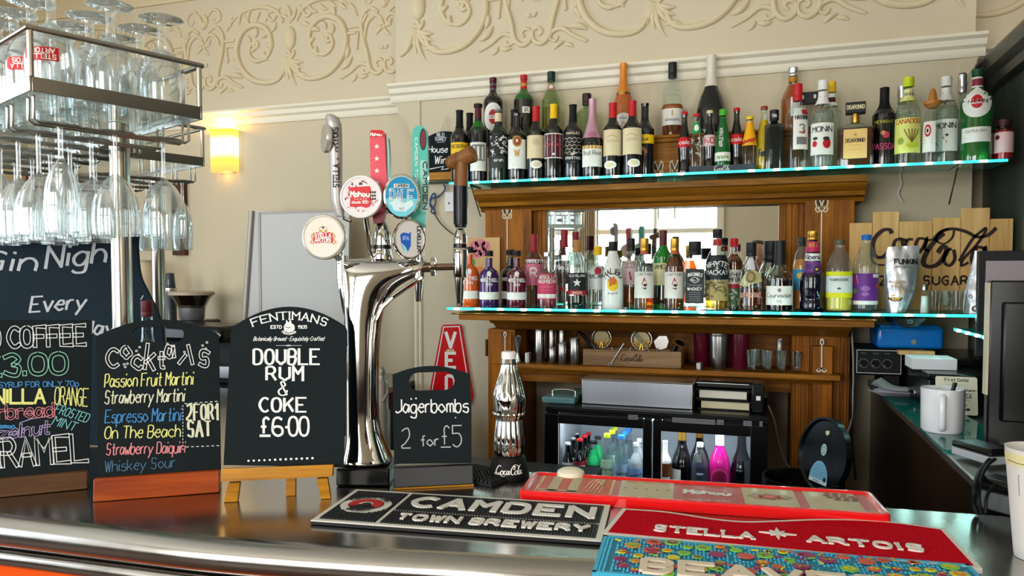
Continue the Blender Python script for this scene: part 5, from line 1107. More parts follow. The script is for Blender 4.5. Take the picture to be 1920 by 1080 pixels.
S = [([(1672,438),(1668,431),(1655,432),(1640,447),(1636,465),(1641,480),(1655,482),(1668,470)],9),([(1633,470),(1636,490),(1652,497),(1680,494),(1700,505)],5),
     ([(1690,447),(1678,452),(1675,470),(1683,478),(1693,466),(1691,449),(1700,452)],7),([(1712,449),(1702,450),(1696,466),(1704,474),(1716,464)],7),([(1734,448),(1722,448),(1716,464),(1722,474),(1733,460),(1738,447),(1734,466),(1742,470)],7),
     ([(1738,451),(1748,449)],6),([(1789,432),(1785,446),(1770,457),(1755,450),(1764,434),(1778,429)],4.5),([(1770,437),(1750,455),(1734,480),(1732,495),(1745,500),(1762,492),(1775,470),(1768,462),(1758,474)],10),
     ([(1750,450),(1764,435),(1785,429),(1810,434),(1832,444),(1852,441),(1868,427)],8),([(1784,466),(1774,473),(1770,490),(1780,498),(1790,486),(1788,468)],7),([(1798,490),(1822,450),(1842,432),(1848,428),(1846,437),(1830,460),(1806,486),(1803,498),(1816,492)],6),([(1846,466),(1832,464),(1822,482),(1826,497),(1838,486),(1848,464),(1842,488),(1850,495)],8)]
for P, w in S: d.line(P, w, DKINK, 1, 6, contrast=.35)
d.text('Z', 1656, 534, 16, DKINK, w=3.6); d.text('SUGAR', 1731, 534, 16, DKINK, w=3.6, al='l', sp=3.4, xs=1.02)
m.build('lettering', r, smooth=0)
FOILB = mat('pouch_foil', (206, 208, 212), .28, .75, var=.12, scale=14, bump=.5)
def pouch(label, pts, Y, tilt=0.):
    """crinkled stand-up pouch: left edge and right edge polylines in photo space"""
    L, R_ = pts; bx = (L[-1][0]+R_[-1][0])/2; r = thing('pouch', label, 'pouch', (px(bx, 580, Y=Y).x, Y, ZL)); rnd = random.Random(int(bx))
    nv, nu = 14, 12; F = []; B = []
    def lerp(P, t):
        y0, y1 = P[0][1], P[-1][1]; y = y0+(y1-y0)*t
        for (xa, ya), (xb, yb) in zip(P, P[1:]):
            if ya <= y <= yb: return xa+(xb-xa)*(y-ya)/max(1e-6, yb-ya), y
        return P[-1]
    base = px(bx, L[-1][1], Y=Y)
    ds = [[rnd.uniform(-1, 1) for _ in range(nu+1)] for _ in range(nv+1)]
    for j in range(nv+1):
        t = j/nv; a = lerp(L, t); c = lerp(R_, t); rf = []; rb = []
        for i in range(nu+1):
            s = i/nu; p = px(a[0]+(c[0]-a[0])*s, a[1]+(c[1]-a[1])*s, Y=Y); bul = .030*(sin(pi*s)**.7)*min(1, .08+t*1.25)
            e = .0035*ds[j][i]*(sin(pi*s))
            rf.append((p.x-r.location.x, -bul+e, max(p.z-ZL, .0008) if j < nv else .0008)); rb.append((p.x-r.location.x, bul*.7+.001, max(p.z-ZL, .0008) if j < nv else .0008))
        F.append(rf); B.append(rb)
    m = MB(); m.rings([f+list(reversed(g)) for f, g in zip(F, B)], FOILB); m.build('body', r, smooth=70)
    def mp(x, y, l):
        for j in range(nv):
            pass
        t = (y-L[0][1])/(L[-1][1]-L[0][1]); t = min(.999, max(0, t)); a = lerp(L, t); c = lerp(R_, t); s = (x-a[0])/max(1e-6, c[0]-a[0]); s = min(1, max(0, s)); p = px(x, y, Y=Y)
        return (p.x-r.location.x, -.030*(sin(pi*s)**.7)*min(1, .08+t*1.25)-.0036-l, p.z-ZL)
    m = MB(); d = Dec(m, mp, .0004, .0003, -1); return r, m, d
r, m, d = pouch('silver drink pouch with sliced fruit picture in front of the plank sign', ([(1665, 463), (1660, 480), (1657, 530), (1661, 588)], [(1724, 460), (1723, 500), (1718, 545), (1702, 588)]), 2.775)
d.text('FUNKIN', 1697, 495, 9, BLK, w=2.2, fit=42, n=3); d.text('PRO COCKTAILS', 1697, 502, 3.5, GRY, w=.8, fit=42, n=2); d.text('PASSION', 1680, 531, 5, ink((190,160,110)), w=1., n=2); d.text('FRUIT', 1680, 539, 5, ink((190,160,110)), w=1., n=2)
d.ell(1676, 557, 13, 8, ink((70,40,30)), 1, a0=180, a1=360); d.ell(1676, 557, 10.5, 6, ink((236,190,90)), 2, a0=180, a1=360)
for k in range(4): d.ell(1669+5*k, 560, 1.3, 1.5, BLK, 3, 8)
d.line([(1668, 555), (1690, 548), (1688, 542)], 2, ink((236,190,90)), 2)
for y in (531, 546): d.ell(1707, y, 2.8, 3.4, GRY, 1, 12, r0=.6)
m.build('print', r, smooth=0)
r, m, d = pouch('silver drink pouch slumped against the dark monitor at the right end of the shelf', ([(1828, 470), (1820, 505), (1808, 545), (1806, 590)], [(1866, 480), (1865, 520), (1858, 560), (1848, 592)]), 2.79)
d.text('FUNKIN', 1846, 522, 8, ink((80,100,160)), w=1.6, fit=34, n=3); d.ell(1828, 578, 11, 7, ink((110,90,70)), 1, r0=.6); d.ell(1816, 555, 2.8, 3.4, GRY, 1, 12, r0=.6)
m.build('print', r, smooth=0)
# salt shaker and glasses on the shelf end
r = thing('salt_shaker', 'small glass salt shaker full of white salt beside the pouch', 'salt shaker', (px(1733, 580, Y=2.76).x, 2.76, ZL)); k = depth(r.location)/FPX
m = MB(); m.lathe([(8*k, 0.0005), (8.5*k, 2*k), (7*k, 40*k), (5*k, 44*k)], G_CLEAR, 12); m.build('glass', r); m = MB(); m.lathe([(6.8*k, .001), (7*k, 3*k), (5.5*k, 32*k)], mat('salt', (240, 240, 238), .8), 12); m.build('salt', r); m = MB(); m.lathe([(5.4*k, 43*k), (5.6*k, 49*k), (4*k, 54*k), (1*k, 55*k)], SHINY, 14); m.build('lid', r)
for x, w, Yq, l in ((1752, 22, 2.77, 'shot glass beside the salt shaker on the lower glass shelf'), (1774, 24, 2.79, 'shot glass with a crumpled tissue in it on the lower glass shelf'), (1797, 22, 2.77, 'shot glass nearest the slumped pouch on the lower glass shelf')):
    turned('shot_glass', l, 'shot glass', x, 545, w, Yq, ZL, SHOT, SHOTG, 'shot glasses at the shelf end')
p = px(1774, 548, Y=2.79); m = MB(); rr = random.Random(3)
pts = [[(.014*(1-.25*abs(j-2))*cos(a)*rr.uniform(.6, 1.2), .014*(1-.25*abs(j-2))*sin(a)*rr.uniform(.6, 1.2), .012*j) for a in [2*pi*i/9 for i in range(9)]] for j in range(5)]
m.rings(pts, mat('tissue', (226, 222, 208), .9)); o = m.build('tissue', smooth=20); o.location = (p.x, 2.79, ZL+.026); tag(o, 'crumpled pale tissue stuffed in a shot glass', 'tissue')
# black wedge bracket under the shelf
BY = 2.72
m = MB(); P = [px(x, y, Y=BY) for x, y in ((1676, 597), (1738, 597), (1720, 612), (1700, 615), (1686, 611))]; m.prism([(p.x, min(p.z, ZL-.0095)) for p in P], BY, BY+.25, BLACK)
dd = Dec(m, lambda x, y, l: (px(x, y, Y=BY).x, BY-l, px(x, y, Y=BY).z), .0006, .0003, -1); dd.ell(1706, 603, 5, 3.4, GRY, 1, 14, r0=.8)
tag(m.build('shelf_bracket', smooth=0), 'black wedge shaped bracket hanging beneath the end of the lower glass shelf', 'bracket')
# small black unit on the right wall end with teal glow
a = px(1798, 622, Y=2.45); c = px(1850, 642, Y=2.30)
m = MB(); P = [(px(1800, 615, Y=2.62)), (px(1850, 634, Y=2.25))]
x0, y0, x1, y1 = P[0].x, P[0].y, XR-.004, P[1].y
r = thing('wall_shelf', 'short glass return shelf edged with teal light on the dark right wall', 'shelf', (XR-.004, 2.45, 1.335))
m = MB(); m.T = Matrix.Translation((-(XR-.004), -2.45, -1.335)); m.box(.60, XR-.004, 2.28, 2.66, 1.33, 1.339, GREENGLASS); m.build('pane', r)
m = MB(); m.T = Matrix.Translation((-(XR-.004), -2.45, -1.335)); m.box(.597, .5998, 2.28, 2.66, 1.33, 1.339, GEDGE); m.build('edge', r)
for yy in (2.6, 2.5, 2.4, 2.32):
    m = MB(); m.T = Matrix.Translation((-(XR-.004), -2.45, -1.335)); m.box(.593, .5965, yy-.008, yy+.008, 1.331, 1.338, LEDC); m.build('led_light', r)
# ---- amplifier, cash box, drawer
AY = 2.86
ax0, ax1 = px(1604, 680, Y=AY).x, min(.487, px(1702, 680, Y=AY).x); az0, az1 = px(1650, 702, Y=AY).z, px(1650, 656, Y=AY).z
r, T = local_thing('riser', 'low black riser under the amplifier at the far end of the counter', 'riser', (.6, 3.0, ZC)); m = MB(); m.T = T; m.box(XC+.01, .485, AY+.03, 3.1, ZC+.0004, az0-.006, BLACKM); m.build('block', r)
r, T = local_thing('amplifier', 'small black amplifier with three dials beneath the blue cash box', 'amplifier', ((ax0+ax1)/2, AY, az0-.005))
m = MB(); m.T = T; m.box(ax0+.001, ax1+.0, AY, AY+.24, az0-.005, az1+.004, BLACKM); m.build('case', r, bevel=.006)
m = MB(); m.T = T; xa, xc, za, zc = px(1619, 0, Y=AY).x, ax1-.003, az0+.004, az1-.002
d = Dec(m, lambda u, v, l: (u, AY-l, v), .0006)
d.line([(xa, za), (xc, za), (xc, zc), (xa, zc), (xa, za)], .0015, WHT)
xs = [px(x, 0, Y=AY).x for x in (1632, 1655, 1677)]; zz = px(1655, 682, Y=AY).z
for x in xs: d.ell(x, zz, .016, .016, GRY, 1, 24, r0=.9); d.rect(x-.008, zc-.012, x+.008, zc-.010, GRY, 1); d.line([(x, zz), (x-.009, zz-.009)], .002, WHT, 2)
m.build('panel', r, smooth=0)
for x in xs: m = MB(); m.T = T; m.cyl((x, AY-.016, zz), (x, AY-.0002, zz), .0095, BLACK, 18); m.build('dial', r)
BLUEM = mat('blue_enamel', (14, 112, 196), .25, coat=.4, var=.04)
x0, x1 = px(1645, 630, Y=2.88).x, px(1770, 635, Y=2.88).x; zb, zt = az1+.0045, px(1700, 614, Y=2.88).z
r, T = local_thing('cash_box', 'bright blue metal cash box with a round lock on top of the amplifier', 'cash box', ((x0+x1)/2, 2.95, zb))
m = MB(); m.T = T; m.box(x0, x1, 2.88, 3.08, zb, zt, BLUEM); m.build('body', r, bevel=.012, seg=4)
m = MB(); m.T = T; m.box(x0+.008, x1-.008, 2.89, 3.07, zt-.004, zt+.007, BLUEM); m.build('lid', r, bevel=.006, seg=3)
m = MB(); m.T = T; p = px(1713, 641, Y=2.88); m.cyl((p.x, 2.874, p.z), (p.x, 2.8805, p.z), .009, SHINY, 18); m.build('lock', r)
m = MB(); m.T = T; m.tube([((x0+x1)/2-.03, 2.98, zt+.007), ((x0+x1)/2-.025, 2.98, zt+.013), ((x0+x1)/2+.025, 2.98, zt+.013), ((x0+x1)/2+.03, 2.98, zt+.007)], .003, SHINY); m.build('handle', r)
# papers on the counter edge
r, T = local_thing('paper_stack', 'loose stack of white papers at the far edge of the side counter', 'papers', (XC+.022, 2.80, ZC)); rr = random.Random(5)
PAPW = mat('white_paper', (232, 230, 238), .8, var=.03)
z = .0006
for k in range(9):
    m = MB(); m.T = Matrix.Translation((rr.uniform(-.008, .008), .0+rr.uniform(-.02, .02), z)) @ Matrix.Rotation(rr.uniform(-.35, .35), 4, 'Z'); lift = .004+.003*k if k > 5 else .0004
    m.rings([[(x, y, (.0 if k < 6 else .018*max(0, -x/.05)**1.5*(k-5)*.5)) for y in (-.05, .06)] for x in (-.05, -.03, -.01, .01, .03, .05)], PAPW, cap=False, closed=False); m.build('sheet', r, smooth=60); z += .0028
DX, DZ0, DZ1 = .492, ZC+.0006, 1.212
r, T = local_thing('till_box', 'black cash till box on the side counter with a keyhole in its left end', 'till', (.66, 2.73, ZC))
m = MB(); m.T = T; m.box(DX+.006, XR-.01, 2.50, 3.1, DZ0, DZ1-.018, BLACK); m.build('body', r, bevel=.004)
m = MB(); m.T = T; m.box(DX, XR-.008, 2.485, 3.11, DZ1-.018, DZ1, BLACK); m.build('lid', r, bevel=.004)
m = MB(); m.T = T; p = px(1713, 735, X=DX); m.cyl((DX+.003, p.y, p.z), (DX+.0062, p.y, p.z), .007, SHINY, 16); m.box(DX+.0015, DX+.004, p.y-.0015, p.y+.0015, p.z-.006, p.z+.006, WHITEP); m.build('lock', r)
r, T = local_thing('till_tray', 'flat black tray lying on the cash drawer under a white pad', 'tray', (.72, 2.85, DZ1)); m = MB(); m.T = T; m.box(.60, XR-.012, 2.72, 3.08, DZ1+.0006, DZ1+.026, BLACK); m.build('tray', r, bevel=.004)
a, c = px(1708, 680, Y=2.60).x, px(1792, 685, Y=2.60).x
r, T = local_thing('note_pad', 'thick white note pad lying on the cash drawer', 'note pad', ((a+c)/2, 2.63, DZ1))
m = MB(); m.T = T; m.box(a, c, 2.58, 2.70, DZ1+.0006, DZ1+.036, mat('pad_edges', (214, 210, 214), .8, var=.06, scale=8, stretch=(1, 1, 400))); m.build('pages', r, bevel=.002)
r, T = local_thing('wood_block', 'thin pale wooden strip on the black tray in front of the blue box', 'wood strip', (px(1735, 652, Y=2.80).x, 2.80, DZ1+.026)); m = MB(); m.T = T; m.box(px(1700, 0, Y=2.78).x, px(1768, 0, Y=2.78).x, 2.78, 2.82, DZ1+.0268, DZ1+.04, PINE); m.build('strip', r)
# card acceptance notice
a, c = px(1755, 778, Y=2.44), px(1834, 778, Y=2.44); zt = px(1790, 705, Y=2.46).z
r, T = local_thing('notice_card', 'cream printed card about accepted cards leaning on the cash drawer', 'notice', ((a.x+c.x)/2, 2.44, ZC)); hw = (c.x-a.x)/2; hh = zt-ZC
TM = Matrix.Rotation(radians(-10), 4, 'X')
m = MB(); m.T = TM; m.prism(rrect(-hw, hw, .0008, hh, .006), 0, .0015, CREAM); m.build('card', r)
m = MB(); m.T = TM; d = Dec(m, plane_map(0), .0006); d.text('First Data', 0, hh*.88, hh*.075, BLK, n=3); d.rect(-hw*.5, hh*.78, hw*.5, hh*.785, GRY); d.text('Cards accepted here:', 0, hh*.62, hh*.065, BLK, fit=hw*1.8, n=3)
d.rect(hw*.1, hh*.55, hw*.75, hh*.565, BLK); d.text('VISA', hw*.42, hh*.44, hh*.09, BLK, slant=.2, n=3); d.text('electron', hw*.42, hh*.37, hh*.035, ink((150,90,60)), n=2); d.text('V', hw*.42, hh*.22, hh*.08, BLK); d.rect(hw*.2, hh*.12, hw*.62, hh*.18, BLK); d.text('PAY', hw*.4, hh*.135, hh*.03, WHT, lv=2)
m.build('print', r, smooth=0)
# mug with a pen
MGX = px(1766, 808, Z=ZC); r = thing('mug', 'tall white mug with its handle facing forward on the side counter', 'mug', tuple(MGX), face_rz(MGX)); k = depth(MGX)/FPX; R_, H_ = 37*k, 81*k
CER = mat('white_ceramic', (232, 232, 236), .2, coat=.4, var=.02)
m = MB(); m.lathe([(R_*.9, .0006), (R_*.97, .006), (R_*.98, H_*.5), (R_, H_), (R_*.93, H_*1.003), (R_*.92, H_*.2), (.001, H_*.15)], CER, 36); m.build('body', r, smooth=50)
m = MB(); m.tube(smoothpts([Vector(p) for p in ((0, -R_*.98, H_*.86), (0, -R_*1.3, H_*.8), (0, -R_*1.4, H_*.5), (0, -R_*1.28, H_*.2), (0, -R_*.97, H_*.13))], 6), .0085, CER, 10, flat=1.); m.build('handle', r, smooth=60)
r2 = thing('pen', 'black pen standing in the white mug', 'pen', (MGX.x, MGX.y, ZC+H_*.17)); m = MB(); m.tube([(.0, .0, 0), (.027, -.005, H_*.97)], [.003, .0055], BLACK, 10); m.build('barrel', r2)
# till screens
MY = 2.0
x0 = px(1849, 700, Y=MY).x; zt = px(1860, 526, Y=MY).z; zb = max(ZC+.003, px(1860, 843, Y=MY).z)
r, T = local_thing('till_monitor', 'large black till monitor seen from behind at the right edge', 'monitor', ((x0+XR)/2, MY, ZC))
m = MB(); m.T = T; m.box(x0+.004, XR-.02, MY, MY+.03, zb, zt, BLACK); m.box(x0+.03, XR-.06, MY-.012, MY, zb+.06, zt-.05, BLACK); m.build('housing', r, bevel=.004)
m = MB(); m.T = T; m.box(x0, x0+.006, MY+.002, MY+.028, zb+.12, zt-.005, mat('cream_edge', (206, 194, 168), .5, var=.1, scale=60)); m.build('edge_strip', r)
m = MB(); m.T = T; m.box(x0+.1, XR-.1, MY+.0, MY+.1, ZC+.0008, ZC+.015, BLACK); m.box(x0+.14, XR-.16, MY+.03, MY+.06, ZC+.015, zb+.1, BLACK); m.build('stand', r, bevel=.003)
TY = 2.55
a, c = px(1834, 495, Y=TY).x, XR-.012; zt2 = px(1870, 470, Y=TY).z
r, T = local_thing('till_screen', 'dark framed till screen with a pinkish reflection coloured into its display behind the monitor', 'screen', ((a+c)/2, TY, DZ1))
m = MB(); m.T = T; m.box(a, c, TY, TY+.02, DZ1+.05, zt2, mat('screen_frame', (44, 44, 46), .3)); m.build('frame', r, bevel=.003)
m = MB(); m.T = T; m.box(a+.02, c-.012, TY-.0012, TY, DZ1+.08, zt2-.03, mat('screen_reflection_tint', (160, 144, 150), .45, coat=.3, var=.25, scale=7, es=.12)); m.build('display', r)  # pinkish room reflection put into the display colour, plus a faint glow
m = MB(); m.T = T; m.box((a+c)/2-.05, (a+c)/2+.05, TY-.05, TY+.06, DZ1+.0006, DZ1+.012, BLACK); m.box((a+c)/2-.015, (a+c)/2+.015, TY+.004, TY+.016, DZ1+.012, DZ1+.055, BLACK); m.build('stand', r)
# chargers and looped cables on the near end of the counter
P = px(1836, 872, Z=ZC); r = thing('card_terminal', 'black card terminal with pale edge lying on the near end of the counter', 'card terminal', (P.x+.02, P.y+.06, ZC), radians(-62)); 
m = MB(); m.box(-.055, .055, -.03, .03, .0006, .018, mat('pale_grey', (170, 174, 178), .4)); m.build('base', r, bevel=.003); m = MB(); m.box(-.057, .057, -.032, .032, .018, .034, BLACK); m.build('top', r, bevel=.008, seg=3)
P2 = px(1885, 925, Z=ZB+.0); r2 = thing('power_adaptor', 'grey and black power adaptor block at the right end of the bar', 'adaptor', (px(1893, 962, Z=ZB).x+.02, px(1893, 962, Z=ZB).y-.005, ZB), radians(-45))
m = MB(); m.box(-.07, .07, -.03, .03, .0006, .035, mat('adaptor_grey', (92, 98, 98), .4)); m.build('base', r2, bevel=.004); m = MB(); m.box(-.07, .07, -.03, .03, .0355, .06, BLACK); m.build('top', r2, bevel=.008)
def cab(name, label, pts, rad, mt, d=None, n=6):
    m = MB(); m.tube(smoothpts([px(x, y, d=dd_) for x, y, dd_ in pts], n), rad, mt, 8); return tag(m.build(name, smooth=60), label, 'cable')
cab('cable', 'thick black cable looping over the counter corner, outer loop', [(1895, 845, 1.70), (1868, 852, 1.64), (1842, 878, 1.5), (1828, 910, 1.38), (1826, 945, 1.38), (1832, 962, 1.375)], .0045, BLACKM)
cab('cable', 'thin black cable looping over the counter corner, inner loop', [(1890, 848, 1.67), (1858, 866, 1.55), (1842, 890, 1.42), (1835, 930, 1.37), (1840, 962, 1.365)], .0035, BLACKM)
cab('cable', 'short black cable hanging over the adaptor block', [(1880, 900, 1.42), (1862, 912, 1.39), (1850, 932, 1.36), (1848, 962, 1.355)], .003, BLACKM)
# paper cup at the right edge
PC = px(1946, 1046, Z=ZB); r = thing('paper_cup', 'tall cream paper cup cut off by the right edge of the picture', 'cup', tuple(PC), face_rz(PC)); k = depth(PC)/FPX; H_ = 205*k
m = MB(); m.lathe([(38*k, .0006), (38.5*k, .003), (57*k, H_), (58*k, H_+.002), (56*k, H_+.002), (37*k, .01), (.001, .008)], mat('cup_paper', (228, 224, 216), .6, var=.03), 36); m.build('body', r)
m = MB(); m.lathe([(55*k, H_-.02), (54*k, H_-.02), (.001, H_-.02)], mat('coffee', (44, 22, 16), .2), 30); m.build('drink', r)
m = MB(); rm = 54*k; d = Dec(m, lambda u, v, l: ((38*k+(19*k)*v/H_+l)*sin(u/rm), -(38*k+(19*k)*v/H_+l)*cos(u/rm), v), .0004); d.rect(-.08, H_*.86, .08, H_*.97, ink((226,216,160)), 1, 20); d.line([(-.05, H_*.90), (-.02, H_*.89), (.02, H_*.9)], .001, BLK, 2, 4); d.line([(-.03, H_*.78), (-.03, H_*.6), (.03, H_*.6), (.03, H_*.78), (-.03, H_*.78)], .0008, GRY); m.build('print', r, smooth=0)
# pedal bin with its lid up
BP = px(1505, 895, d=2.2); zt = BP.z; r = thing('pedal_bin', 'black round pedal bin with its stickered lid standing open', 'bin', (BP.x, BP.y, FLOOR))
m = MB(); m.lathe([(.10, .0006), (.11, .02), (.115, zt-FLOOR), (.107, zt-FLOOR), (.10, .05)], BLACK, 36); m.build('body', r)
LC = px(1546, 853, d=2.22); n = Vector((-.84, -.50, .17)).normalized()
ex = Vector((0, 0, 1)).cross(n).normalized(); ez = n.cross(ex)
Ml = Matrix((( -ex.x, n.x*-1, ez.x, LC.x-BP.x), (-ex.y, -n.y, ez.y, LC.y-BP.y), (-ex.z, -n.z, ez.z, LC.z-FLOOR), (0, 0, 0, 1)))
m = MB(); m.T = Ml; R_ = .112
m.rings([[(q*cos(2*pi*i/40), yy, q*sin(2*pi*i/40)) for i in range(40)] for q, yy in ((.001, -.004), (R_*.9, -.004), (R_*.94, -.012), (R_, -.012), (R_, .008), (R_*.8, .026), (.001, .032))], BLACK); lid = m.build('lid', r, smooth=40)
m = MB(); m.T = Ml; d = Dec(m, plane_map(-.004), .0008, .0004)
d.ell(.005, -.075, .042, .055, ink((120,176,206)), 1, a0=0, a1=180)
for k in range(4): d.rect(-.03+.004*k, -.062+.009*k, .036-.004*k, -.0605+.009*k, ink((90,140,170)), 2)
d.rect(-.037, -.086, .047, -.074, ink((206,222,230)), 1); d.ell(-.025, -.070, .006, .007, BLK, 3, 14); d.text('pull lid', .012, -.083, .006, ink((60,110,150)), lv=3, n=3)
m.build('sticker', lid, smooth=0); m = MB(); m.T = Ml; d = Dec(m, plane_map(-.004), .0008, .0004); d.ell(.0, .015, .013, .018, ink((176,196,190)), 1, 20); d.ell(.0, .015, .008, .012, ink((120,150,140)), 2, 16, r0=.7)
m.build('round_emblem', lid, smooth=0); m = MB(); m.T = Ml; d = Dec(m, plane_map(-.004), .0008, .0004); d.poly([(-.012, .065), (-.004, .058), (.004, .062), (.006, .07), (-.003, .073), (-.012, .074)], ink((206,200,160)), 1)
m.build('small_emblem', lid, smooth=0)
# vertical cables beside the back bar
for pts, mt, lab in (([(1597, 620, 2.86), (1600, 680, 2.86), (1599, 740, 2.86), (1596, 790, 2.84), (1578, 838, 2.8)], mat('cable_grey', (150, 148, 140), .5), 'pale cable dropping beside the right side of the back bar'), ([(1593, 700, 2.84), (1596, 760, 2.84), (1598, 830, 2.84), (1604, 900, 2.84)], BLACKM, 'black cable dropping beside the right side of the back bar')):
    cab('power_cable', lab, [(x, y, px(x, y, Y=YP+.02).dot(Vector((0, 0, 0))) or depth(px(x, y, Y=YP+.015))) for x, y, q in pts], .0035, mt)
m = MB(); W_ = 3.2
m.tube(smoothpts([px(x, y, Y=W_) for x, y in ((1688, 312), (1687, 330), (1690, 345), (1684, 362), (1692, 380))], 5), .003, WHITEP, 6); tag(m.build('power_cable'), 'thin white cable hanging on the wall under the right end of the upper shelf', 'cable')

# ================================================================== chalkboards on the bar
SLATE = mat('chalkboard', (27, 34, 37), .7, var=.12, scale=5, spec=.08)
SLATE2 = mat('chalkboard_blue', (24, 38, 48), .7, var=.12, scale=4, spec=.08)
CHK = {k: mat('chalk_'+k, c, .8, var=.08, scale=200) for k, c in dict(white=(238, 240, 240), yellow=(232, 232, 140), pink=(226, 140, 150), blue=(70, 140, 200), green=(150, 214, 190), lilac=(190, 170, 220), dim=(70, 110, 140), cream=(226, 228, 200), mint=(130, 205, 205), grey=(180, 184, 186)).items()}
class Board:
    """a leaning plane standing on the bar; photo points are projected onto its front"""
    def __init__(s, name, label, cat, pl, pr, tilt, z=ZB, d=None, group=None):
        A = px(*pl, Z=z) if d is None else px(*pl, d=d); B = px(*pr, Z=z) if d is None else px(*pr, d=d)
        B.z = A.z
        ex = (B-A).normalized(); back = Vector((-ex.y, ex.x, 0)); t = radians(tilt)
        s.org = (A+B)/2; s.ez = Vector((0, 0, 1))*cos(t)+back*sin(t); s.ey = back*cos(t)-Vector((0, 0, 1))*sin(t); s.ex = ex
        s.root = thing(name, label, cat, tuple(s.org), atan2(ex.y, ex.x), group); s.ti = t
        s.R = Matrix.Rotation(-t, 4, 'X')
    def loc(s, x, y):
        r = ray(x, y); t = (s.org-CAM).dot(s.ey)/r.dot(s.ey); p = CAM+r*t-s.org
        return (p.dot(s.ex), p.dot(s.ez))
    def map(s, x, y, l): a = s.loc(x, y); return (a[0], -l, a[1])
    def mb(s): m = MB(); m.T = s.R; return m
    def dec(s, m, lift=.0006): return Dec(m, s.map, lift, .0003, -1)
    def slab(s, name, out, th, mt, hole=None, y0=0., **k):
        m = s.mb(); m.prism([s.loc(*p) for p in out], y0, y0+th, mt, hole=[s.loc(*p) for p in hole] if hole else None); return m.build(name, s.root, smooth=25, **k)
def arcpts(x0, x1, ye, yc, n=14): return [(x0+(x1-x0)*i/n, ye+(yc-ye)*(1-(2*i/n-1)**2)) for i in range(n+1)]
def slot(x0, x1, y0, y1, n=6, sl=0.):
    r = (y1-y0)/2; o = []
    for cx, a0 in ((x1-r, -90), (x0+r, 90)):
        for k in range(n+1): a = radians(a0+180*k/n); o.append((cx+r*cos(a), (y0+y1)/2+r*sin(a)+sl*(cx-x0)))
    return o
# --- big slate at the far left
B = Board('chalkboard', 'large blue slate chalkboard advertising a gin night at the far left', 'chalkboard', (-160, 838), (300, 838), 4)
edge = smoothpts([Vector((x, y, 0)) for x, y in ((258, 432), (257, 470), (262, 515), (275, 545), (290, 575), (302, 610), (306, 650), (306, 835))], 4)
B.slab('slate', [(-160, 835), (-160, 436)]+[(p[0], p[1]) for p in edge], .012, SLATE2)
m = B.mb(); d = B.dec(m); W = CHK['grey']
d.text('Gin', 66, 508, 36, W, w=6.5, slant=.25, contrast=.4, sp=2.6, al='r', wd=96); d.text('Night', 86, 502, 38, W, w=6.5, slant=.25, contrast=.4, rot=.09, sp=2.4, al='l', wd=142)
d.text('Every', 108, 582, 28, W, w=5, slant=.25, contrast=.4, rot=.06, wd=104, sp=2.6); d.text('Thursday', 214, 626, 26, W, w=5, slant=.25, contrast=.4, wd=160, rot=.04, al='r', sp=2.4)
d.line([(264, 562), (269, 554)], 2, W)
m.build('lettering', B.root, smooth=0)
# --- flavoured coffee board
B = Board('chalkboard', 'chalkboard listing flavoured coffee syrups in many colours at the left end of the bar', 'chalkboard', (-60, 936), (163, 914), 9)
B.slab('slate', [(-60, 905), (-60, 600), (172, 600), (166, 884)], .01, SLATE)
m = B.mb(); d = B.dec(m); C = CHK
d.text('ICED COFFEE', 160, 646, 36, C['white'], w=3.2, al='r', outline=1.5, n=5, sp=2., rot=.035, wd=238)
d.text('£3.00', 126, 700, 38, C['green'], w=3.2, al='r', outline=1.5, wd=155, rot=.03)
d.text('ADD SYRUP FOR ONLY 70p', 148, 724, 10, C['blue'], w=1.7, al='r', rot=.02, n=3, wd=182)
d.text('VANILLA', 84, 756, 26, C['yellow'], w=5, al='r', n=4, sp=2., wd=140); d.text('ORANGE', 133, 760, 33, C['yellow'], w=2.2, n=4, wd=62, rot=-.06, sp=1.5)
d.text('Gingerbread', 101, 780, 24, C['pink'], w=2, al='r', outline=1.2, rot=.05, n=4, wd=190)
d.text('FROSTED', 132, 783, 17, C['mint'], w=1.6, rot=-.3, slant=.2, n=3, wd=64); d.text('MINT', 118, 802, 17, C['mint'], w=1.6, rot=-.3, slant=.25, n=3, wd=44)
d.text('cinnamon', 28, 803, 8, C['blue'], w=2.6, al='r', n=3); d.text('hazelnut', 92, 812, 22, C['lilac'], w=2, al='r', outline=1.2, slant=.2, rot=.12, n=4, wd=130); d.line([(37, 793), (60, 785), (92, 780)], 1.4, C['lilac'])
d.text('CARAMEL', 164, 864, 50, C['white'], w=3.2, al='r', outline=1.7, rot=.07, wd=225, sp=1.6, n=4)
m.build('lettering', B.root, smooth=0)
WB1 = wood('base_brown', (70, 44, 22), (114, 78, 48), .55, 'X', 1.); WB2 = wood('base_red', (116, 36, 6), (204, 92, 24), .35, 'X', .8, .3); WB3 = wood('base_gold', (142, 88, 8), (216, 150, 40), .4, 'X', 1.2)
def wbase(B, pts, mt, dep=.035):
    m = MB(); P = [B.loc(*p) for p in pts]; x0, x1 = min(p[0] for p in P), max(p[0] for p in P); z1 = (P[1][1]+P[2][1])/2*cos(B.ti)
    m.rings([[(x, -.016, .0006), (x, -.010, z1), (x, -.0008+z1*tan(B.ti)*0, z1), (x, .0, z1), (x, dep, z1*.85), (x, dep+.004, .0006)] for x in (x0, x1)], mt); return m.build('base', B.root, bevel=.002)
wbase(B, [(-60, 936), (-60, 898), (166, 882), (163, 914)], WB1)
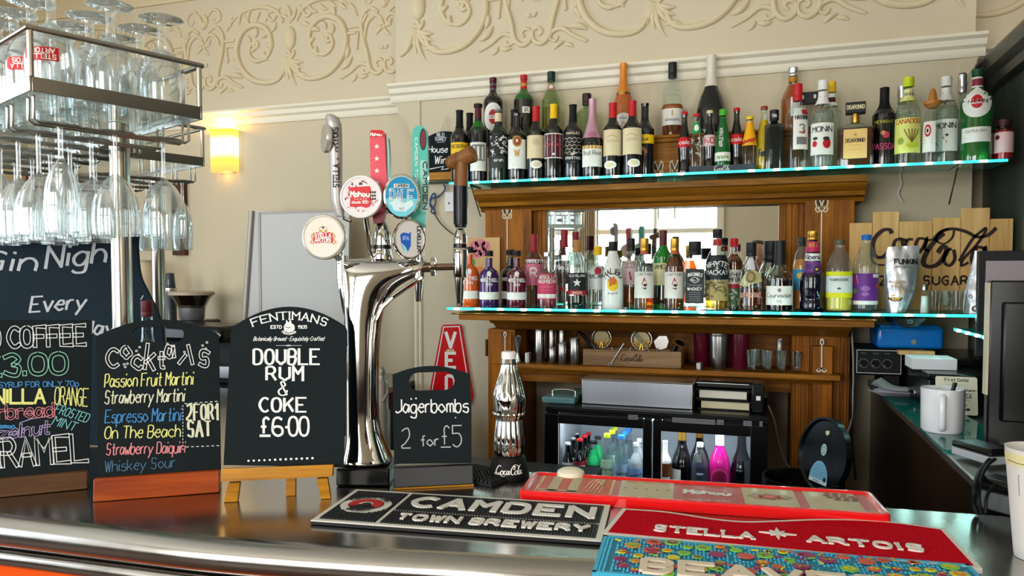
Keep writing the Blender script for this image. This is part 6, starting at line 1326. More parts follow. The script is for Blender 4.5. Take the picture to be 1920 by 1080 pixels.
# --- cocktail board
B = Board('chalkboard', 'chalkboard with a handle slot listing cocktails, on a reddish wooden base', 'chalkboard', (178, 938), (413, 920), 9)
top = [(181, 632)]+[(190+(405-190)*i/14, 626-(26)*(1-(2*i/14-1)**2)+(-2)*i/14) for i in range(15)]+[(410, 628)]
B.slab('slate', [(184, 896)]+top+[(414, 882)], .009, SLATE, hole=slot(248, 345, 613, 641))
m = B.mb(); d = B.dec(m); Wc = C['white']
for ch, x, y, h, rt, wd_ in (('C', 211, 688, 33, 0, 20), ('o', 237, 671, 34, 0, 17), ('c', 257, 692, 38, 0, 17), ('k', 280, 692, 46, -.12, 17), ('t', 303, 689, 28, 0, 9), ('a', 319, 670, 32, .1, 15), ('S', 383, 686, 28, 0, 17)): d.text(ch, x, y, h, Wc, w=2.7, outline=1.5, rot=rt, n=6, wd=wd_)
d.outl([(336, 681), (348, 666)], 5.5, 1.5, Wc, 1); d.outl([(353, 648), (361, 682)], 5.5, 1.5, Wc, 1)
for x, y in ((233, 683), (239, 682), (235, 688), (256, 658), (260, 665), (262, 651), (314, 645), (325, 649), (346, 660), (380, 648), (386, 654), (388, 642)): d.ell(x, y, 2.4, 2.2, Wc, 1, 10, r0=.5)
hand = dict(slant=.12, jit=.012, n=5, contrast=.25)
for tx, y, h, col, x in (('Passion Fruit Martini', 726, 26, 'yellow', 196), ('Strawberry Martini', 757, 26, 'cream', 196), ('Espresso Martini', 793, 26, 'blue', 197), ('On The Beach', 823, 25, 'yellow', 196), ('Strawberry Daiquiri', 853, 23, 'pink', 199)): d.text(tx, x, y, h*.92, C[col], w=2.3, al='l', wd={'Passion Fruit Martini': 166, 'Strawberry Martini': 150, 'Espresso Martini': 142, 'On The Beach': 142, 'Strawberry Daiquiri': 148}[tx], rot=.03, sp=1.9, **hand)
d.text('Whiskey Sour', 197, 885, 20, C['dim'], w=2, al='l', wd=132, rot=.07, **hand)
d.text('2FOR1', 380, 787, 29, C['cream'], w=4.6, wd=58, contrast=.5, sp=3.4, rot=.02); d.text('SAT', 374, 818, 28, C['cream'], w=5, contrast=.5, rot=.02, wd=44, sp=3)
for k in range(14): d.strip([(343, 760+6.2*k), (343, 763+6.2*k)], 1.4, Wc)
for k in range(7): d.strip([(346+9.5*k, 757-.7*k), (351+9.5*k, 756.6-.7*k)], 1.4, Wc); d.strip([(349+9.5*k, 838-.4*k), (354+9.5*k, 837.8-.4*k)], 1.4, Wc)
m.build('lettering', B.root, smooth=0)
wbase(B, [(178, 938), (181, 893), (413, 880), (413, 920)], WB2)
# --- framed tonic maker's board on a small easel
B = Board('chalkboard', 'arched black chalkboard on a small golden easel offering double rum for six pounds', 'chalkboard', (437, 937), (612, 931), 11)
out = [(419, 872)]+[(433, 622), (438, 611)]+[(450+(636-450)*i/14, 604-29*(1-(2*i/14-1)**2)) for i in range(15)]+[(648, 612), (651, 624), (644, 876)]
B.slab('slate', out, .009, SLATE)
m = B.mb(); d = B.dec(m)
d.text('FENTIMANS', 543, 599, 14, Wc, w=2.8, serif=True, arc=185, sp=2.8, wd=140, contrast=.35)
d.text('ESTD', 518, 616, 5.5, Wc, w=1.4, sp=2.2); d.text('1905', 567, 616, 5.5, Wc, w=1.4, sp=2.2)
d.poly([(533, 621), (532, 612), (536, 606), (537, 599), (541, 605), (545, 598), (547, 606), (552, 610), (553, 617), (549, 622), (541, 623)], Wc, 1); d.line([(535, 613), (541, 615), (545, 613)], 1, SLATE, 3); d.text('FENTIMANS', 542, 628, 3.6, Wc, w=1, arc=-22, n=2, wd=30)
d.text('Botanically Brewed - Exquisitely Crafted', 541, 639, 7.5, Wc, w=1., slant=.35, wd=132, n=3)
d.strip([(517, 648), (566, 648)], 1, C['grey']); d.ell(541, 648, 6, 1.6, C['grey'], 2, 12)
br = dict(contrast=.35, sp=3.2, n=5)
d.text('DOUBLE', 537, 683, 28, Wc, w=5.2, wd=122, **br); d.text('RUM', 534, 713, 25, Wc, w=5.2, wd=68, **br); d.text('&', 531, 741, 25, Wc, w=3.4, xs=.8, **br); d.text('COKE', 530, 772, 26, Wc, w=5.2, wd=86, **br); d.text('£6', 508, 817, 34, Wc, w=4.6, sp=1.4, n=5, xs=.8); d.ell(537, 801, 2.6, 2.6, Wc); d.text('00', 560, 817, 36, Wc, w=4.4, n=6, sp=1.6, xs=.62)
for k, x in enumerate(range(466, 594, 10)): d.ell(x, 864-.42*k, 2.2+.25*(k > 4), 2+.2*(k > 4), Wc, 1, 10)
m.build('lettering', B.root, smooth=0)
m = B.mb(); d0 = lambda p: B.loc(*p)
def bar(o, y0, y1): m.prism([d0(p) for p in o], y0, y1, WB3)
bar([(419, 902), (420, 878), (627, 870), (625, 892)], -.022, -.0006); m.build('ledge', B.root, bevel=.0015)
for o, y0, y1 in (([(424, 937), (434, 900), (455, 899), (449, 936)], -.018, -.004), ([(597, 892), (617, 891), (622, 930), (604, 931)], -.018, -.004)):
    m = MB(); P = [d0(p) for p in o]; m.prism([(a, max(.0008, z*cos(B.ti))) for a, z in P], y0, y1, WB3); m.build('leg', B.root, bevel=.001)
m = MB(); a = d0((535, 900)); c = d0((552, 900)); m.add([(a[0], .012, .0006), (c[0], .012, .0006), (c[0], .03, .0006), (a[0], .03, .0006), (a[0], .02, .10), (c[0], .02, .10), (c[0], .036, .10), (a[0], .036, .10)], [(3,2,1,0),(4,5,6,7),(0,1,5,4),(1,2,6,5),(2,3,7,6),(3,0,4,7)], WB3); m.build('leg', B.root)
# --- two for five board
B = Board('chalkboard', 'small black chalkboard with a handle slot offering two shots for five pounds', 'chalkboard', (739, 915), (886, 908), 8)
out = [(739, 870), (736, 710), (736, 702)]+[(742+(872-742)*i/12, 700-13*(1-(2*i/12-1)**2)-4*i/12*.5) for i in range(13)]+[(881, 700), (884, 760), (884, 868)]
B.slab('slate', out, .007, SLATE, hole=slot(767, 853, 699, 733, 6, -.03))
m = B.mb(); d = B.dec(m)
d.text('Jagerbombs', 742, 774, 25, Wc, w=2.6, al='l', wd=136, rot=.01, jit=.008, n=5); d.ell(771, 748, 1.6, 1.6, Wc); d.ell(780, 747, 1.6, 1.6, Wc)
d.text('2', 762, 840, 36, C['grey'], w=2.2, xs=.6, rot=.02); d.text('for', 806, 836, 19, C['grey'], w=2.2, xs=.8, rot=.05); d.text('£5', 846, 838, 40, C['grey'], w=2.2, xs=.62, rot=.02, sp=1.5); d.ell(854, 783, 1.2, 1.2, Wc)
m.build('lettering', B.root, smooth=0)
BB = mat('base_black', (20, 21, 22), .35, var=.1)
m = MB(); P = [B.loc(*p) for p in ((739, 915), (739, 872), (886, 868), (886, 908))]; x0, x1 = min(p[0] for p in P), max(p[0] for p in P)
m.rings([[(x, -.016, .004), (x, -.006, .044), (x, -.0002, .044), (x, .03, .04), (x, .035, .004)] for x in (x0, x1)], BB); m.build('base', B.root, bevel=.002)
m = MB(); m.box(x0, x1, -.016, .035, .0006, .0042, WB3); m.build('base_edge', B.root)

# ================================================================== beer font
FD = 1.615
FB_ = px(690, 905, d=FD); FB_.z = ZB
k = FD/FPX
root = thing('beer_font', 'polished chrome beer font with three branded taps on a black plinth', 'beer font', tuple(FB_), YAW)
zpx = px(690, 905, d=FD).z
def f(x, y, q=0.): p = px(x, y, d=FD); v = p-Vector((FB_.x, FB_.y, ZB)); return (v.dot(RGT), q, v.z)
m = MB(); a = f(640, 868)[0]; c = f(737, 868)[0]; zt = f(690, 868)[2]; m.box(a, c, -.05, .06, .0006, zt, BLACK); m.build('plinth', root, bevel=.004)
secs = [(868,640,735,.056),(862,641,734,.056),(850,644,728,.052),(835,648,722,.046),(815,650,714,.042),(790,650,709,.039),(740,650,709,.037),(680,650,710,.036),(620,649,713,.036),(590,648,717,.036),(570,647,723,.037),(552,645,733,.037),(538,643,746,.037),(526,641,766,.037),(516,640,788,.036),(507,639,803,.034),(499,640,808,.031),(492,644,806,.026),(487,652,798,.018),(485,664,780,.008)]
m = MB(); R_ = []
for y, xl, xr, dp in secs:
    cx, cz = (xl+xr)/2, y; o = f(cx, cz); hw = (xr-xl)/2*k
    n = 3.0 if y > 560 else 2.6
    R_.append([(o[0]+hw*(abs(cos(t))**(2/n))*(1 if cos(t) >= 0 else -1), .01+dp*(abs(sin(t))**(2/n))*(1 if sin(t) >= 0 else -1), o[2]) for t in [2*pi*i/36 for i in range(36)]])
m.rings(R_, CHROME); m.build('column', root, smooth=80, sub=1)
m = MB(); m.tube([f(742, 556, -.022), f(722, 575, -.027), f(711, 600, -.029), f(707, 640, -.029), f(706, 780, -.031)], [.004, .006, .006, .006, .006], CHROME, 10); m.tube([f(795, 520, -.02), f(765, 540, -.026), f(742, 556, -.022)], .005, CHROME, 10); m.build('rib', root)
def disc(parent, cx, cy, rpx, y0, rim, face, printf, yawt=0., ry=None, name='badge'):
    """round badge facing the customer"""
    o = f(cx, cy, y0); ry = ry or rpx
    T = Matrix.Translation(o) @ Matrix.Rotation(yawt, 4, 'Z') @ Matrix.Scale(rpx/ry, 4, (1, 0, 0)); rr = ry*k
    m = MB(); m.T = T @ Matrix.Rotation(radians(90), 4, 'X')
    m.lathe([(rr*.9, -.016), (rr*.98, -.012), (rr, -.004), (rr, .002), (rr*.97, .005), (rr*.90, .006), (rr*.88, .0035), (.0005, .0035)], rim, 44); b_ = m.build(name, parent, smooth=35)
    m = MB(); m.T = T; d = Dec(m, lambda u, v, l: (u*k, -.0036-l, v*k), .0006, .0004); d.ell(0, 0, ry*.885, ry*.885, face, 0, 44); printf(d, ry); m.build('print', b_, smooth=0)
    return b_
PRED = ink((206, 22, 36)); CHR2 = mat('badge_rim', (214, 210, 200), .25, .6)
def p_stella(d, r):
    d.poly([(-18, 6), (-12, 9), (-4, 7), (0, 9), (4, 7), (12, 9), (18, 6), (19, -10), (14, -11), (0, -10), (-14, -11), (-19, -10)], PRED, 1)
    for s in (1, -1): d.line([(s*17, 8), (s*22, 2), (s*20, -4), (s*24, -10), (s*17, -13)], 1.6, GLD, 2, 4)
    d.text('STELLA', 0, -.5, 6.5, WHT, lv=3, w=1.7, wd=31, n=3, serif=True); d.text('ARTOIS', 0, -9, 6.5, WHT, lv=3, w=1.7, wd=31, n=3, serif=True); d.star(0, 17, 4, BLK, 2, 4, .3); d.ell(-5, 11, 3, 2.4, GLD, 2, 12); d.ell(5, 11, 3, 2.4, GLD, 2, 12); d.line([(-9, 14), (-5, 18), (0, 19), (5, 18), (9, 14)], .8, GLD, 2, 3)
def p_mahou(d, r):
    q = random.Random(2)
    for i in range(26):
        a = q.uniform(0, 6.28); rad = q.uniform(17, 30); d.line([(rad*cos(a), rad*sin(a)), (rad*cos(a)+q.uniform(-4, 4), rad*sin(a)+q.uniform(-4, 4)), (rad*cos(a)+q.uniform(-5, 5), rad*sin(a)+q.uniform(-5, 5))], 1.2, BLK if i % 2 else PRED, 1, 3)
    for i in range(9):
        x, y = 18+4*(i % 3), 8-6*(i//3); d.poly([(x, y+2.6), (x+2.2, y), (x, y-2.6), (x-2.2, y)], BLK, 2)
    d.text('m', 0, 21, 6, BLK, w=1.8)
    d.poly([(-22, 17), (17, 19), (19, 12), (17, 4), (20, -6), (17, -17), (10, -20), (0, -17), (-10, -19), (-20, -17), (-19, -4), (-21, 4)], PRED, 2); d.text('Mahou', -1, 0, 9.5, WHT, lv=3, w=2.6, wd=34, n=4)
    for i in range(5): d.star(-10+5*i, -4, 1.6, WHT, 3)
    d.text('desde 1890', -1, -12, 5, WHT, lv=3, w=.9, wd=30, n=2)
def p_camden(d, r):
    d.ell(0, 0, r*.86, r*.86, ink((0, 138, 184)), 1, 40); d.ell(0, -4, r*.84, r*.84, ink((110, 200, 214)), 2, 30, a0=180, a1=360); d.poly([(-26, -12), (-10, -3), (4, -14), (22, -6), (26, -16), (8, -28), (-16, -26)], ink((200, 230, 236)), 3)
    d.rect(-17, 15, 17, 22, WHT, 3); d.text('CAMDEN', 0, 16.5, 4.4, ink((20, 60, 90)), lv=4, w=1.2, wd=28, n=3); d.text('PALE', 0, -13, 24, WHT, lv=4, w=1.6, outline=1.1, xs=.62, sp=1.6, n=4); d.rect(-7, -25, 7, -19, WHT, 4); d.text('ALE', 0, -24, 4, ink((0, 110, 160)), lv=5, n=2)
def p_level(d, r):
    d.ell(0, 0, r*.84, r*.84, ink((206, 204, 200)), 1, 30); d.poly([(-22, 8), (-14, 12), (-2, 10), (2, 14), (2, -12), (-6, -24), (-14, -20), (-20, -8)], ink((24, 90, 190)), 2); d.poly([(-20, -6), (-10, -14), (-4, -24), (-12, -22)], ink((150, 220, 220)), 3); d.text('IPA', -9, -2, 7, ink((170, 200, 240)), lv=3, w=1.3, n=3)
    d.text('LEVELLER', 17, 0, 7, BLK, lv=2, w=1.7, rot=-pi/2, wd=46, n=3)
# -- left tap: tall silver paddle
m = MB(); m.tube([f(646, 480), f(646, 520), f(648, 540)], .0125, CHROME, 16); m.tube([f(646, 540), f(650, 570), f(652, 592)], [.009, .008, .006], CHROME, 14); m.tube([f(638, 430), f(642, 490)], .008, CHROME, 12); m.tube([f(641, 492), f(665, 500)], .012, CHROME, 14); t1 = m.build('tap', root, smooth=50)
SILVP = mat('silver_paint', (176, 172, 168), .32, .35, var=.03)
m = MB(); P = [(642, 408, 8, .007), (640, 396, 10, .009), (637, 380, 11.5, .012), (636, 350, 11, .013), (635, 300, 12, .013), (634, 260, 13, .013), (632, 238, 14, .013), (629, 226, 12.5, .013), (625, 221, 7, .010), (623, 220, 2, .004)]
m.rings([[(f(x, y)[0]+w*k*cos(a), .002+dp*sin(a), f(x, y)[2]) for a in [2*pi*i/20 for i in range(20)]] for x, y, w, dp in P], SILVP); h1 = m.build('handle', root, smooth=60)
m = MB(); d = Dec(m, lambda u, v, l: (f(u, v)[0], .002-.0134-l+.0018*((u-638)/6)**2, f(u, v)[2]), .0006, .0003, -1); INKD = ink((34, 30, 32))
d.text('STELLA', 643, 334, 10, INKD, w=2.2, rot=pi/2-.02, serif=True, sp=2.2, wd=42, n=3, contrast=.0); d.star(641, 303, 4, INKD, 1, 4, .25); d.text('ARTOIS', 641.5, 268, 10, INKD, w=2.2, rot=pi/2-.02, serif=True, sp=2.2, wd=44, n=3); m.build('print', h1, smooth=0)
m = MB(); o = f(616, 265, -.002); m.T = Matrix.Translation(o) @ Matrix.Rotation(radians(-62), 4, 'Z') @ Matrix.Rotation(radians(90), 4, 'X'); m.lathe([(25*k, -.008), (26*k, -.002), (25*k, .003), (22*k, .0035), (.0003, .003)], CHR2, 30); bd = m.build('side_medal', h1)
disc(root, 619, 447, 41, -.032, CHR2, ink((226, 218, 206)), p_stella, radians(-8))
m = MB(); m.tube([f(628, 470, -.022), f(640, 484, -.01), f(652, 492, 0)], .007, CHROME, 10); m.tube([f(662, 416, .0), f(648, 410, .005)], .004, CHROME, 8); m.build('badge_arm', root)
# -- middle tap: red flag handle
m = MB(); m.lathe([(.02, f(0, 492)[2]), (.0235, f(0, 484)[2]), (.019, f(0, 474)[2]), (.0185, f(0, 466)[2])], CHROME, 22, (f(719, 0)[0], .005, 0)); m.lathe([(.0185, f(0, 462)[2]), (.0185, f(0, 440)[2]), (.013, f(0, 424)[2]), (.0075, f(0, 416)[2])], CHROME, 22, (f(719, 0)[0], .005, 0)); m.build('tap', root, smooth=50)
m = MB(); m.lathe([(.0183, f(0, 468)[2]), (.0195, f(0, 467)[2]), (.0195, f(0, 461)[2]), (.0183, f(0, 460)[2])], BLACK, 22, (f(719, 0)[0], .005, 0)); m.build('collar', root)
PINKH = mat('pink_red_enamel', (222, 74, 92), .3, coat=.4, var=.12, scale=60); MARH = mat('wine_enamel', (118, 16, 40), .3, coat=.4); 
def hand(o, y0, y1, mt, name='handle', parent=root, **q): m = MB(); m.prism([(f(*p)[0], f(*p)[2]) for p in o], y0, y1, mt); return m.build(name, parent, **q)
h2 = hand([(701, 345), (700, 258), (702, 252), (722, 251), (727, 254), (731, 350), (728, 392), (722, 418), (706, 421), (704, 400)], -.012, .012, PINKH, bevel=.003)
hand([(700, 264), (700, 256), (703, 251), (722, 251), (725, 254), (725, 264)], -.0128, -.0118, PRED, 'band', h2); hand([(706, 421), (704, 404), (727, 398), (722, 420)], -.0128, .0125, MARH, 'foot', h2)
m = MB(); d = Dec(m, lambda u, v, l: (f(u, v)[0], -.012-l, f(u, v)[2]), .0007, .0003, -1)
for y in (281, 303, 325, 347): d.star(713, y, 5.2, WHT)
d.text('Mahou', 712, 262, 5.5, WHT, w=1.4, lv=4, wd=20, n=3); m.build('print', h2, smooth=0)
hand([(731, 262), (733, 264), (735, 300), (734, 340), (734, 380), (733, 398), (726, 402), (729, 360), (731, 310)], -.006, .018, mat('pale_turquoise', (170, 206, 206), .3, coat=.4, var=.15, scale=60), 'side_panel', h2)
disc(root, 688, 375, 39, -.036, mat('white_rim', (236, 232, 230), .25, coat=.4), ink((222, 214, 214)), p_mahou, radians(-4))
m = MB(); m.tube(smoothpts([Vector(f(694, 412, -.026)), Vector(f(697, 440, -.02)), Vector(f(699, 470, -.01)), Vector(f(706, 488, 0))], 5), .0058, CHROME, 12); m.build('badge_arm', root)
# -- right tap: turquoise handle
TQ = mat('turquoise_enamel', (82, 184, 168), .3, coat=.4, var=.04)
h3 = hand([(774, 420), (777, 345), (777, 262), (780, 248), (787, 243), (797, 243), (803, 249), (806, 264), (806, 330), (803, 400), (799, 428), (782, 430)], -.012, .012, TQ, bevel=.005)
m = MB(); d = Dec(m, lambda u, v, l: (f(u, v)[0], -.012-l, f(u, v)[2]), .0007, .0003, -1)
d.ell(797.5, 268, 6.2, 20, ink((30, 50, 52)), 1, 24); d.ell(798, 268, 4.2, 16, ink((120, 30, 44)), 2, 24); d.rect(792, 306, 803, 400, ink((150, 206, 190)), 1); d.text('CAMDEN', 797.5, 352, 7, BLK, w=1.9, lv=2, rot=-pi/2, sp=2.6, wd=86, n=3); d.text('CAMDEN TOWN', 783, 310, 4.5, WHT, w=1.1, rot=-pi/2, sp=3.4, wd=90, n=3)
m.build('print', h3, smooth=0)
disc(root, 761, 374, 33, -.036, CHROME, WHT, p_camden, radians(6), ry=41)
m = MB(); m.tube([f(765, 412, -.026), f(770, 440, -.015), f(775, 480, 0)], .0058, CHROME, 12); m.tube([f(790, 425, .002), f(788, 495, .002)], .009, CHROME, 14); m.build('badge_arm', root)
disc(root, 774, 451, 30, -.034, CHROME, CHR2, p_level, radians(22), ry=37)
m = MB(); m.tube([f(787, 500), f(787, 522)], .012, CHROME, 16); m.tube([f(787, 522), f(786, 565)], [.0095, .0055], CHROME, 14); m.build('spout', root)
# -- side arm with the timber hammer tap
m = MB(); m.tube([f(786, 503), f(818, 500)], .0105, mat('bronze_pipe', (150, 128, 112), .18, 1.), 16); m.tube([f(818, 501), f(858, 500)], .0075, mat('bronze_pipe', (150, 128, 112), .18, 1.), 16); m.build('side_pipe', root, smooth=50)
m = MB(); o = f(815, 500); m.T = Matrix.Translation(o) @ Matrix.Rotation(radians(90), 4, 'Y'); m.lathe([(.013, -.008), (.02, -.005), (.02, .003), (.012, .006)], CHROME, 24); m.build('flange', root)
def lat(x, rows, mt, name, q=0., seg=22): m = MB(); cx = f(x, 0)[0]; m.lathe([(w*k, f(0, y)[2]) for w, y in rows], mt, seg, (cx, q, 0)); return m.build(name, root, smooth=50)
lat(864, [(12, 520), (13.5, 512), (13.5, 490), (14, 486), (14, 470), (13, 468)], CHROME, 'tap'); lat(864, [(12.5, 466), (12.5, 458)], BLACK, 'collar'); lat(864, [(13, 457), (12.5, 446), (9.5, 434), (7, 430)], CHROME, 'tap_neck'); lat(863, [(10, 519), (8.5, 540), (6, 565), (5.5, 573), (4.5, 574)], CHROME, 'spout')
BARK = wood('hammer_wood', (70, 40, 18), (150, 100, 52), .5, 'Z', 1.4); DKM = mat('dark_cast', (38, 38, 42), .28, .6, var=.3, scale=30)
m = MB(); cx = f(866, 0)[0]
m.rings([[(f(x, y)[0]+w*k*(cos(a)), .002+.017*sin(a), f(x, y)[2]) for a in [2*pi*i/10 for i in range(10)]] for x, y, w in ((865, 366, 13.5), (866, 330, 13), (867, 300, 12.5), (868, 292, 12))], BARK); h4 = m.build('handle', root, smooth=40)
m = MB(); m.rings([[(f(x, y)[0]+w*k*cos(a), .002+.018*sin(a), f(x, y)[2]) for a in [2*pi*i/10 for i in range(10)]] for x, y, w in ((865, 428, 10), (865, 420, 13.5), (865, 380, 13.8), (865, 352, 13.8))], DKM); m.build('sheath', h4, smooth=40)
m = MB(); A = Vector(f(842, 310, .012)); Bp = Vector(f(889, 294, -.012))
m.tube([A, A+(Bp-A)*.25, A+(Bp-A)*.5, A+(Bp-A)*.75, Bp], [.0135, .017, .016, .0175, .0185], BARK, 14); m.build('hammer_head', h4, smooth=40)
m = MB(); dv = (Bp-A).normalized(); m.tube([Bp+dv*.0002, Bp+dv*.002], .016, wood('end_grain', (96, 56, 26), (168, 112, 58), .5, 'Y', 2.), 18); m.build('end_face', h4)

# ================================================================== bar runners and tray
class Mat:
    def __init__(s, name, label, cat, fl, fr_, bl, h, z=ZB):
        A = px(*fl, Z=z+h); B_ = px(*fr_, Z=z+h); Cc = px(*bl, Z=z+h); ex = (B_-A).normalized(); ey = Vector((-ex.y, ex.x, 0))
        s.W = (B_-A).length; s.D = (Cc-A).dot(ey); s.sh = (Cc-A).dot(ex); s.h = h
        s.root = thing(name, label, cat, (A.x, A.y, z), atan2(ex.y, ex.x)); s.A = A; s.ex = ex; s.ey = ey
    def loc(s, x, y): p = px(x, y, Z=s.A.z)-s.A; return (p.dot(s.ex), p.dot(s.ey))
RUB = mat('black_rubber', (20, 20, 22), .55, var=.1); RUBW = mat('white_rubber', (222, 216, 206), .55, var=.05)
M1 = Mat('bar_runner', 'black rubber bar runner with white brewery lettering and a red horseshoe badge', 'bar mat', (582, 974), (1128, 1013), (655, 915), .010)
W, D, h = M1.W, M1.D, M1.h
m = MB(); m.box(0, W, 0, D, .0006, h-.003, RUB); m.box(.0, W, 0, D, h-.0035, h-.0012, RUBW); m.build('base', M1.root, bevel=.001)
m = MB(); e = .011; xd = W*.235
m.box(e, xd-.004, e, D-e, h-.0012, h-.0008, RUB); m.box(xd+.004, W-e, e, D*.40, h-.0012, h-.0008, RUB); m.box(xd+.004, W-e, D*.40+.006, D-e, h-.0012, h-.0008, RUB)
st = .0052
def nub(m, x0, x1, y0, y1, mt, z0, hh, skip=None):
    nx, ny = int((x1-x0)/st), int((y1-y0)/st)
    for i in range(nx):
        for j in range(ny):
            x, y = x0+(i+.5)*st, y0+(j+.5)*st
            if skip and skip(x, y): continue
            w = st*.34; m.add([(x-w, y-w, z0), (x+w, y-w, z0), (x+w, y+w, z0), (x-w, y+w, z0), (x-w*.7, y-w*.7, z0+hh), (x+w*.7, y-w*.7, z0+hh), (x+w*.7, y+w*.7, z0+hh), (x-w*.7, y+w*.7, z0+hh)], [(4,5,6,7),(0,1,5,4),(1,2,6,5),(2,3,7,6),(3,0,4,7)], mt)
cc = (xd*.5+.003, D*.5); rr_ = min(xd, D)*.40
for x0, x1, y0, y1, sk in ((e, xd-.004, e, D-e, lambda x, y: (x-cc[0])**2+(y-cc[1])**2 < rr_**2), (xd+.004, W-e, e, D*.40, None), (xd+.004, W-e, D*.40+.006, D-e, None)): nub(m, x0, x1, y0, y1, RUB, h-.0008, .0022, sk)
m.build('pimples', M1.root, smooth=0)
m = MB(); d = Dec(m, top_map(h), .0028, .0004)
d.text('CAMDEN', (xd+W)/2, D*.53, D*.27, RUBW, w=D*.062, sp=3.8, thick=.003, wd=(W-xd)*.86, n=5); d.text('TOWN BREWERY', (xd+W)/2, D*.15, D*.14, RUBW, w=D*.034, sp=3.4, xs=1.5, thick=.003, wd=(W-xd)*.86, n=4)
m.build('lettering', M1.root, smooth=0)
m = MB(); d = Dec(m, top_map(h), .0004, .0006); REDR = mat('red_rubber', (196, 26, 32), .5, var=.05)
d.ell(*cc, rr_, rr_*.95, RUBW, 1, 40, thick=.002); d.ell(*cc, rr_*.70, rr_*.66, RUB, 2, 36); d.ell(cc[0], cc[1], rr_*.66, rr_*.62, REDR, 3, 30, r0=.45, a0=-35, a1=215, thick=.001)
d.ell(cc[0], cc[1]-.002, rr_*.3, rr_*.3, RUBW, 3, 24, a0=0, a1=180); d.ell(cc[0]+.002, cc[1]-.004, rr_*.2, rr_*.22, RUB, 4, 20)
d.text('CAMDEN TOWN', cc[0], cc[1]+rr_*.72, rr_*.17, RUB, w=rr_*.06, lv=3, arc=rr_*.78, n=3); d.text('BREWERY', cc[0], cc[1]-rr_*.9, rr_*.17, RUB, w=rr_*.06, lv=3, arc=-rr_*.85, n=3)
m.build('roundel', M1.root, smooth=0)
# red lager runner with the swept back edge
M2 = Mat('bar_runner', 'red carpet topped bar runner with white lettering, a star and a swept back edge', 'bar mat', (1120, 999), (1842, 1064), (1167, 953), .009)
P0 = [(1128, 1000), (1167, 953), (1250, 959), (1330, 971), (1390, 977), (1450, 976), (1530, 973), (1610, 974), (1690, 980), (1772, 992), (1842, 1066)]
O = [M2.loc(*p) for p in P0]; bk = smoothpts([Vector((a, b_, 0)) for a, b_ in O[1:10]], 4); O = [O[0]]+[(p[0], p[1]) for p in bk]+[O[10]]
cx_ = sum(p[0] for p in O)/len(O); cy_ = sum(p[1] for p in O)/len(O)
def inset(P, q):
    n = len(P); o = []; s = 1 if area2(P) > 0 else -1
    for i in range(n):
        a, b_, c = Vector(P[i-1]), Vector(P[i]), Vector(P[(i+1) % n]); t = ((b_-a).normalized()+(c-b_).normalized()).normalized(); nn = Vector((-t.y, t.x))*s; cs = max(.5, nn.dot(Vector((-(b_-a).normalized().y, (b_-a).normalized().x))*s)); o.append(tuple(b_+nn*q/cs))
    return o
def flat(m, P, z0, z1, mt): n = len(P); m.add([(x, y, z0) for x, y in P]+[(x, y, z1) for x, y in P], [tuple(reversed(range(n))), tuple(range(n, 2*n))]+[(i, (i+1) % n, n+(i+1) % n, n+i) for i in range(n)], mt)
m = MB(); flat(m, O, .0006, M2.h, RUBW); m.build('base', M2.root)
REDC = mat('red_pile', (206, 8, 30), .9, var=.3, scale=260, bump=.7, spec=.05)
m = MB(); flat(m, inset(O, .0085), M2.h-.002, M2.h+.0005, REDC); m.build('pile', M2.root)
m = MB(); d = Dec(m, top_map(M2.h+.001), .0014, .0004); D2 = M2.D
pA = M2.loc(1318, 1001); pB = M2.loc(1622, 1023); pS = M2.loc(1458, 1002)
d.text('STELLA', pA[0], pA[1]-.008, .027, RUBW, w=.0056, serif=True, sp=3.4, thick=.003, wd=.16); d.text('ARTOIS', pB[0], pB[1]-.008, .027, RUBW, w=.0056, serif=True, sp=3.4, thick=.003, wd=.17)
d.star(*pS, .030, RUBW, 1, 4, .22, thick=.003); d.star(*pS, .017, RUBW, 2, 4, .3, rot=45, thick=.003)
m.build('lettering', M2.root, smooth=0)
# fruit printed runner in front
M3 = Mat('bar_runner', 'turquoise bar runner covered in moulded fruit with big cream lettering at the front edge', 'bar mat', (1110, 1071), (1900, 1143), (1146, 1004), .010)
W, D, h = M3.W*1.0, M3.D, M3.h; TQM = mat('turquoise_rubber', (62, 172, 206), .5, var=.06); TQD = mat('deep_turquoise', (20, 120, 150), .5, var=.1)
m = MB(); m.box(0, W, 0, D, .0006, h-.002, TQM); m.box(.006, W-.006, .006, D-.006, h-.002, h-.0012, TQD); m.box(.0, .006, 0, D, h-.002, h, TQM); m.box(0, W, 0, .005, h-.002, h, TQM); m.box(0, W, D-.005, D, h-.002, h, TQM); m.box(W-.006, W, 0, D, h-.002, h, TQM); m.build('base', M3.root)
m = MB(); st = .0062; nub(m, .006, .022, .006, D-.006, TQM, h-.0012, .0016); st = .0058
q = random.Random(11)
nub(m, .024, W-.006, .006, D-.006, TQM, h-.0012, .0018, lambda x, y: q.random() < .42); m.build('pimples', M3.root, smooth=0)
m = MB(); d = Dec(m, top_map(h), .0012, .0005); FC = [mat('fruit_'+n, c, .5, var=.08) for n, c in (('plum', (150, 36, 92)), ('orange', (226, 140, 44)), ('lemon', (226, 206, 40)), ('lime', (130, 196, 70)), ('coral', (206, 86, 66)))]
spots = []
for i in range(400):
    x, y, rr0 = q.uniform(.035, W-.02), q.uniform(.012, D-.012), q.choice((.008, .010, .013))
    if all((x-a)**2+(y-b_)**2 > (rr0+c+.002)**2 for a, b_, c in spots): spots.append((x, y, rr0))
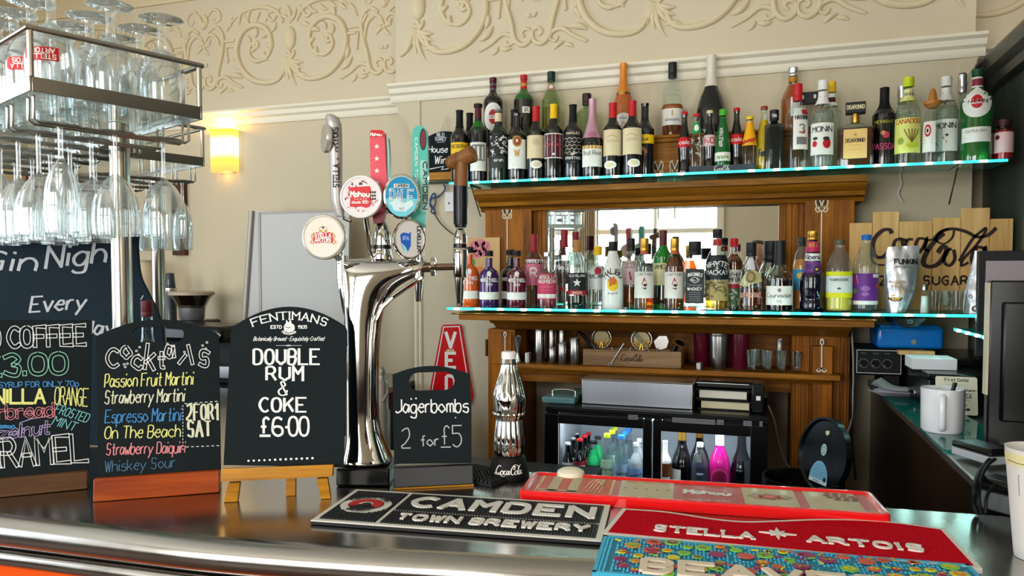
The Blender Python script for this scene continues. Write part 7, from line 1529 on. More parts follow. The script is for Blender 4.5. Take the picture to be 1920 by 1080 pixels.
for x, y, rr0 in spots:
    c = q.choice(FC); d.ell(x, y, rr0, rr0*.85, c, 1, 18, thick=.0015); z = q.random()
    if z < .5: d.ell(x, y, rr0*.68, rr0*.56, q.choice(FC), 2, 16); d.ell(x, y, rr0*.3, rr0*.22, c, 3, 10)
    elif z < .75:
        for a in range(6): d.line([(x, y), (x+rr0*.75*cos(a*1.05), y+rr0*.6*sin(a*1.05))], rr0*.12, q.choice(FC), 2)
for i in range(70):
    x, y, a = q.uniform(.03, W-.03), q.uniform(.012, D-.012), q.uniform(0, 3.1); d.line([(x, y), (x+.012*cos(a), y+.012*sin(a))], .0035, q.choice(FC), 1, thick=.0012)
m.build('fruit', M3.root, smooth=0)
m = MB(); d = Dec(m, top_map(h), .0042, .0005); CRR = mat('cream_rubber', (226, 206, 180), .5, var=.05)
pA = M3.loc(1206, 1068); d.text('BEAVERTOWN', pA[0], pA[1]-.012, .046, CRR, w=.0115, al='l', sp=3.0, xs=1.25, thick=.004, n=5); m.build('lettering', M3.root, smooth=0)
# shallow red tray with printed panels
M4 = Mat('bar_tray', 'glossy bright red plastic bar tray with printed cream panels behind the runners', 'tray', (972, 919), (1673, 965), (1012, 883), .022)
W, D, h = M4.W, M4.D, M4.h; RP = mat('red_plastic', (226, 20, 22), .22, coat=.5, var=.03); RP2 = mat('red_print', (190, 44, 32), .35, coat=.12, var=.08, scale=20)
m = MB(); o = rrect(0, W, 0, D, .012, 5); R_ = [[(x, y, .0006) for x, y in o]]
for ins, z in ((0, h-.004), (.002, h-.001), (.006, h), (.010, h-.0005), (.013, h-.004), (.015, h-.005)):
    R_.append([(x, y, z) for x, y in rrect(ins, W-ins, ins, D-ins, .012, 5)])
m.rings(R_, RP); m.build('rim', M4.root, smooth=30)
m = MB(); d = Dec(m, top_map(h-.005), .0006, .0004); CR = mat('panel_cream', (196, 170, 128), .4, coat=.12, var=.12, scale=25); GP = mat('panel_gold', (214, 150, 70), .25, .6, var=.2, scale=30)
y0, y1 = .018, D-.018; d.rect(.016, .016, W-.016, D-.016, RP2, 0)
X = lambda q: q*W
d.rect(X(.04), y0, X(.265), y1, GP, 1); d.rect(X(.048), y0+.004, X(.257), y1-.004, ink((206, 84, 50)), 2)
for a in (.075, .135): d.rect(X(a), y0+.004, X(a+.03), y1-.004, CR, 3)
d.rect(X(.05), y0+.006, X(.17), y0+.014, CR, 3); 
for k in range(5): d.line([(X(.18+.012*k), y0+.008), (X(.2+.01*k), y1-.01), (X(.235), (y0+y1)/2)], .0015, GP, 3, 4)
d.rect(X(.285), y0, X(.44), y1, CR, 1)
for k in range(5): d.star(X(.30+.031*k), (y0+y1)/2, .005, ink((96, 90, 70)), 2)
for k in range(3): d.line([(X(.30+.05*k), y1-.006), (X(.33+.05*k), y1-.014)], .003, ink((190, 90, 70)), 2)
d.text('A FIVE STAR TASTE', X(.535), y1-.012, .006, ink((226, 150, 130)), wd=X(.12), n=2); d.text('Mahou', X(.535), (y0+y1)/2-.008, .024, WHT, w=.0075, wd=X(.125), n=5); d.text('Madrid 1890', X(.535), y0+.006, .008, ink((230, 190, 170)), wd=X(.12), n=3)
d.rect(X(.635), y0, X(.78), y1, CR, 1); cxp = X(.708); cyp = (y0+y1)/2
for a in range(8): d.ell(cxp+.018*cos(a*pi/4), cyp+.010*sin(a*pi/4), .008, .006, ink((200, 90, 70)), 2, 12); d.line([(cxp+.03*cos(a*pi/4+.3), cyp+.014*sin(a*pi/4+.3)), (cxp+.04*cos(a*pi/4+.1), cyp+.02*sin(a*pi/4+.1)), (cxp+.035*cos(a*pi/4-.3), cyp+.015*sin(a*pi/4-.3))], .0022, ink((110, 84, 60)), 3, 4)
d.ell(cxp, cyp, .009, .007, ink((226, 120, 90)), 3, 14)
d.rect(X(.805), y0, X(.945), y1, CR, 1); BRN = ink((120, 50, 36))
for r_, n_ in ((0, 3), (1, 4), (2, 4), (3, 3)):
    for j in range(n_): d.ell(X(.895)+(j-(n_-1)/2)*.015+.004*r_, y1-.010-.013*r_, .0068, .0056, BRN, 2, 10)
m.build('print', M4.root, smooth=0)
m = MB(); o = px(1066, 884, Z=ZB+.03); r = thing('saucer', 'upturned pale saucer showing just behind the red tray', 'saucer', (o.x, o.y+.02, ZB)); q_ = depth(o)/FPX
m.lathe([(26*q_, .0006), (27*q_, .003), (27*q_, .018), (25*q_, .026), (18*q_, .031), (8*q_, .033)], CREAM, 32); m.build('dish', r)
# ================================================================== metal contour bottle with black foot
CB = px(946, 900, Z=ZB); CB = CB+Vector((0, .03, 0)); q_ = depth(CB)/FPX; r = thing('metal_bottle', 'chrome contour bottle with white top standing in a black conical foot', 'bottle ornament', tuple(CB), face_rz(CB)); Hc = 230*q_
m = MB(); m.lathe([(38*q_, .0006), (38.5*q_, .003), (31*q_, 38*q_), (29*q_, 40*q_), (26*q_, 40*q_)], BLACKM, 36); ft = m.build('foot', r, smooth=40)
m = MB(); Rm = 34*q_; d = Dec(m, lambda u, v, l: ((38.5*q_-v*.197+l)*sin(u/Rm), -(38.5*q_-v*.197+l)*cos(u/Rm), v), .0006); d.cola(-.002, 19*q_, 50*q_, WHT); m.build('lettering', ft, smooth=0)
pr = [(22, 36, 0), (27, 46, .6), (28, 70, 1), (25, 100, 1), (24, 110, 1), (28.5, 122, .3), (30.5, 138, .2), (30.5, 150, .2), (28, 160, 1), (23, 178, 1), (17.5, 195, 1), (13.5, 212, 1), (12.5, 220, .4)]
pr = [(p[0], p[1], p[2]) for p in smoothpts([Vector(p) for p in pr], 4)]
m = MB(); n = 112; m.rings([[(a*q_*(1+.09*fl_*abs(sin(7*t))-.05*fl_)*cos(t), a*q_*(1+.09*fl_*abs(sin(7*t))-.05*fl_)*sin(t), z*q_) for t in [2*pi*i/n for i in range(n)]] for a, z, fl_ in pr], CHROME); m.build('body', r, smooth=60)
m = MB()
for t in [2*pi*i/16 for i in range(16)]: m.ball((27*q_*cos(t), 27*q_*sin(t), 120*q_), 4.2*q_, CHROME, 10)
m.build('bead_ring', r)
m = MB(); m.lathe([(14.5*q_, 212*q_), (16*q_, 214*q_), (14*q_, 222*q_)], CHROME, 24); m.build('crown', r)
m = MB(); m.lathe([(14*q_, 221*q_), (14*q_, 233*q_), (12.5*q_, 235*q_)], WHITEP, 24); m.build('cap', r)
# ribbed black drip mat behind
a = px(884, 905, Z=ZB+.006); r = thing('drip_mat', 'black ribbed rubber drip mat on the back of the bar behind the small chalkboard', 'drip mat', (a.x+.0, a.y+.01, ZB), YAW*0-.3)
m = MB(); m.box(-.14, .05, 0, .11, .0006, .006, RUB); st = .011; nub(m, -.14, .05, 0, .11, RUB, .006, .005); m.build('pad', r, smooth=0)

# ================================================================== stainless glass racks over the left of the bar
RK = mat('rack_steel', (176, 170, 160), .22, 1., var=.06, scale=8)
WG = glass('wine_glass', (251, 253, 253), .95, .05, 1.4, milk=.075, milkc=(240, 246, 250))
WG2 = glass('rack_glass_panel', (246, 250, 250), .4, .04, 2.4)
e1 = Vector((-.93, .37, 0)).normalized(); e2 = Vector((.37, .93, 0)).normalized(); RZ = atan2(e1.y, e1.x)
ZP0, ZP1, ZR = 1.824, 1.850, 1.934
def rack(label, A, L, Wd, poles, zfoot):
    """A: near right corner; local x along e1, local -y along e2"""
    r = thing('glass_rack', label, 'glass rack', (A.x, A.y, ZP0), RZ)
    q = lambda a, b_, z: (a, -b_, z-ZP0)
    def lp(z, ins=0.): return [q(ins, ins, z), q(L-ins, ins, z), q(L-ins, Wd-ins, z), q(ins, Wd-ins, z)]
    m = MB(); t = .004
    for a0, b0, a1, b1 in ((0, 0, L, t), (0, Wd-t, L, Wd), (0, t, t, Wd-t), (L-t, t, L, Wd-t)): m.box(a0, a1, -b1, -b0, 0, ZP1-ZP0, RK)
    m.build('tray_rim', r, bevel=.001)
    m = MB(); m.box(t, L-t, -Wd+t, -t, .006, .011, WG2); m.build('glass_panel', r)
    m = MB(); m.tube(lp(ZR), .0052, RK, 10, loop=True); m.build('rail', r, smooth=50)
    for a, b_ in ((0, 0), (L, 0), (L, Wd), (0, Wd)): m = MB(); m.cyl(q(a+(.004 if a == 0 else -.004), b_+(.004 if b_ == 0 else -.004), ZP1), q(a+(.004 if a == 0 else -.004), b_+(.004 if b_ == 0 else -.004), ZR), .0052, RK, 10); m.build('post', r)
    a = .03; i = 0
    while a < L-.08:
        for da in (0, .026): 
            m = MB(); m.tube([q(a+da, .015, ZP0), q(a+da, .015, ZP0-.042), q(a+da, .022, ZP0-.047), q(a+da, Wd-.022, ZP0-.047), q(a+da, Wd-.015, ZP0-.042), q(a+da, Wd-.015, ZP0)], .0028, RK, 8); m.build('hanging_rail', r)
        a += .112
    for P in poles:
        v = Vector((P.x, P.y, 0))-Vector((A.x, A.y, 0)); a, b_ = v.dot(e1), v.dot(e2)
        m = MB(); m.cyl(q(a, b_, ZB+.0005), q(a, b_, ZP0+.005), .0205, RK, 28); m.lathe([(.034, ZB+.0006-ZP0), (.034, ZB+.006-ZP0), (.022, ZB+.01-ZP0)], RK, 28, (a, -b_, 0)); m.build('pole', r, smooth=60)
    return r
A1 = px(55, 150, d=1.30); A1.z = 0
A2 = Vector((-1.542, 1.823, 0))-e2*.31
p1 = px(226, 400, d=1.62); p2 = px(120, 320, d=2.0); p3 = px(297, 500, d=2.5)
rack('stainless glass rack on two poles over the bar, crowded with glasses, nearest the camera', A1, .92, .315, [p1, p2], 0)
rack('smaller stainless glass rack farther back beside the wall lamp', A2, .62, .31, [p3], 0)
def glassprof(kind):
    if kind == 'wine': return [(.034,0),(.0345,.0015),(.008,.0035),(.0042,.012),(.0038,.07),(.0055,.082),(.012,.087),(.023,.099),(.034,.119),(.0405,.145),(.042,.17),(.0405,.2)]
    if kind == 'flute': return [(.032,0),(.0325,.0015),(.008,.004),(.0045,.012),(.0042,.055),(.007,.066),(.016,.08),(.025,.11),(.0285,.14),(.0285,.17),(.026,.2)]
    if kind == 'gob': return [(.040,0),(.041,.002),(.012,.006),(.0085,.02),(.008,.05),(.010,.062),(.018,.068),(.032,.082),(.042,.105),(.0445,.13),(.0435,.165),(.041,.19)]
    if kind == 'tulip': return [(.036,0),(.037,.002),(.010,.005),(.006,.015),(.0058,.06),(.010,.07),(.022,.082),(.034,.10),(.0385,.125),(.0375,.16),(.0385,.19)]
def mkglass(kind, label, group, cut=0., seg=36, print_=False):
    pr = dense(glassprof(kind), 4); n0 = max(i for i, p in enumerate(pr) if p[1] < .09 and p[0] < .014)
    r = thing('stem_glass', label, 'glass', (0, 0, 0), 0, group)
    def surf(P, name, rip):
        m = MB(); m.rings([[(a*(1+(rip*sin(14*t) if a > .014 else 0))*cos(t), a*(1+(rip*sin(14*t) if a > .014 else 0))*sin(t), z) for t in [2*pi*i/(seg if not rip else 84) for i in range(seg if not rip else 84)]] for a, z in P], WG, cap=False); return m.build(name, r, smooth=70)
    k = next(i for i, p in enumerate(pr) if p[1] > .02)
    surf([(.0005, 0)]+pr[:k+1], 'foot', 0); surf(pr[k:n0+1], 'stem', 0)
    inner = [(max(a-.0014, .0008), z+.0005) for a, z in reversed(pr[n0:])]
    surf(pr[n0:]+inner, 'bowl', cut)
    if print_:
        m = MB(); d = Dec(m, lambda u, v, l: ((.0444+l)*sin(u/.0444), -(.0444+l)*cos(u/.0444), .128+v), .0004); d.rect(-.026, -.012, .026, .012, PRED, 0, 14); d.ell(.028, 0, .008, .010, PRED, 0); d.text('STELLA', 0, .001, .008, WHT, w=.0018, fit=.046, n=3); d.text('ARTOIS', 0, -.0095, .008, WHT, w=.0018, fit=.046, n=3); m.build('print', r, smooth=0)
    return r
def flip(o): o.rotation_euler = (pi, 0, o.rotation_euler[2])
HG = 'wine glasses hanging upside down under the near glass rack'; TG = 'goblets standing upside down on the near glass rack'; HG2 = 'glasses hanging upside down under the far glass rack'; TG2 = 'glasses standing upside down on the far glass rack'
L_H = 'stemmed glass hanging upside down by its foot under the near glass rack'
L_T = 'thick stemmed goblet standing upside down on top of the near glass rack'
L_P = 'goblet with a red printed badge standing upside down on the near rack'
base = {}
used = set()
def put(kind, cut, pos, ztop, label, group, rz=0., pr=False, stand=False):
    key = (kind, cut, pr)
    if key not in base: o = base[key] = mkglass(kind, label, group, cut, print_=pr)
    else: o = dup(base[key], label=label, group=group)
    H = glassprof(kind)[-1][1]
    o.location = (pos.x, pos.y, ztop); o.rotation_euler = (pi, 0, rz); return o
# hanging glasses: channels along e2 under the near rack
zh = ZP0-.0435
rnd = random.Random(4)
ch = [.03+.112*i+.013 for i in range(8)]
for i, a in enumerate(ch):
    for j, b_ in enumerate((.062, .158, .252)):
        P = A1+e1*a+e2*b_; P.z = 0
        if (P-Vector((p1.x, p1.y, 0))).length < .064 or (P-Vector((p2.x, p2.y, 0))).length < .064: continue
        if i > 6: continue
        put('wine' if (i+j) % 3 else 'flute', .03 if (i+j) % 3 != 2 else .015, P, zh, L_H, HG)
# goblets on top
zt = ZP0+.0115+.19
for i, a in enumerate((.052, .150, .248, .346, .444, .542, .640)):
    for j, b_ in enumerate((.054, .158, .258)):
        P = A1+e1*a+e2*b_; P.z = 0
        printed = j == 0 and i in (0, 1)
        put('gob' if (i+j) % 4 or printed else 'tulip', 0., P, zt, L_P if printed else L_T, TG, pr=printed, rz=radians(-150) if printed else 0)
# far rack
A2v = Vector((A2.x, A2.y, 0))
for i, a in enumerate((.043, .155, .267)):
    for j, b_ in enumerate((.07, .17, .262)):
        put('wine' if (i+j) % 2 else 'flute', 0., A2v+e1*a+e2*b_, zh, 'stemmed glass hanging upside down by its foot under the far glass rack', HG2)
        if j < 2: put('gob', 0., A2v+e1*(a+.01)+e2*(b_-.005), zt, 'goblet standing upside down on the far glass rack', TG2)

# ================================================================== wall lamp
SX = px(427, 285, Y=YR); r = thing('wall_lamp', 'glowing amber box shaped wall lamp on the recess wall', 'wall lamp', (SX.x, YR, SX.z)); kk = depth(SX)/FPX
def lampglass():
    m, t, o = nt('lamp_shade'); e = N(t, 'ShaderNodeEmission'); tc = N(t, 'ShaderNodeTexCoord'); sp = N(t, 'ShaderNodeSeparateXYZ'); t.links.new(tc.outputs['Object'], sp.inputs[0])
    mr = N(t, 'ShaderNodeMapRange'); mr.inputs[1].default_value = -40*kk; mr.inputs[2].default_value = 40*kk; t.links.new(sp.outputs['Z'], mr.inputs[0])
    cr = N(t, 'ShaderNodeValToRGB'); E = cr.color_ramp.elements; E[0].position = 0.; E[0].color = (*lin((214, 170, 92)), 1); E[1].position = 1.; E[1].color = (*lin((250, 186, 60)), 1)
    for pos, c in ((.3, (255, 206, 80)), (.45, (255, 246, 205)), (.72, (255, 250, 225)), (.86, (255, 214, 90))): q = E.new(pos); q.color = (*lin(c), 1)
    t.links.new(mr.outputs[0], cr.inputs[0]); t.links.new(cr.outputs[0], e.inputs[0]); e.inputs[1].default_value = 1.7; t.links.new(e.outputs[0], o.inputs[0]); return m
LS = lampglass()
m = MB(); w, h = 25*kk, 39*kk
o = [(-w, -.001), (-w, -.05), (-w*.8, -.065), (w*.8, -.065), (w, -.05), (w, -.001)]
m.rings([[(x, y, z) for x, y in o]+[(x*.96, y*.94, z) for x, y in reversed(o)] for z in (-h, h)], LS); m.build('shade', r, smooth=40)
m = MB(); m.box(-w*.7, w*.7, -.02, -.0005, -h*1.02, -h*.9, CREAM); m.box(-.02, .02, -.03, -.0005, -.02, .03, CREAM); m.build('bracket', r)
for nm, dz, en, in (('lamp_glow_up', h*.7, 4.), ('lamp_glow_down', -h*.7, .12)):
    l = bpy.data.lights.new(nm, 'POINT'); l.energy = en; l.color = (1., .48, .06); l.shadow_soft_size = .02
    lo = bpy.data.objects.new(nm, l); COL.objects.link(lo); lo.location = (SX.x, YR-.035, SX.z+dz+.02*(1 if dz > 0 else -1)*2.2)
# ================================================================== steel panel with rolled edge leaning on the recess wall
PY = 3.28
r, T = local_thing('steel_sheet', 'tall satin steel panel with a rolled left edge leaning on the recess wall', 'panel', (px(545, 600, Y=PY).x, PY, 1.0))
SATIN = mat('satin_panel', (172, 168, 162), .5, .45, var=.04, scale=3, stretch=(30, 1, 1))
f2 = lambda x, y: (px(x, y, Y=PY).x, px(x, y, Y=PY).z)
m = MB(); m.T = T; m.prism([f2(467, 396), f2(655, 398), (f2(644, 0)[0], 1.0062), (f2(455, 0)[0], 1.0062)], PY, PY+.02, SATIN); m.build('sheet', r)
m = MB(); m.T = T; m.tube([px(472, 395, Y=PY-.004), px(456, 640, Y=PY-.004), px(455, 690, Y=PY-.004)], .014, SATIN, 16); m.build('rolled_edge', r, smooth=60)
m = MB(); m.T = T; m.box(f2(485, 0)[0], f2(640, 0)[0], PY-.003, PY-.0004, f2(485, 402)[1], f2(485, 398)[1], mat('panel_groove', (128, 120, 112), .4, .6)); m.box(f2(478, 0)[0], f2(483, 0)[0], PY-.003, PY-.0004, f2(470, 680)[1], f2(478, 398)[1], mat('panel_groove', (128, 120, 112), .4, .6)); m.build('groove', r)
# back counter in the recess with espresso gear
BC = .98
DKC = mat('dark_counter', (34, 34, 36), .35, var=.1)
r, T = local_thing('recess_counter', 'dark back counter in the recess behind the chalkboards', 'counter', (-2.2, 3.0, FLOOR)); m = MB(); m.T = T; m.box(-3.6, XBL-.02, 2.72, YR-.002, FLOOR, BC, DKC); m.build('cabinet', r); m = MB(); m.T = T; m.box(-3.62, XBL-.02, 2.70, YR-.002, BC, BC+.025, STEELB); m.build('worktop', r)
BC += .0256
CY = 2.76
cx0, cx1 = px(300, 700, Y=CY).x, px(436, 700, Y=CY).x
r, T = local_thing('espresso_machine', 'black and steel espresso machine behind the cocktail chalkboard', 'coffee machine', ((cx0+cx1)/2, CY, BC))
zz = lambda y, Y=CY: px(360, y, Y=Y).z
m = MB(); m.T = T; m.box(cx0-.3, cx1, CY, CY+.27, BC, zz(720), BLACK); m.box(cx0-.3, cx1-.03, CY+.06, CY+.27, zz(720), zz(628), BLACKM); m.build('body', r, bevel=.012)
m = MB(); m.T = T; m.box(cx0-.3, cx1+.01, CY-.03, CY+.02, zz(705), zz(682), mat('machine_steel', (150, 150, 150), .3, 1.)); m.build('front_bar', r, bevel=.004)
m = MB(); m.T = T; p = px(424, 630, Y=CY); m.box(cx0-.28, p.x+.01, CY-.05, CY+.25, zz(640), zz(610), BLACK); m.build('head', r, bevel=.02)
m = MB(); m.T = T; m.ball((px(418, 626, Y=CY).x, CY-.05, zz(626)), .03, SILV, 16, rz=.014, ry=.008); m.build('oval_badge', r)
gx_ = px(360, 600, Y=3.15); r, T = local_thing('coffee_grinder', 'coffee grinder with a bowl shaped clear hopper of beans', 'coffee grinder', (gx_.x, 3.15, BC)); kq = depth(gx_)/FPX
zq = lambda y: px(360, y, Y=3.15).z-BC
BEAN = mat('coffee_beans', (48, 30, 22), .6, var=.5, scale=120, bump=.6)
m = MB(); m.box(-.07, .07, -.06, .14, 0, zq(600), BLACK); m.build('body', r, bevel=.012); m = MB(); m.lathe([(.055, zq(600)), (22*kq, zq(596)), (24*kq, zq(572))], mat('grey_collar', (120, 120, 122), .4, .5), 28); m.build('collar', r)
m = MB(); m.lathe([(22*kq, zq(575)), (30*kq, zq(560)), (37*kq, zq(553))], BEAN, 30); m.build('beans', r); m = MB(); m.lathe([(23*kq, zq(578)), (31*kq, zq(562)), (39*kq, zq(552)), (41*kq, zq(550))], glass('hopper', (190, 180, 170), .5, .05, 2.), 30, cap=False); m.build('hopper', r); m = MB(); m.lathe([(41*kq, zq(553)), (41*kq, zq(548)), (38*kq, zq(546))], mat('hopper_lid', (176, 160, 140), .4), 30); m.build('lid', r)
gx_ = px(319, 540, Y=3.2); r, T = local_thing('water_jug', 'dark tapered jug standing behind the chalkboards left of the grinder', 'jug', (gx_.x, 3.2, BC)); kq = depth(gx_)/FPX; zq = lambda y: px(319, y, Y=3.2).z-BC
m = MB(); m.lathe([(11*kq, 0), (11*kq, zq(548)), (9*kq, zq(543)), (10*kq, zq(540)), (7.5*kq, zq(513)), (7*kq, zq(512))], mat('dark_jug', (50, 58, 66), .25, coat=.3), 24); m.build('body', r, smooth=40); m = MB(); m.lathe([(10.8*kq, zq(548)), (11.2*kq, zq(547)), (11.2*kq, zq(540)), (10*kq, zq(540))], SILV, 24); m.build('band', r)
gx_ = px(268, 520, Y=3.25); r, T = local_thing('crock_jar', 'pale stoneware jar partly hidden by the big slate', 'jar', (gx_.x, 3.25, BC)); kq = depth(gx_)/FPX; zq = lambda y: px(268, y, Y=3.25).z-BC
m = MB(); m.lathe([(18*kq, 0), (20*kq, zq(530)), (17*kq, zq(500)), (15*kq, zq(492)), (18*kq, zq(488))], mat('stoneware', (214, 200, 174), .5, var=.1), 28); m.build('body', r, smooth=40)
# dark picture frame and door post seen through the hanging glasses
r, T = local_thing('door_post', 'dark brown timber post on the recess wall behind the hanging glasses', 'post', (px(334, 370, Y=YR).x, YR, FLOOR)); m = MB(); m.T = T; a, c = px(322, 400, Y=YR-.03).x, px(345, 400, Y=YR-.03).x; m.box(a, c, YR-.03, YR-.001, 1.62, px(334, 340, Y=YR).z, wood('dark_post', (52, 28, 14), (92, 56, 32), .4, 'Z')); m.build('post', r)
r, T = local_thing('wall_picture', 'dark red picture on the wall behind the glass racks', 'picture', (px(60, 345, Y=YR).x, YR, px(60, 345, Y=YR).z)); m = MB(); m.T = T; a, c = px(-60, 345, Y=YR-.02), px(62, 345, Y=YR-.02); m.box(a.x, c.x, YR-.02, YR-.001, px(0, 420, Y=YR).z, px(0, 310, Y=YR).z, mat('picture_red', (110, 56, 52), .5, var=.3, scale=6)); m.build('panel', r)
# bottle standing behind the cocktail board
P = px(281, 868, d=1.80); P.z = ZB; Hb = px(281, 563, d=1.80).z-ZB; Rb = 25*1.80/FPX
bottle('spirit_bottle', 'clear bottle with dark red cap standing behind the cocktail chalkboard', 0, 0, 0, 0, 0, 'bell', G_CLEAR, (ink((86, 20, 28)), .90, .42), (.3, liquid('water', (228, 232, 226))), [], xyz=tuple(P), HR=(Hb, Rb))
# ================================================================== signs on the chimney breast
VY = YB-.012
r, T = local_thing('enamel_sign', 'tall tapering red enamel sign with white vertical lettering behind the small chalkboard', 'sign', (px(850, 690, Y=VY).x, VY, px(850, 760, Y=VY).z))
g2 = lambda x, y: (px(x, y, Y=VY).x, px(x, y, Y=VY).z)
ENR = mat('red_enamel', (204, 20, 28), .2, coat=.5, var=.04)
m = MB(); m.T = T; m.prism([g2(*p) for p in ((828, 613), (831, 609), (861, 608), (865, 612), (887, 742), (884, 756), (870, 762), (818, 764), (806, 756), (804, 742))], VY, VY+.01, ENR); m.build('plate', r, bevel=.003)
m = MB(); m.T = T; d = Dec(m, lambda x, y, l: (px(x, y, Y=VY).x, VY-l, px(x, y, Y=VY).z), .0008, .0003, -1)
d.line([(808, 744), (832, 613), (861, 612), (882, 742)], 1.8, WHT)
for ch_, y, w_, h_ in (('V', 651, 17, 27), ('E', 689, 16, 27), ('D', 733, 16, 28), ('E', 768, 16, 20)):
    if y < 760: d.text(ch_, 845, y, h_, WHT, w=6, wd=w_)
d.text('BEER', 845, 660, 4.5, CRM, w=1.2, wd=14, n=2); m.build('lettering', r, smooth=0)
HY = YB-.014
r, T = local_thing('hanging_chalkboard', 'small chalkboard about house wine hung by a string left of the upper shelf', 'chalkboard', (px(833, 330, Y=HY).x, HY, px(833, 345, Y=HY).z))
g3 = lambda x, y, Y=HY: (px(x, y, Y=Y).x, px(x, y, Y=Y).z)
m = MB(); m.T = T; m.prism([g3(*p) for p in [(803, 326)]+arcpts(803, 868, 256, 246, 12)+[(868, 323)]], HY, HY+.01, SLATE); m.build('slate', r)
m = MB(); m.T = T; a, c = g3(803, 339), g3(868, 322); m.box(a[0], c[0], HY-.02, HY+.01, a[1], c[1], WB3); m.build('base', r)
m = MB(); m.T = T; a, c = g3(801, 345), g3(868, 339); m.box(a[0], c[0], HY-.026, HY+.01, a[1], c[1]-.0006, mat('green_ledge', (30, 64, 30), .5)); m.build('ledge', r)
m = MB(); m.T = T; d = Dec(m, lambda x, y, l: (px(x, y, Y=HY).x, HY-l, px(x, y, Y=HY).z), .0008, .0003, -1)
d.text('WILD', 826, 256, 6.5, CHK['grey'], w=1.6, wd=14); d.text('TURKEY', 826, 264, 6.5, CHK['grey'], w=1.6, wd=21); d.strip([(819, 267), (834, 266.6)], 1., CHK['grey']); d.text('House', 821, 286, 12, CHK['white'], w=1.7, wd=36, jit=.02, slant=.1); d.text('Wine', 832, 307, 14, CHK['white'], w=1.9, wd=34, jit=.02, slant=.1); d.line([(806, 317), (832, 312), (828, 318), (860, 314)], 1.6, CHK['white'], smooth=0); m.build('lettering', r, smooth=0)
m = MB(); m.T = T; m.tube([px(824, 248, Y=HY+.004), px(836, 218, Y=HY+.004), px(838, 248, Y=HY+.004)], .0018, mat('string', (230, 222, 204), .9), 6); m.build('string', r)
P = px(846, 378, Y=YB); r, T = local_thing('wall_socket', 'white wall socket under the hanging chalkboard', 'socket', (P.x, YB, P.z)); m = MB(); m.T = T; a, c = px(836, 398, Y=YB), px(856, 360, Y=YB); m.box(a.x, c.x, YB-.014, YB-.0005, a.z, c.z, WHITEP); m.build('plate', r, bevel=.003)
m = MB(); m.T = T; p = px(842, 381, Y=YB-.014); m.box(p.x-.003, p.x+.003, YB-.016, YB-.0142, p.z-.004, p.z+.004, BLACK); m.build('switch', r)
BLC = mat('blue_cable', (30, 70, 120), .4)
m = MB(); w_ = YB-.012; m.tube(smoothpts([px(x, y, Y=w_) for x, y in ((832, 346), (834, 356), (822, 368), (810, 372), (806, 384), (812, 392), (806, 376), (814, 362), (817, 380), (808, 396), (816, 400), (812, 388))], 6), .0034, BLC, 8); tag(m.build('cable_coil', smooth=60), 'small tangled coil of blue cable on the wall under the hanging chalkboard', 'cable')
m = MB(); m.tube(smoothpts([px(x, y, Y=w_) for x, y in ((813, 398), (824, 416), (840, 432), (862, 446), (880, 452))], 6), .0024, BLACKM, 8); tag(m.build('power_cable', smooth=60), 'thin black cable slanting down the wall from the blue coil to the back bar', 'cable')
# flower card leaning at the left end of the lower shelf
KY = 3.035
r, T = local_thing('flower_card', 'tan card with a pink flower drawing leaning behind the orange gin bottle', 'card', (px(905, 580, Y=KY).x, KY, ZL)); g4 = lambda x, y: (px(x, y, Y=KY).x, max(ZL+.0006, px(x, y, Y=KY).z))
m = MB(); m.T = T; a, c = g4(872, 580), g4(937, 445); m.box(a[0], c[0], KY, KY+.006, ZL+.0006, c[1], mat('tan_card', (206, 166, 112), .5, var=.08)); m.build('card', r)
m = MB(); m.T = T; d = Dec(m, lambda x, y, l: (px(x, y, Y=KY).x, KY-l, px(x, y, Y=KY).z), .0008, .0003, -1)
for x, y, a_, b_ in ((889, 463, 9, 11), (900, 456, 10, 8), (911, 462, 8, 10), (894, 476, 10, 8), (905, 472, 8, 9)): d.ell(x, y, a_, b_, ink((206, 120, 130)), 1, 18); d.line([(x-a_*.6, y-b_*.4), (x, y+b_*.5), (x+a_*.6, y-b_*.5)], 1.2, ink((120, 50, 60)), 2, 4)
d.ell(886, 492, 5, 8, ink((70, 150, 50)), 1, 12); d.rect(884, 500, 905, 560, ink((226, 120, 60)), 1); d.rect(885, 562, 905, 573, WHT, 2); m.build('print', r, smooth=0)
# silver statuette seen between the font and the small chalkboard
P = px(716, 820, d=2.1); r = thing('metal_ornament', 'dull silver figure shaped bottle standing behind the bar between the font and small board', 'ornament', (P.x, P.y, .9)); kq = depth(P)/FPX; zb_ = .9
zq = lambda y: px(716, y, d=2.1).z-zb_
m = MB(); m.lathe([(16*kq, 0), (16*kq, zq(770)), (13*kq, zq(766)), (13*kq, zq(725)), (11*kq, zq(715)), (6*kq, zq(708)), (7*kq, zq(700)), (7.5*kq, zq(693)), (4*kq, zq(687))], mat('pewter_dull', (150, 144, 136), .4, .6, var=.2, scale=50), 24); m.build('body', r, smooth=50)
m = MB()
for s_ in (1, -1): m.tube([(s_*8*kq, 0, zq(716)), (s_*14*kq, -3*kq, zq(735)), (s_*9*kq, -12*kq, zq(750))], [3*kq, 3*kq, 2.5*kq], mat('pewter_dull', (150, 144, 136), .4, .6), 10)
m.build('arms', r)
r, T = local_thing('under_counter', 'low dark steel counter behind the bar under the chalkboards', 'counter', (-.9, 2.0, FLOOR)); m = MB(); m.T = T; m.box(-1.0, -.45, 1.85, 2.3, FLOOR, .8992, DKC); m.build('cabinet', r)

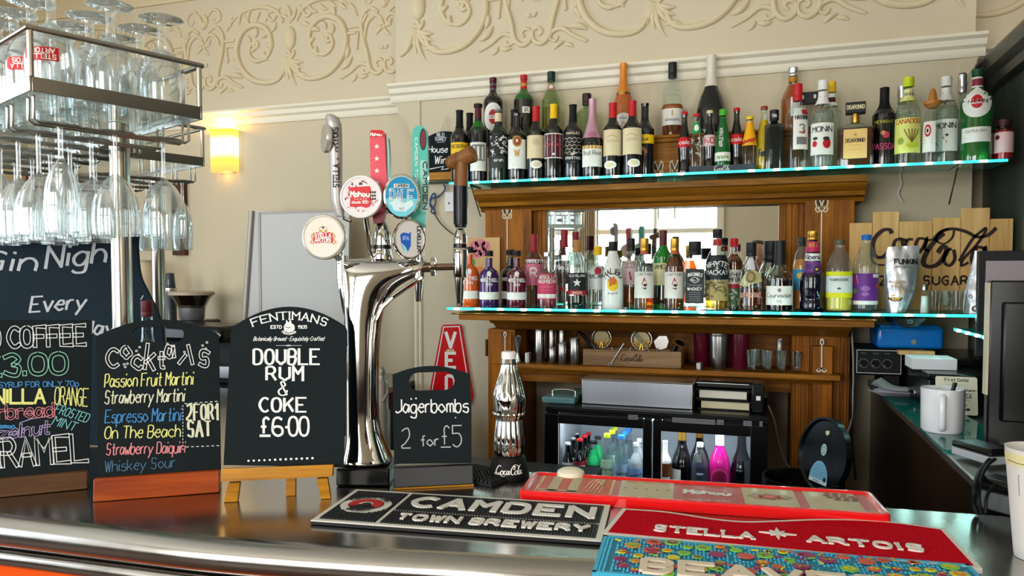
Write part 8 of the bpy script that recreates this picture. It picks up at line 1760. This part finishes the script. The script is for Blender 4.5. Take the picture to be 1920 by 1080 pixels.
# ================================================================== the photographer, seen only in the mirror and the chrome
r = thing('person', 'person in dark clothes holding up a phone, seen small in the mirror', 'person', (.02, -.42, FLOOR), 0)
def skinned(name, verts, edges, mt, sub=2):
    me = bpy.data.meshes.new(name); me.from_pydata([v[:3] for v in verts], edges, []); o = bpy.data.objects.new(name, me); COL.objects.link(o); o.parent = r
    me.materials.append(mt); s = o.modifiers.new('skin', 'SKIN'); s.use_smooth_shade = True
    for i, v in enumerate(verts): me.skin_vertices[0].data[i].radius = (v[3], v[4] if len(v) > 4 else v[3])
    me.skin_vertices[0].data[0].use_root = True
    q = o.modifiers.new('sub', 'SUBSURF'); q.levels = sub; q.render_levels = sub; return o
CLOTH = mat('dark_cloth', (26, 28, 36), .9, var=.15, scale=60); SKIN = mat('skin', (206, 158, 132), .55, var=.05); HAIR = mat('hair', (70, 48, 34), .6, var=.25, scale=120)
V = [(0,0,.92,.15,.11),(0,0,1.08,.13,.10),(0,.0,1.26,.17,.11),(0,0,1.37,.14,.09),(0,.01,1.43,.06,.06),   # torso
     (-.19,0,1.34,.06),(-.24,.06,1.12,.05),(-.12,.28,1.26,.04),(.19,0,1.34,.06),(.24,.06,1.12,.05),(.12,.28,1.26,.04),
     (-.09,0,.82,.10),(-.10,.0,.47,.07),(-.10,-.02,.10,.05),(-.10,.12,.05,.045),(.09,0,.82,.10),(.10,.0,.47,.07),(.10,-.02,.10,.05),(.10,.12,.05,.045)]
E = [(0,1),(1,2),(2,3),(3,4),(3,5),(5,6),(6,7),(3,8),(8,9),(9,10),(0,11),(11,12),(12,13),(13,14),(0,15),(15,16),(16,17),(17,18)]
skinned('body', V, E, CLOTH)
m = MB(); pr = [(.03,-.13),(.045,-.10),(.058,-.06),(.07,-.02),(.076,.03),(.074,.07),(.055,.105),(.02,.12)]
m.rings([[(a*.95*cos(t), .02+a*1.12*sin(t), 1.56+z) for t in [2*pi*i/20 for i in range(20)]] for a, z in pr], SKIN); m.tube([(0, .01, 1.40), (0, .015, 1.48)], .048, SKIN, 14)
m.tube([(0, .095, 1.575), (0, .118, 1.545), (0, .1, 1.535)], [.008, .014, .010], SKIN, 8)
for s in (1, -1): m.ball((s*.074, .01, 1.555), .012, SKIN, 10, rz=.028, ry=.02); m.ball((s*.028, .085, 1.575), .011, mat('eye', (40, 34, 30), .3), 10)
m.tube([(-.022, .09, 1.505), (0, .096, 1.503), (.022, .09, 1.505)], .005, mat('lips', (170, 92, 88), .5), 8); m.build('head', r, smooth=70)
m = MB(); m.rings([[(a*cos(t), -.005+a*1.15*sin(t)-(.012 if z < .04 else 0), 1.56+z) for t in [2*pi*i/20 for i in range(20)]] for a, z in ((.06,-.14),(.082,-.06),(.086,.02),(.085,.06),(.075,.1),(.045,.13),(.01,.138))], HAIR); o = m.build('hair', r, smooth=70); o.location = (0, -.018, .01)
for s in (1, -1):
    m = MB(); m.ball((s*.105, .33, 1.32), .036, SKIN, 12, rz=.045, ry=.02)
    for k in range(4): m.tube([(s*.095, .345, 1.30+.018*k), (s*.082, .372, 1.302+.019*k), (s*.066, .378, 1.304+.019*k)], [.009, .0085, .007], SKIN, 8)
    m.tube([(s*.1, .33, 1.35), (s*.08, .325, 1.375), (s*.06, .33, 1.38)], [.011, .010, .008], SKIN, 8); m.tube([(s*.12, .27, 1.26), (s*.108, .32, 1.30)], [.034, .03], SKIN, 12); m.build('hand', r, smooth=70)
p = thing('phone', 'black phone held up by the photographer, seen in the mirror', 'phone', (.02, -.07, 1.40)); m = MB(); m.box(-.078, .078, -.009, -.001, 0, .076, BLACK); m.build('body', p, bevel=.003)
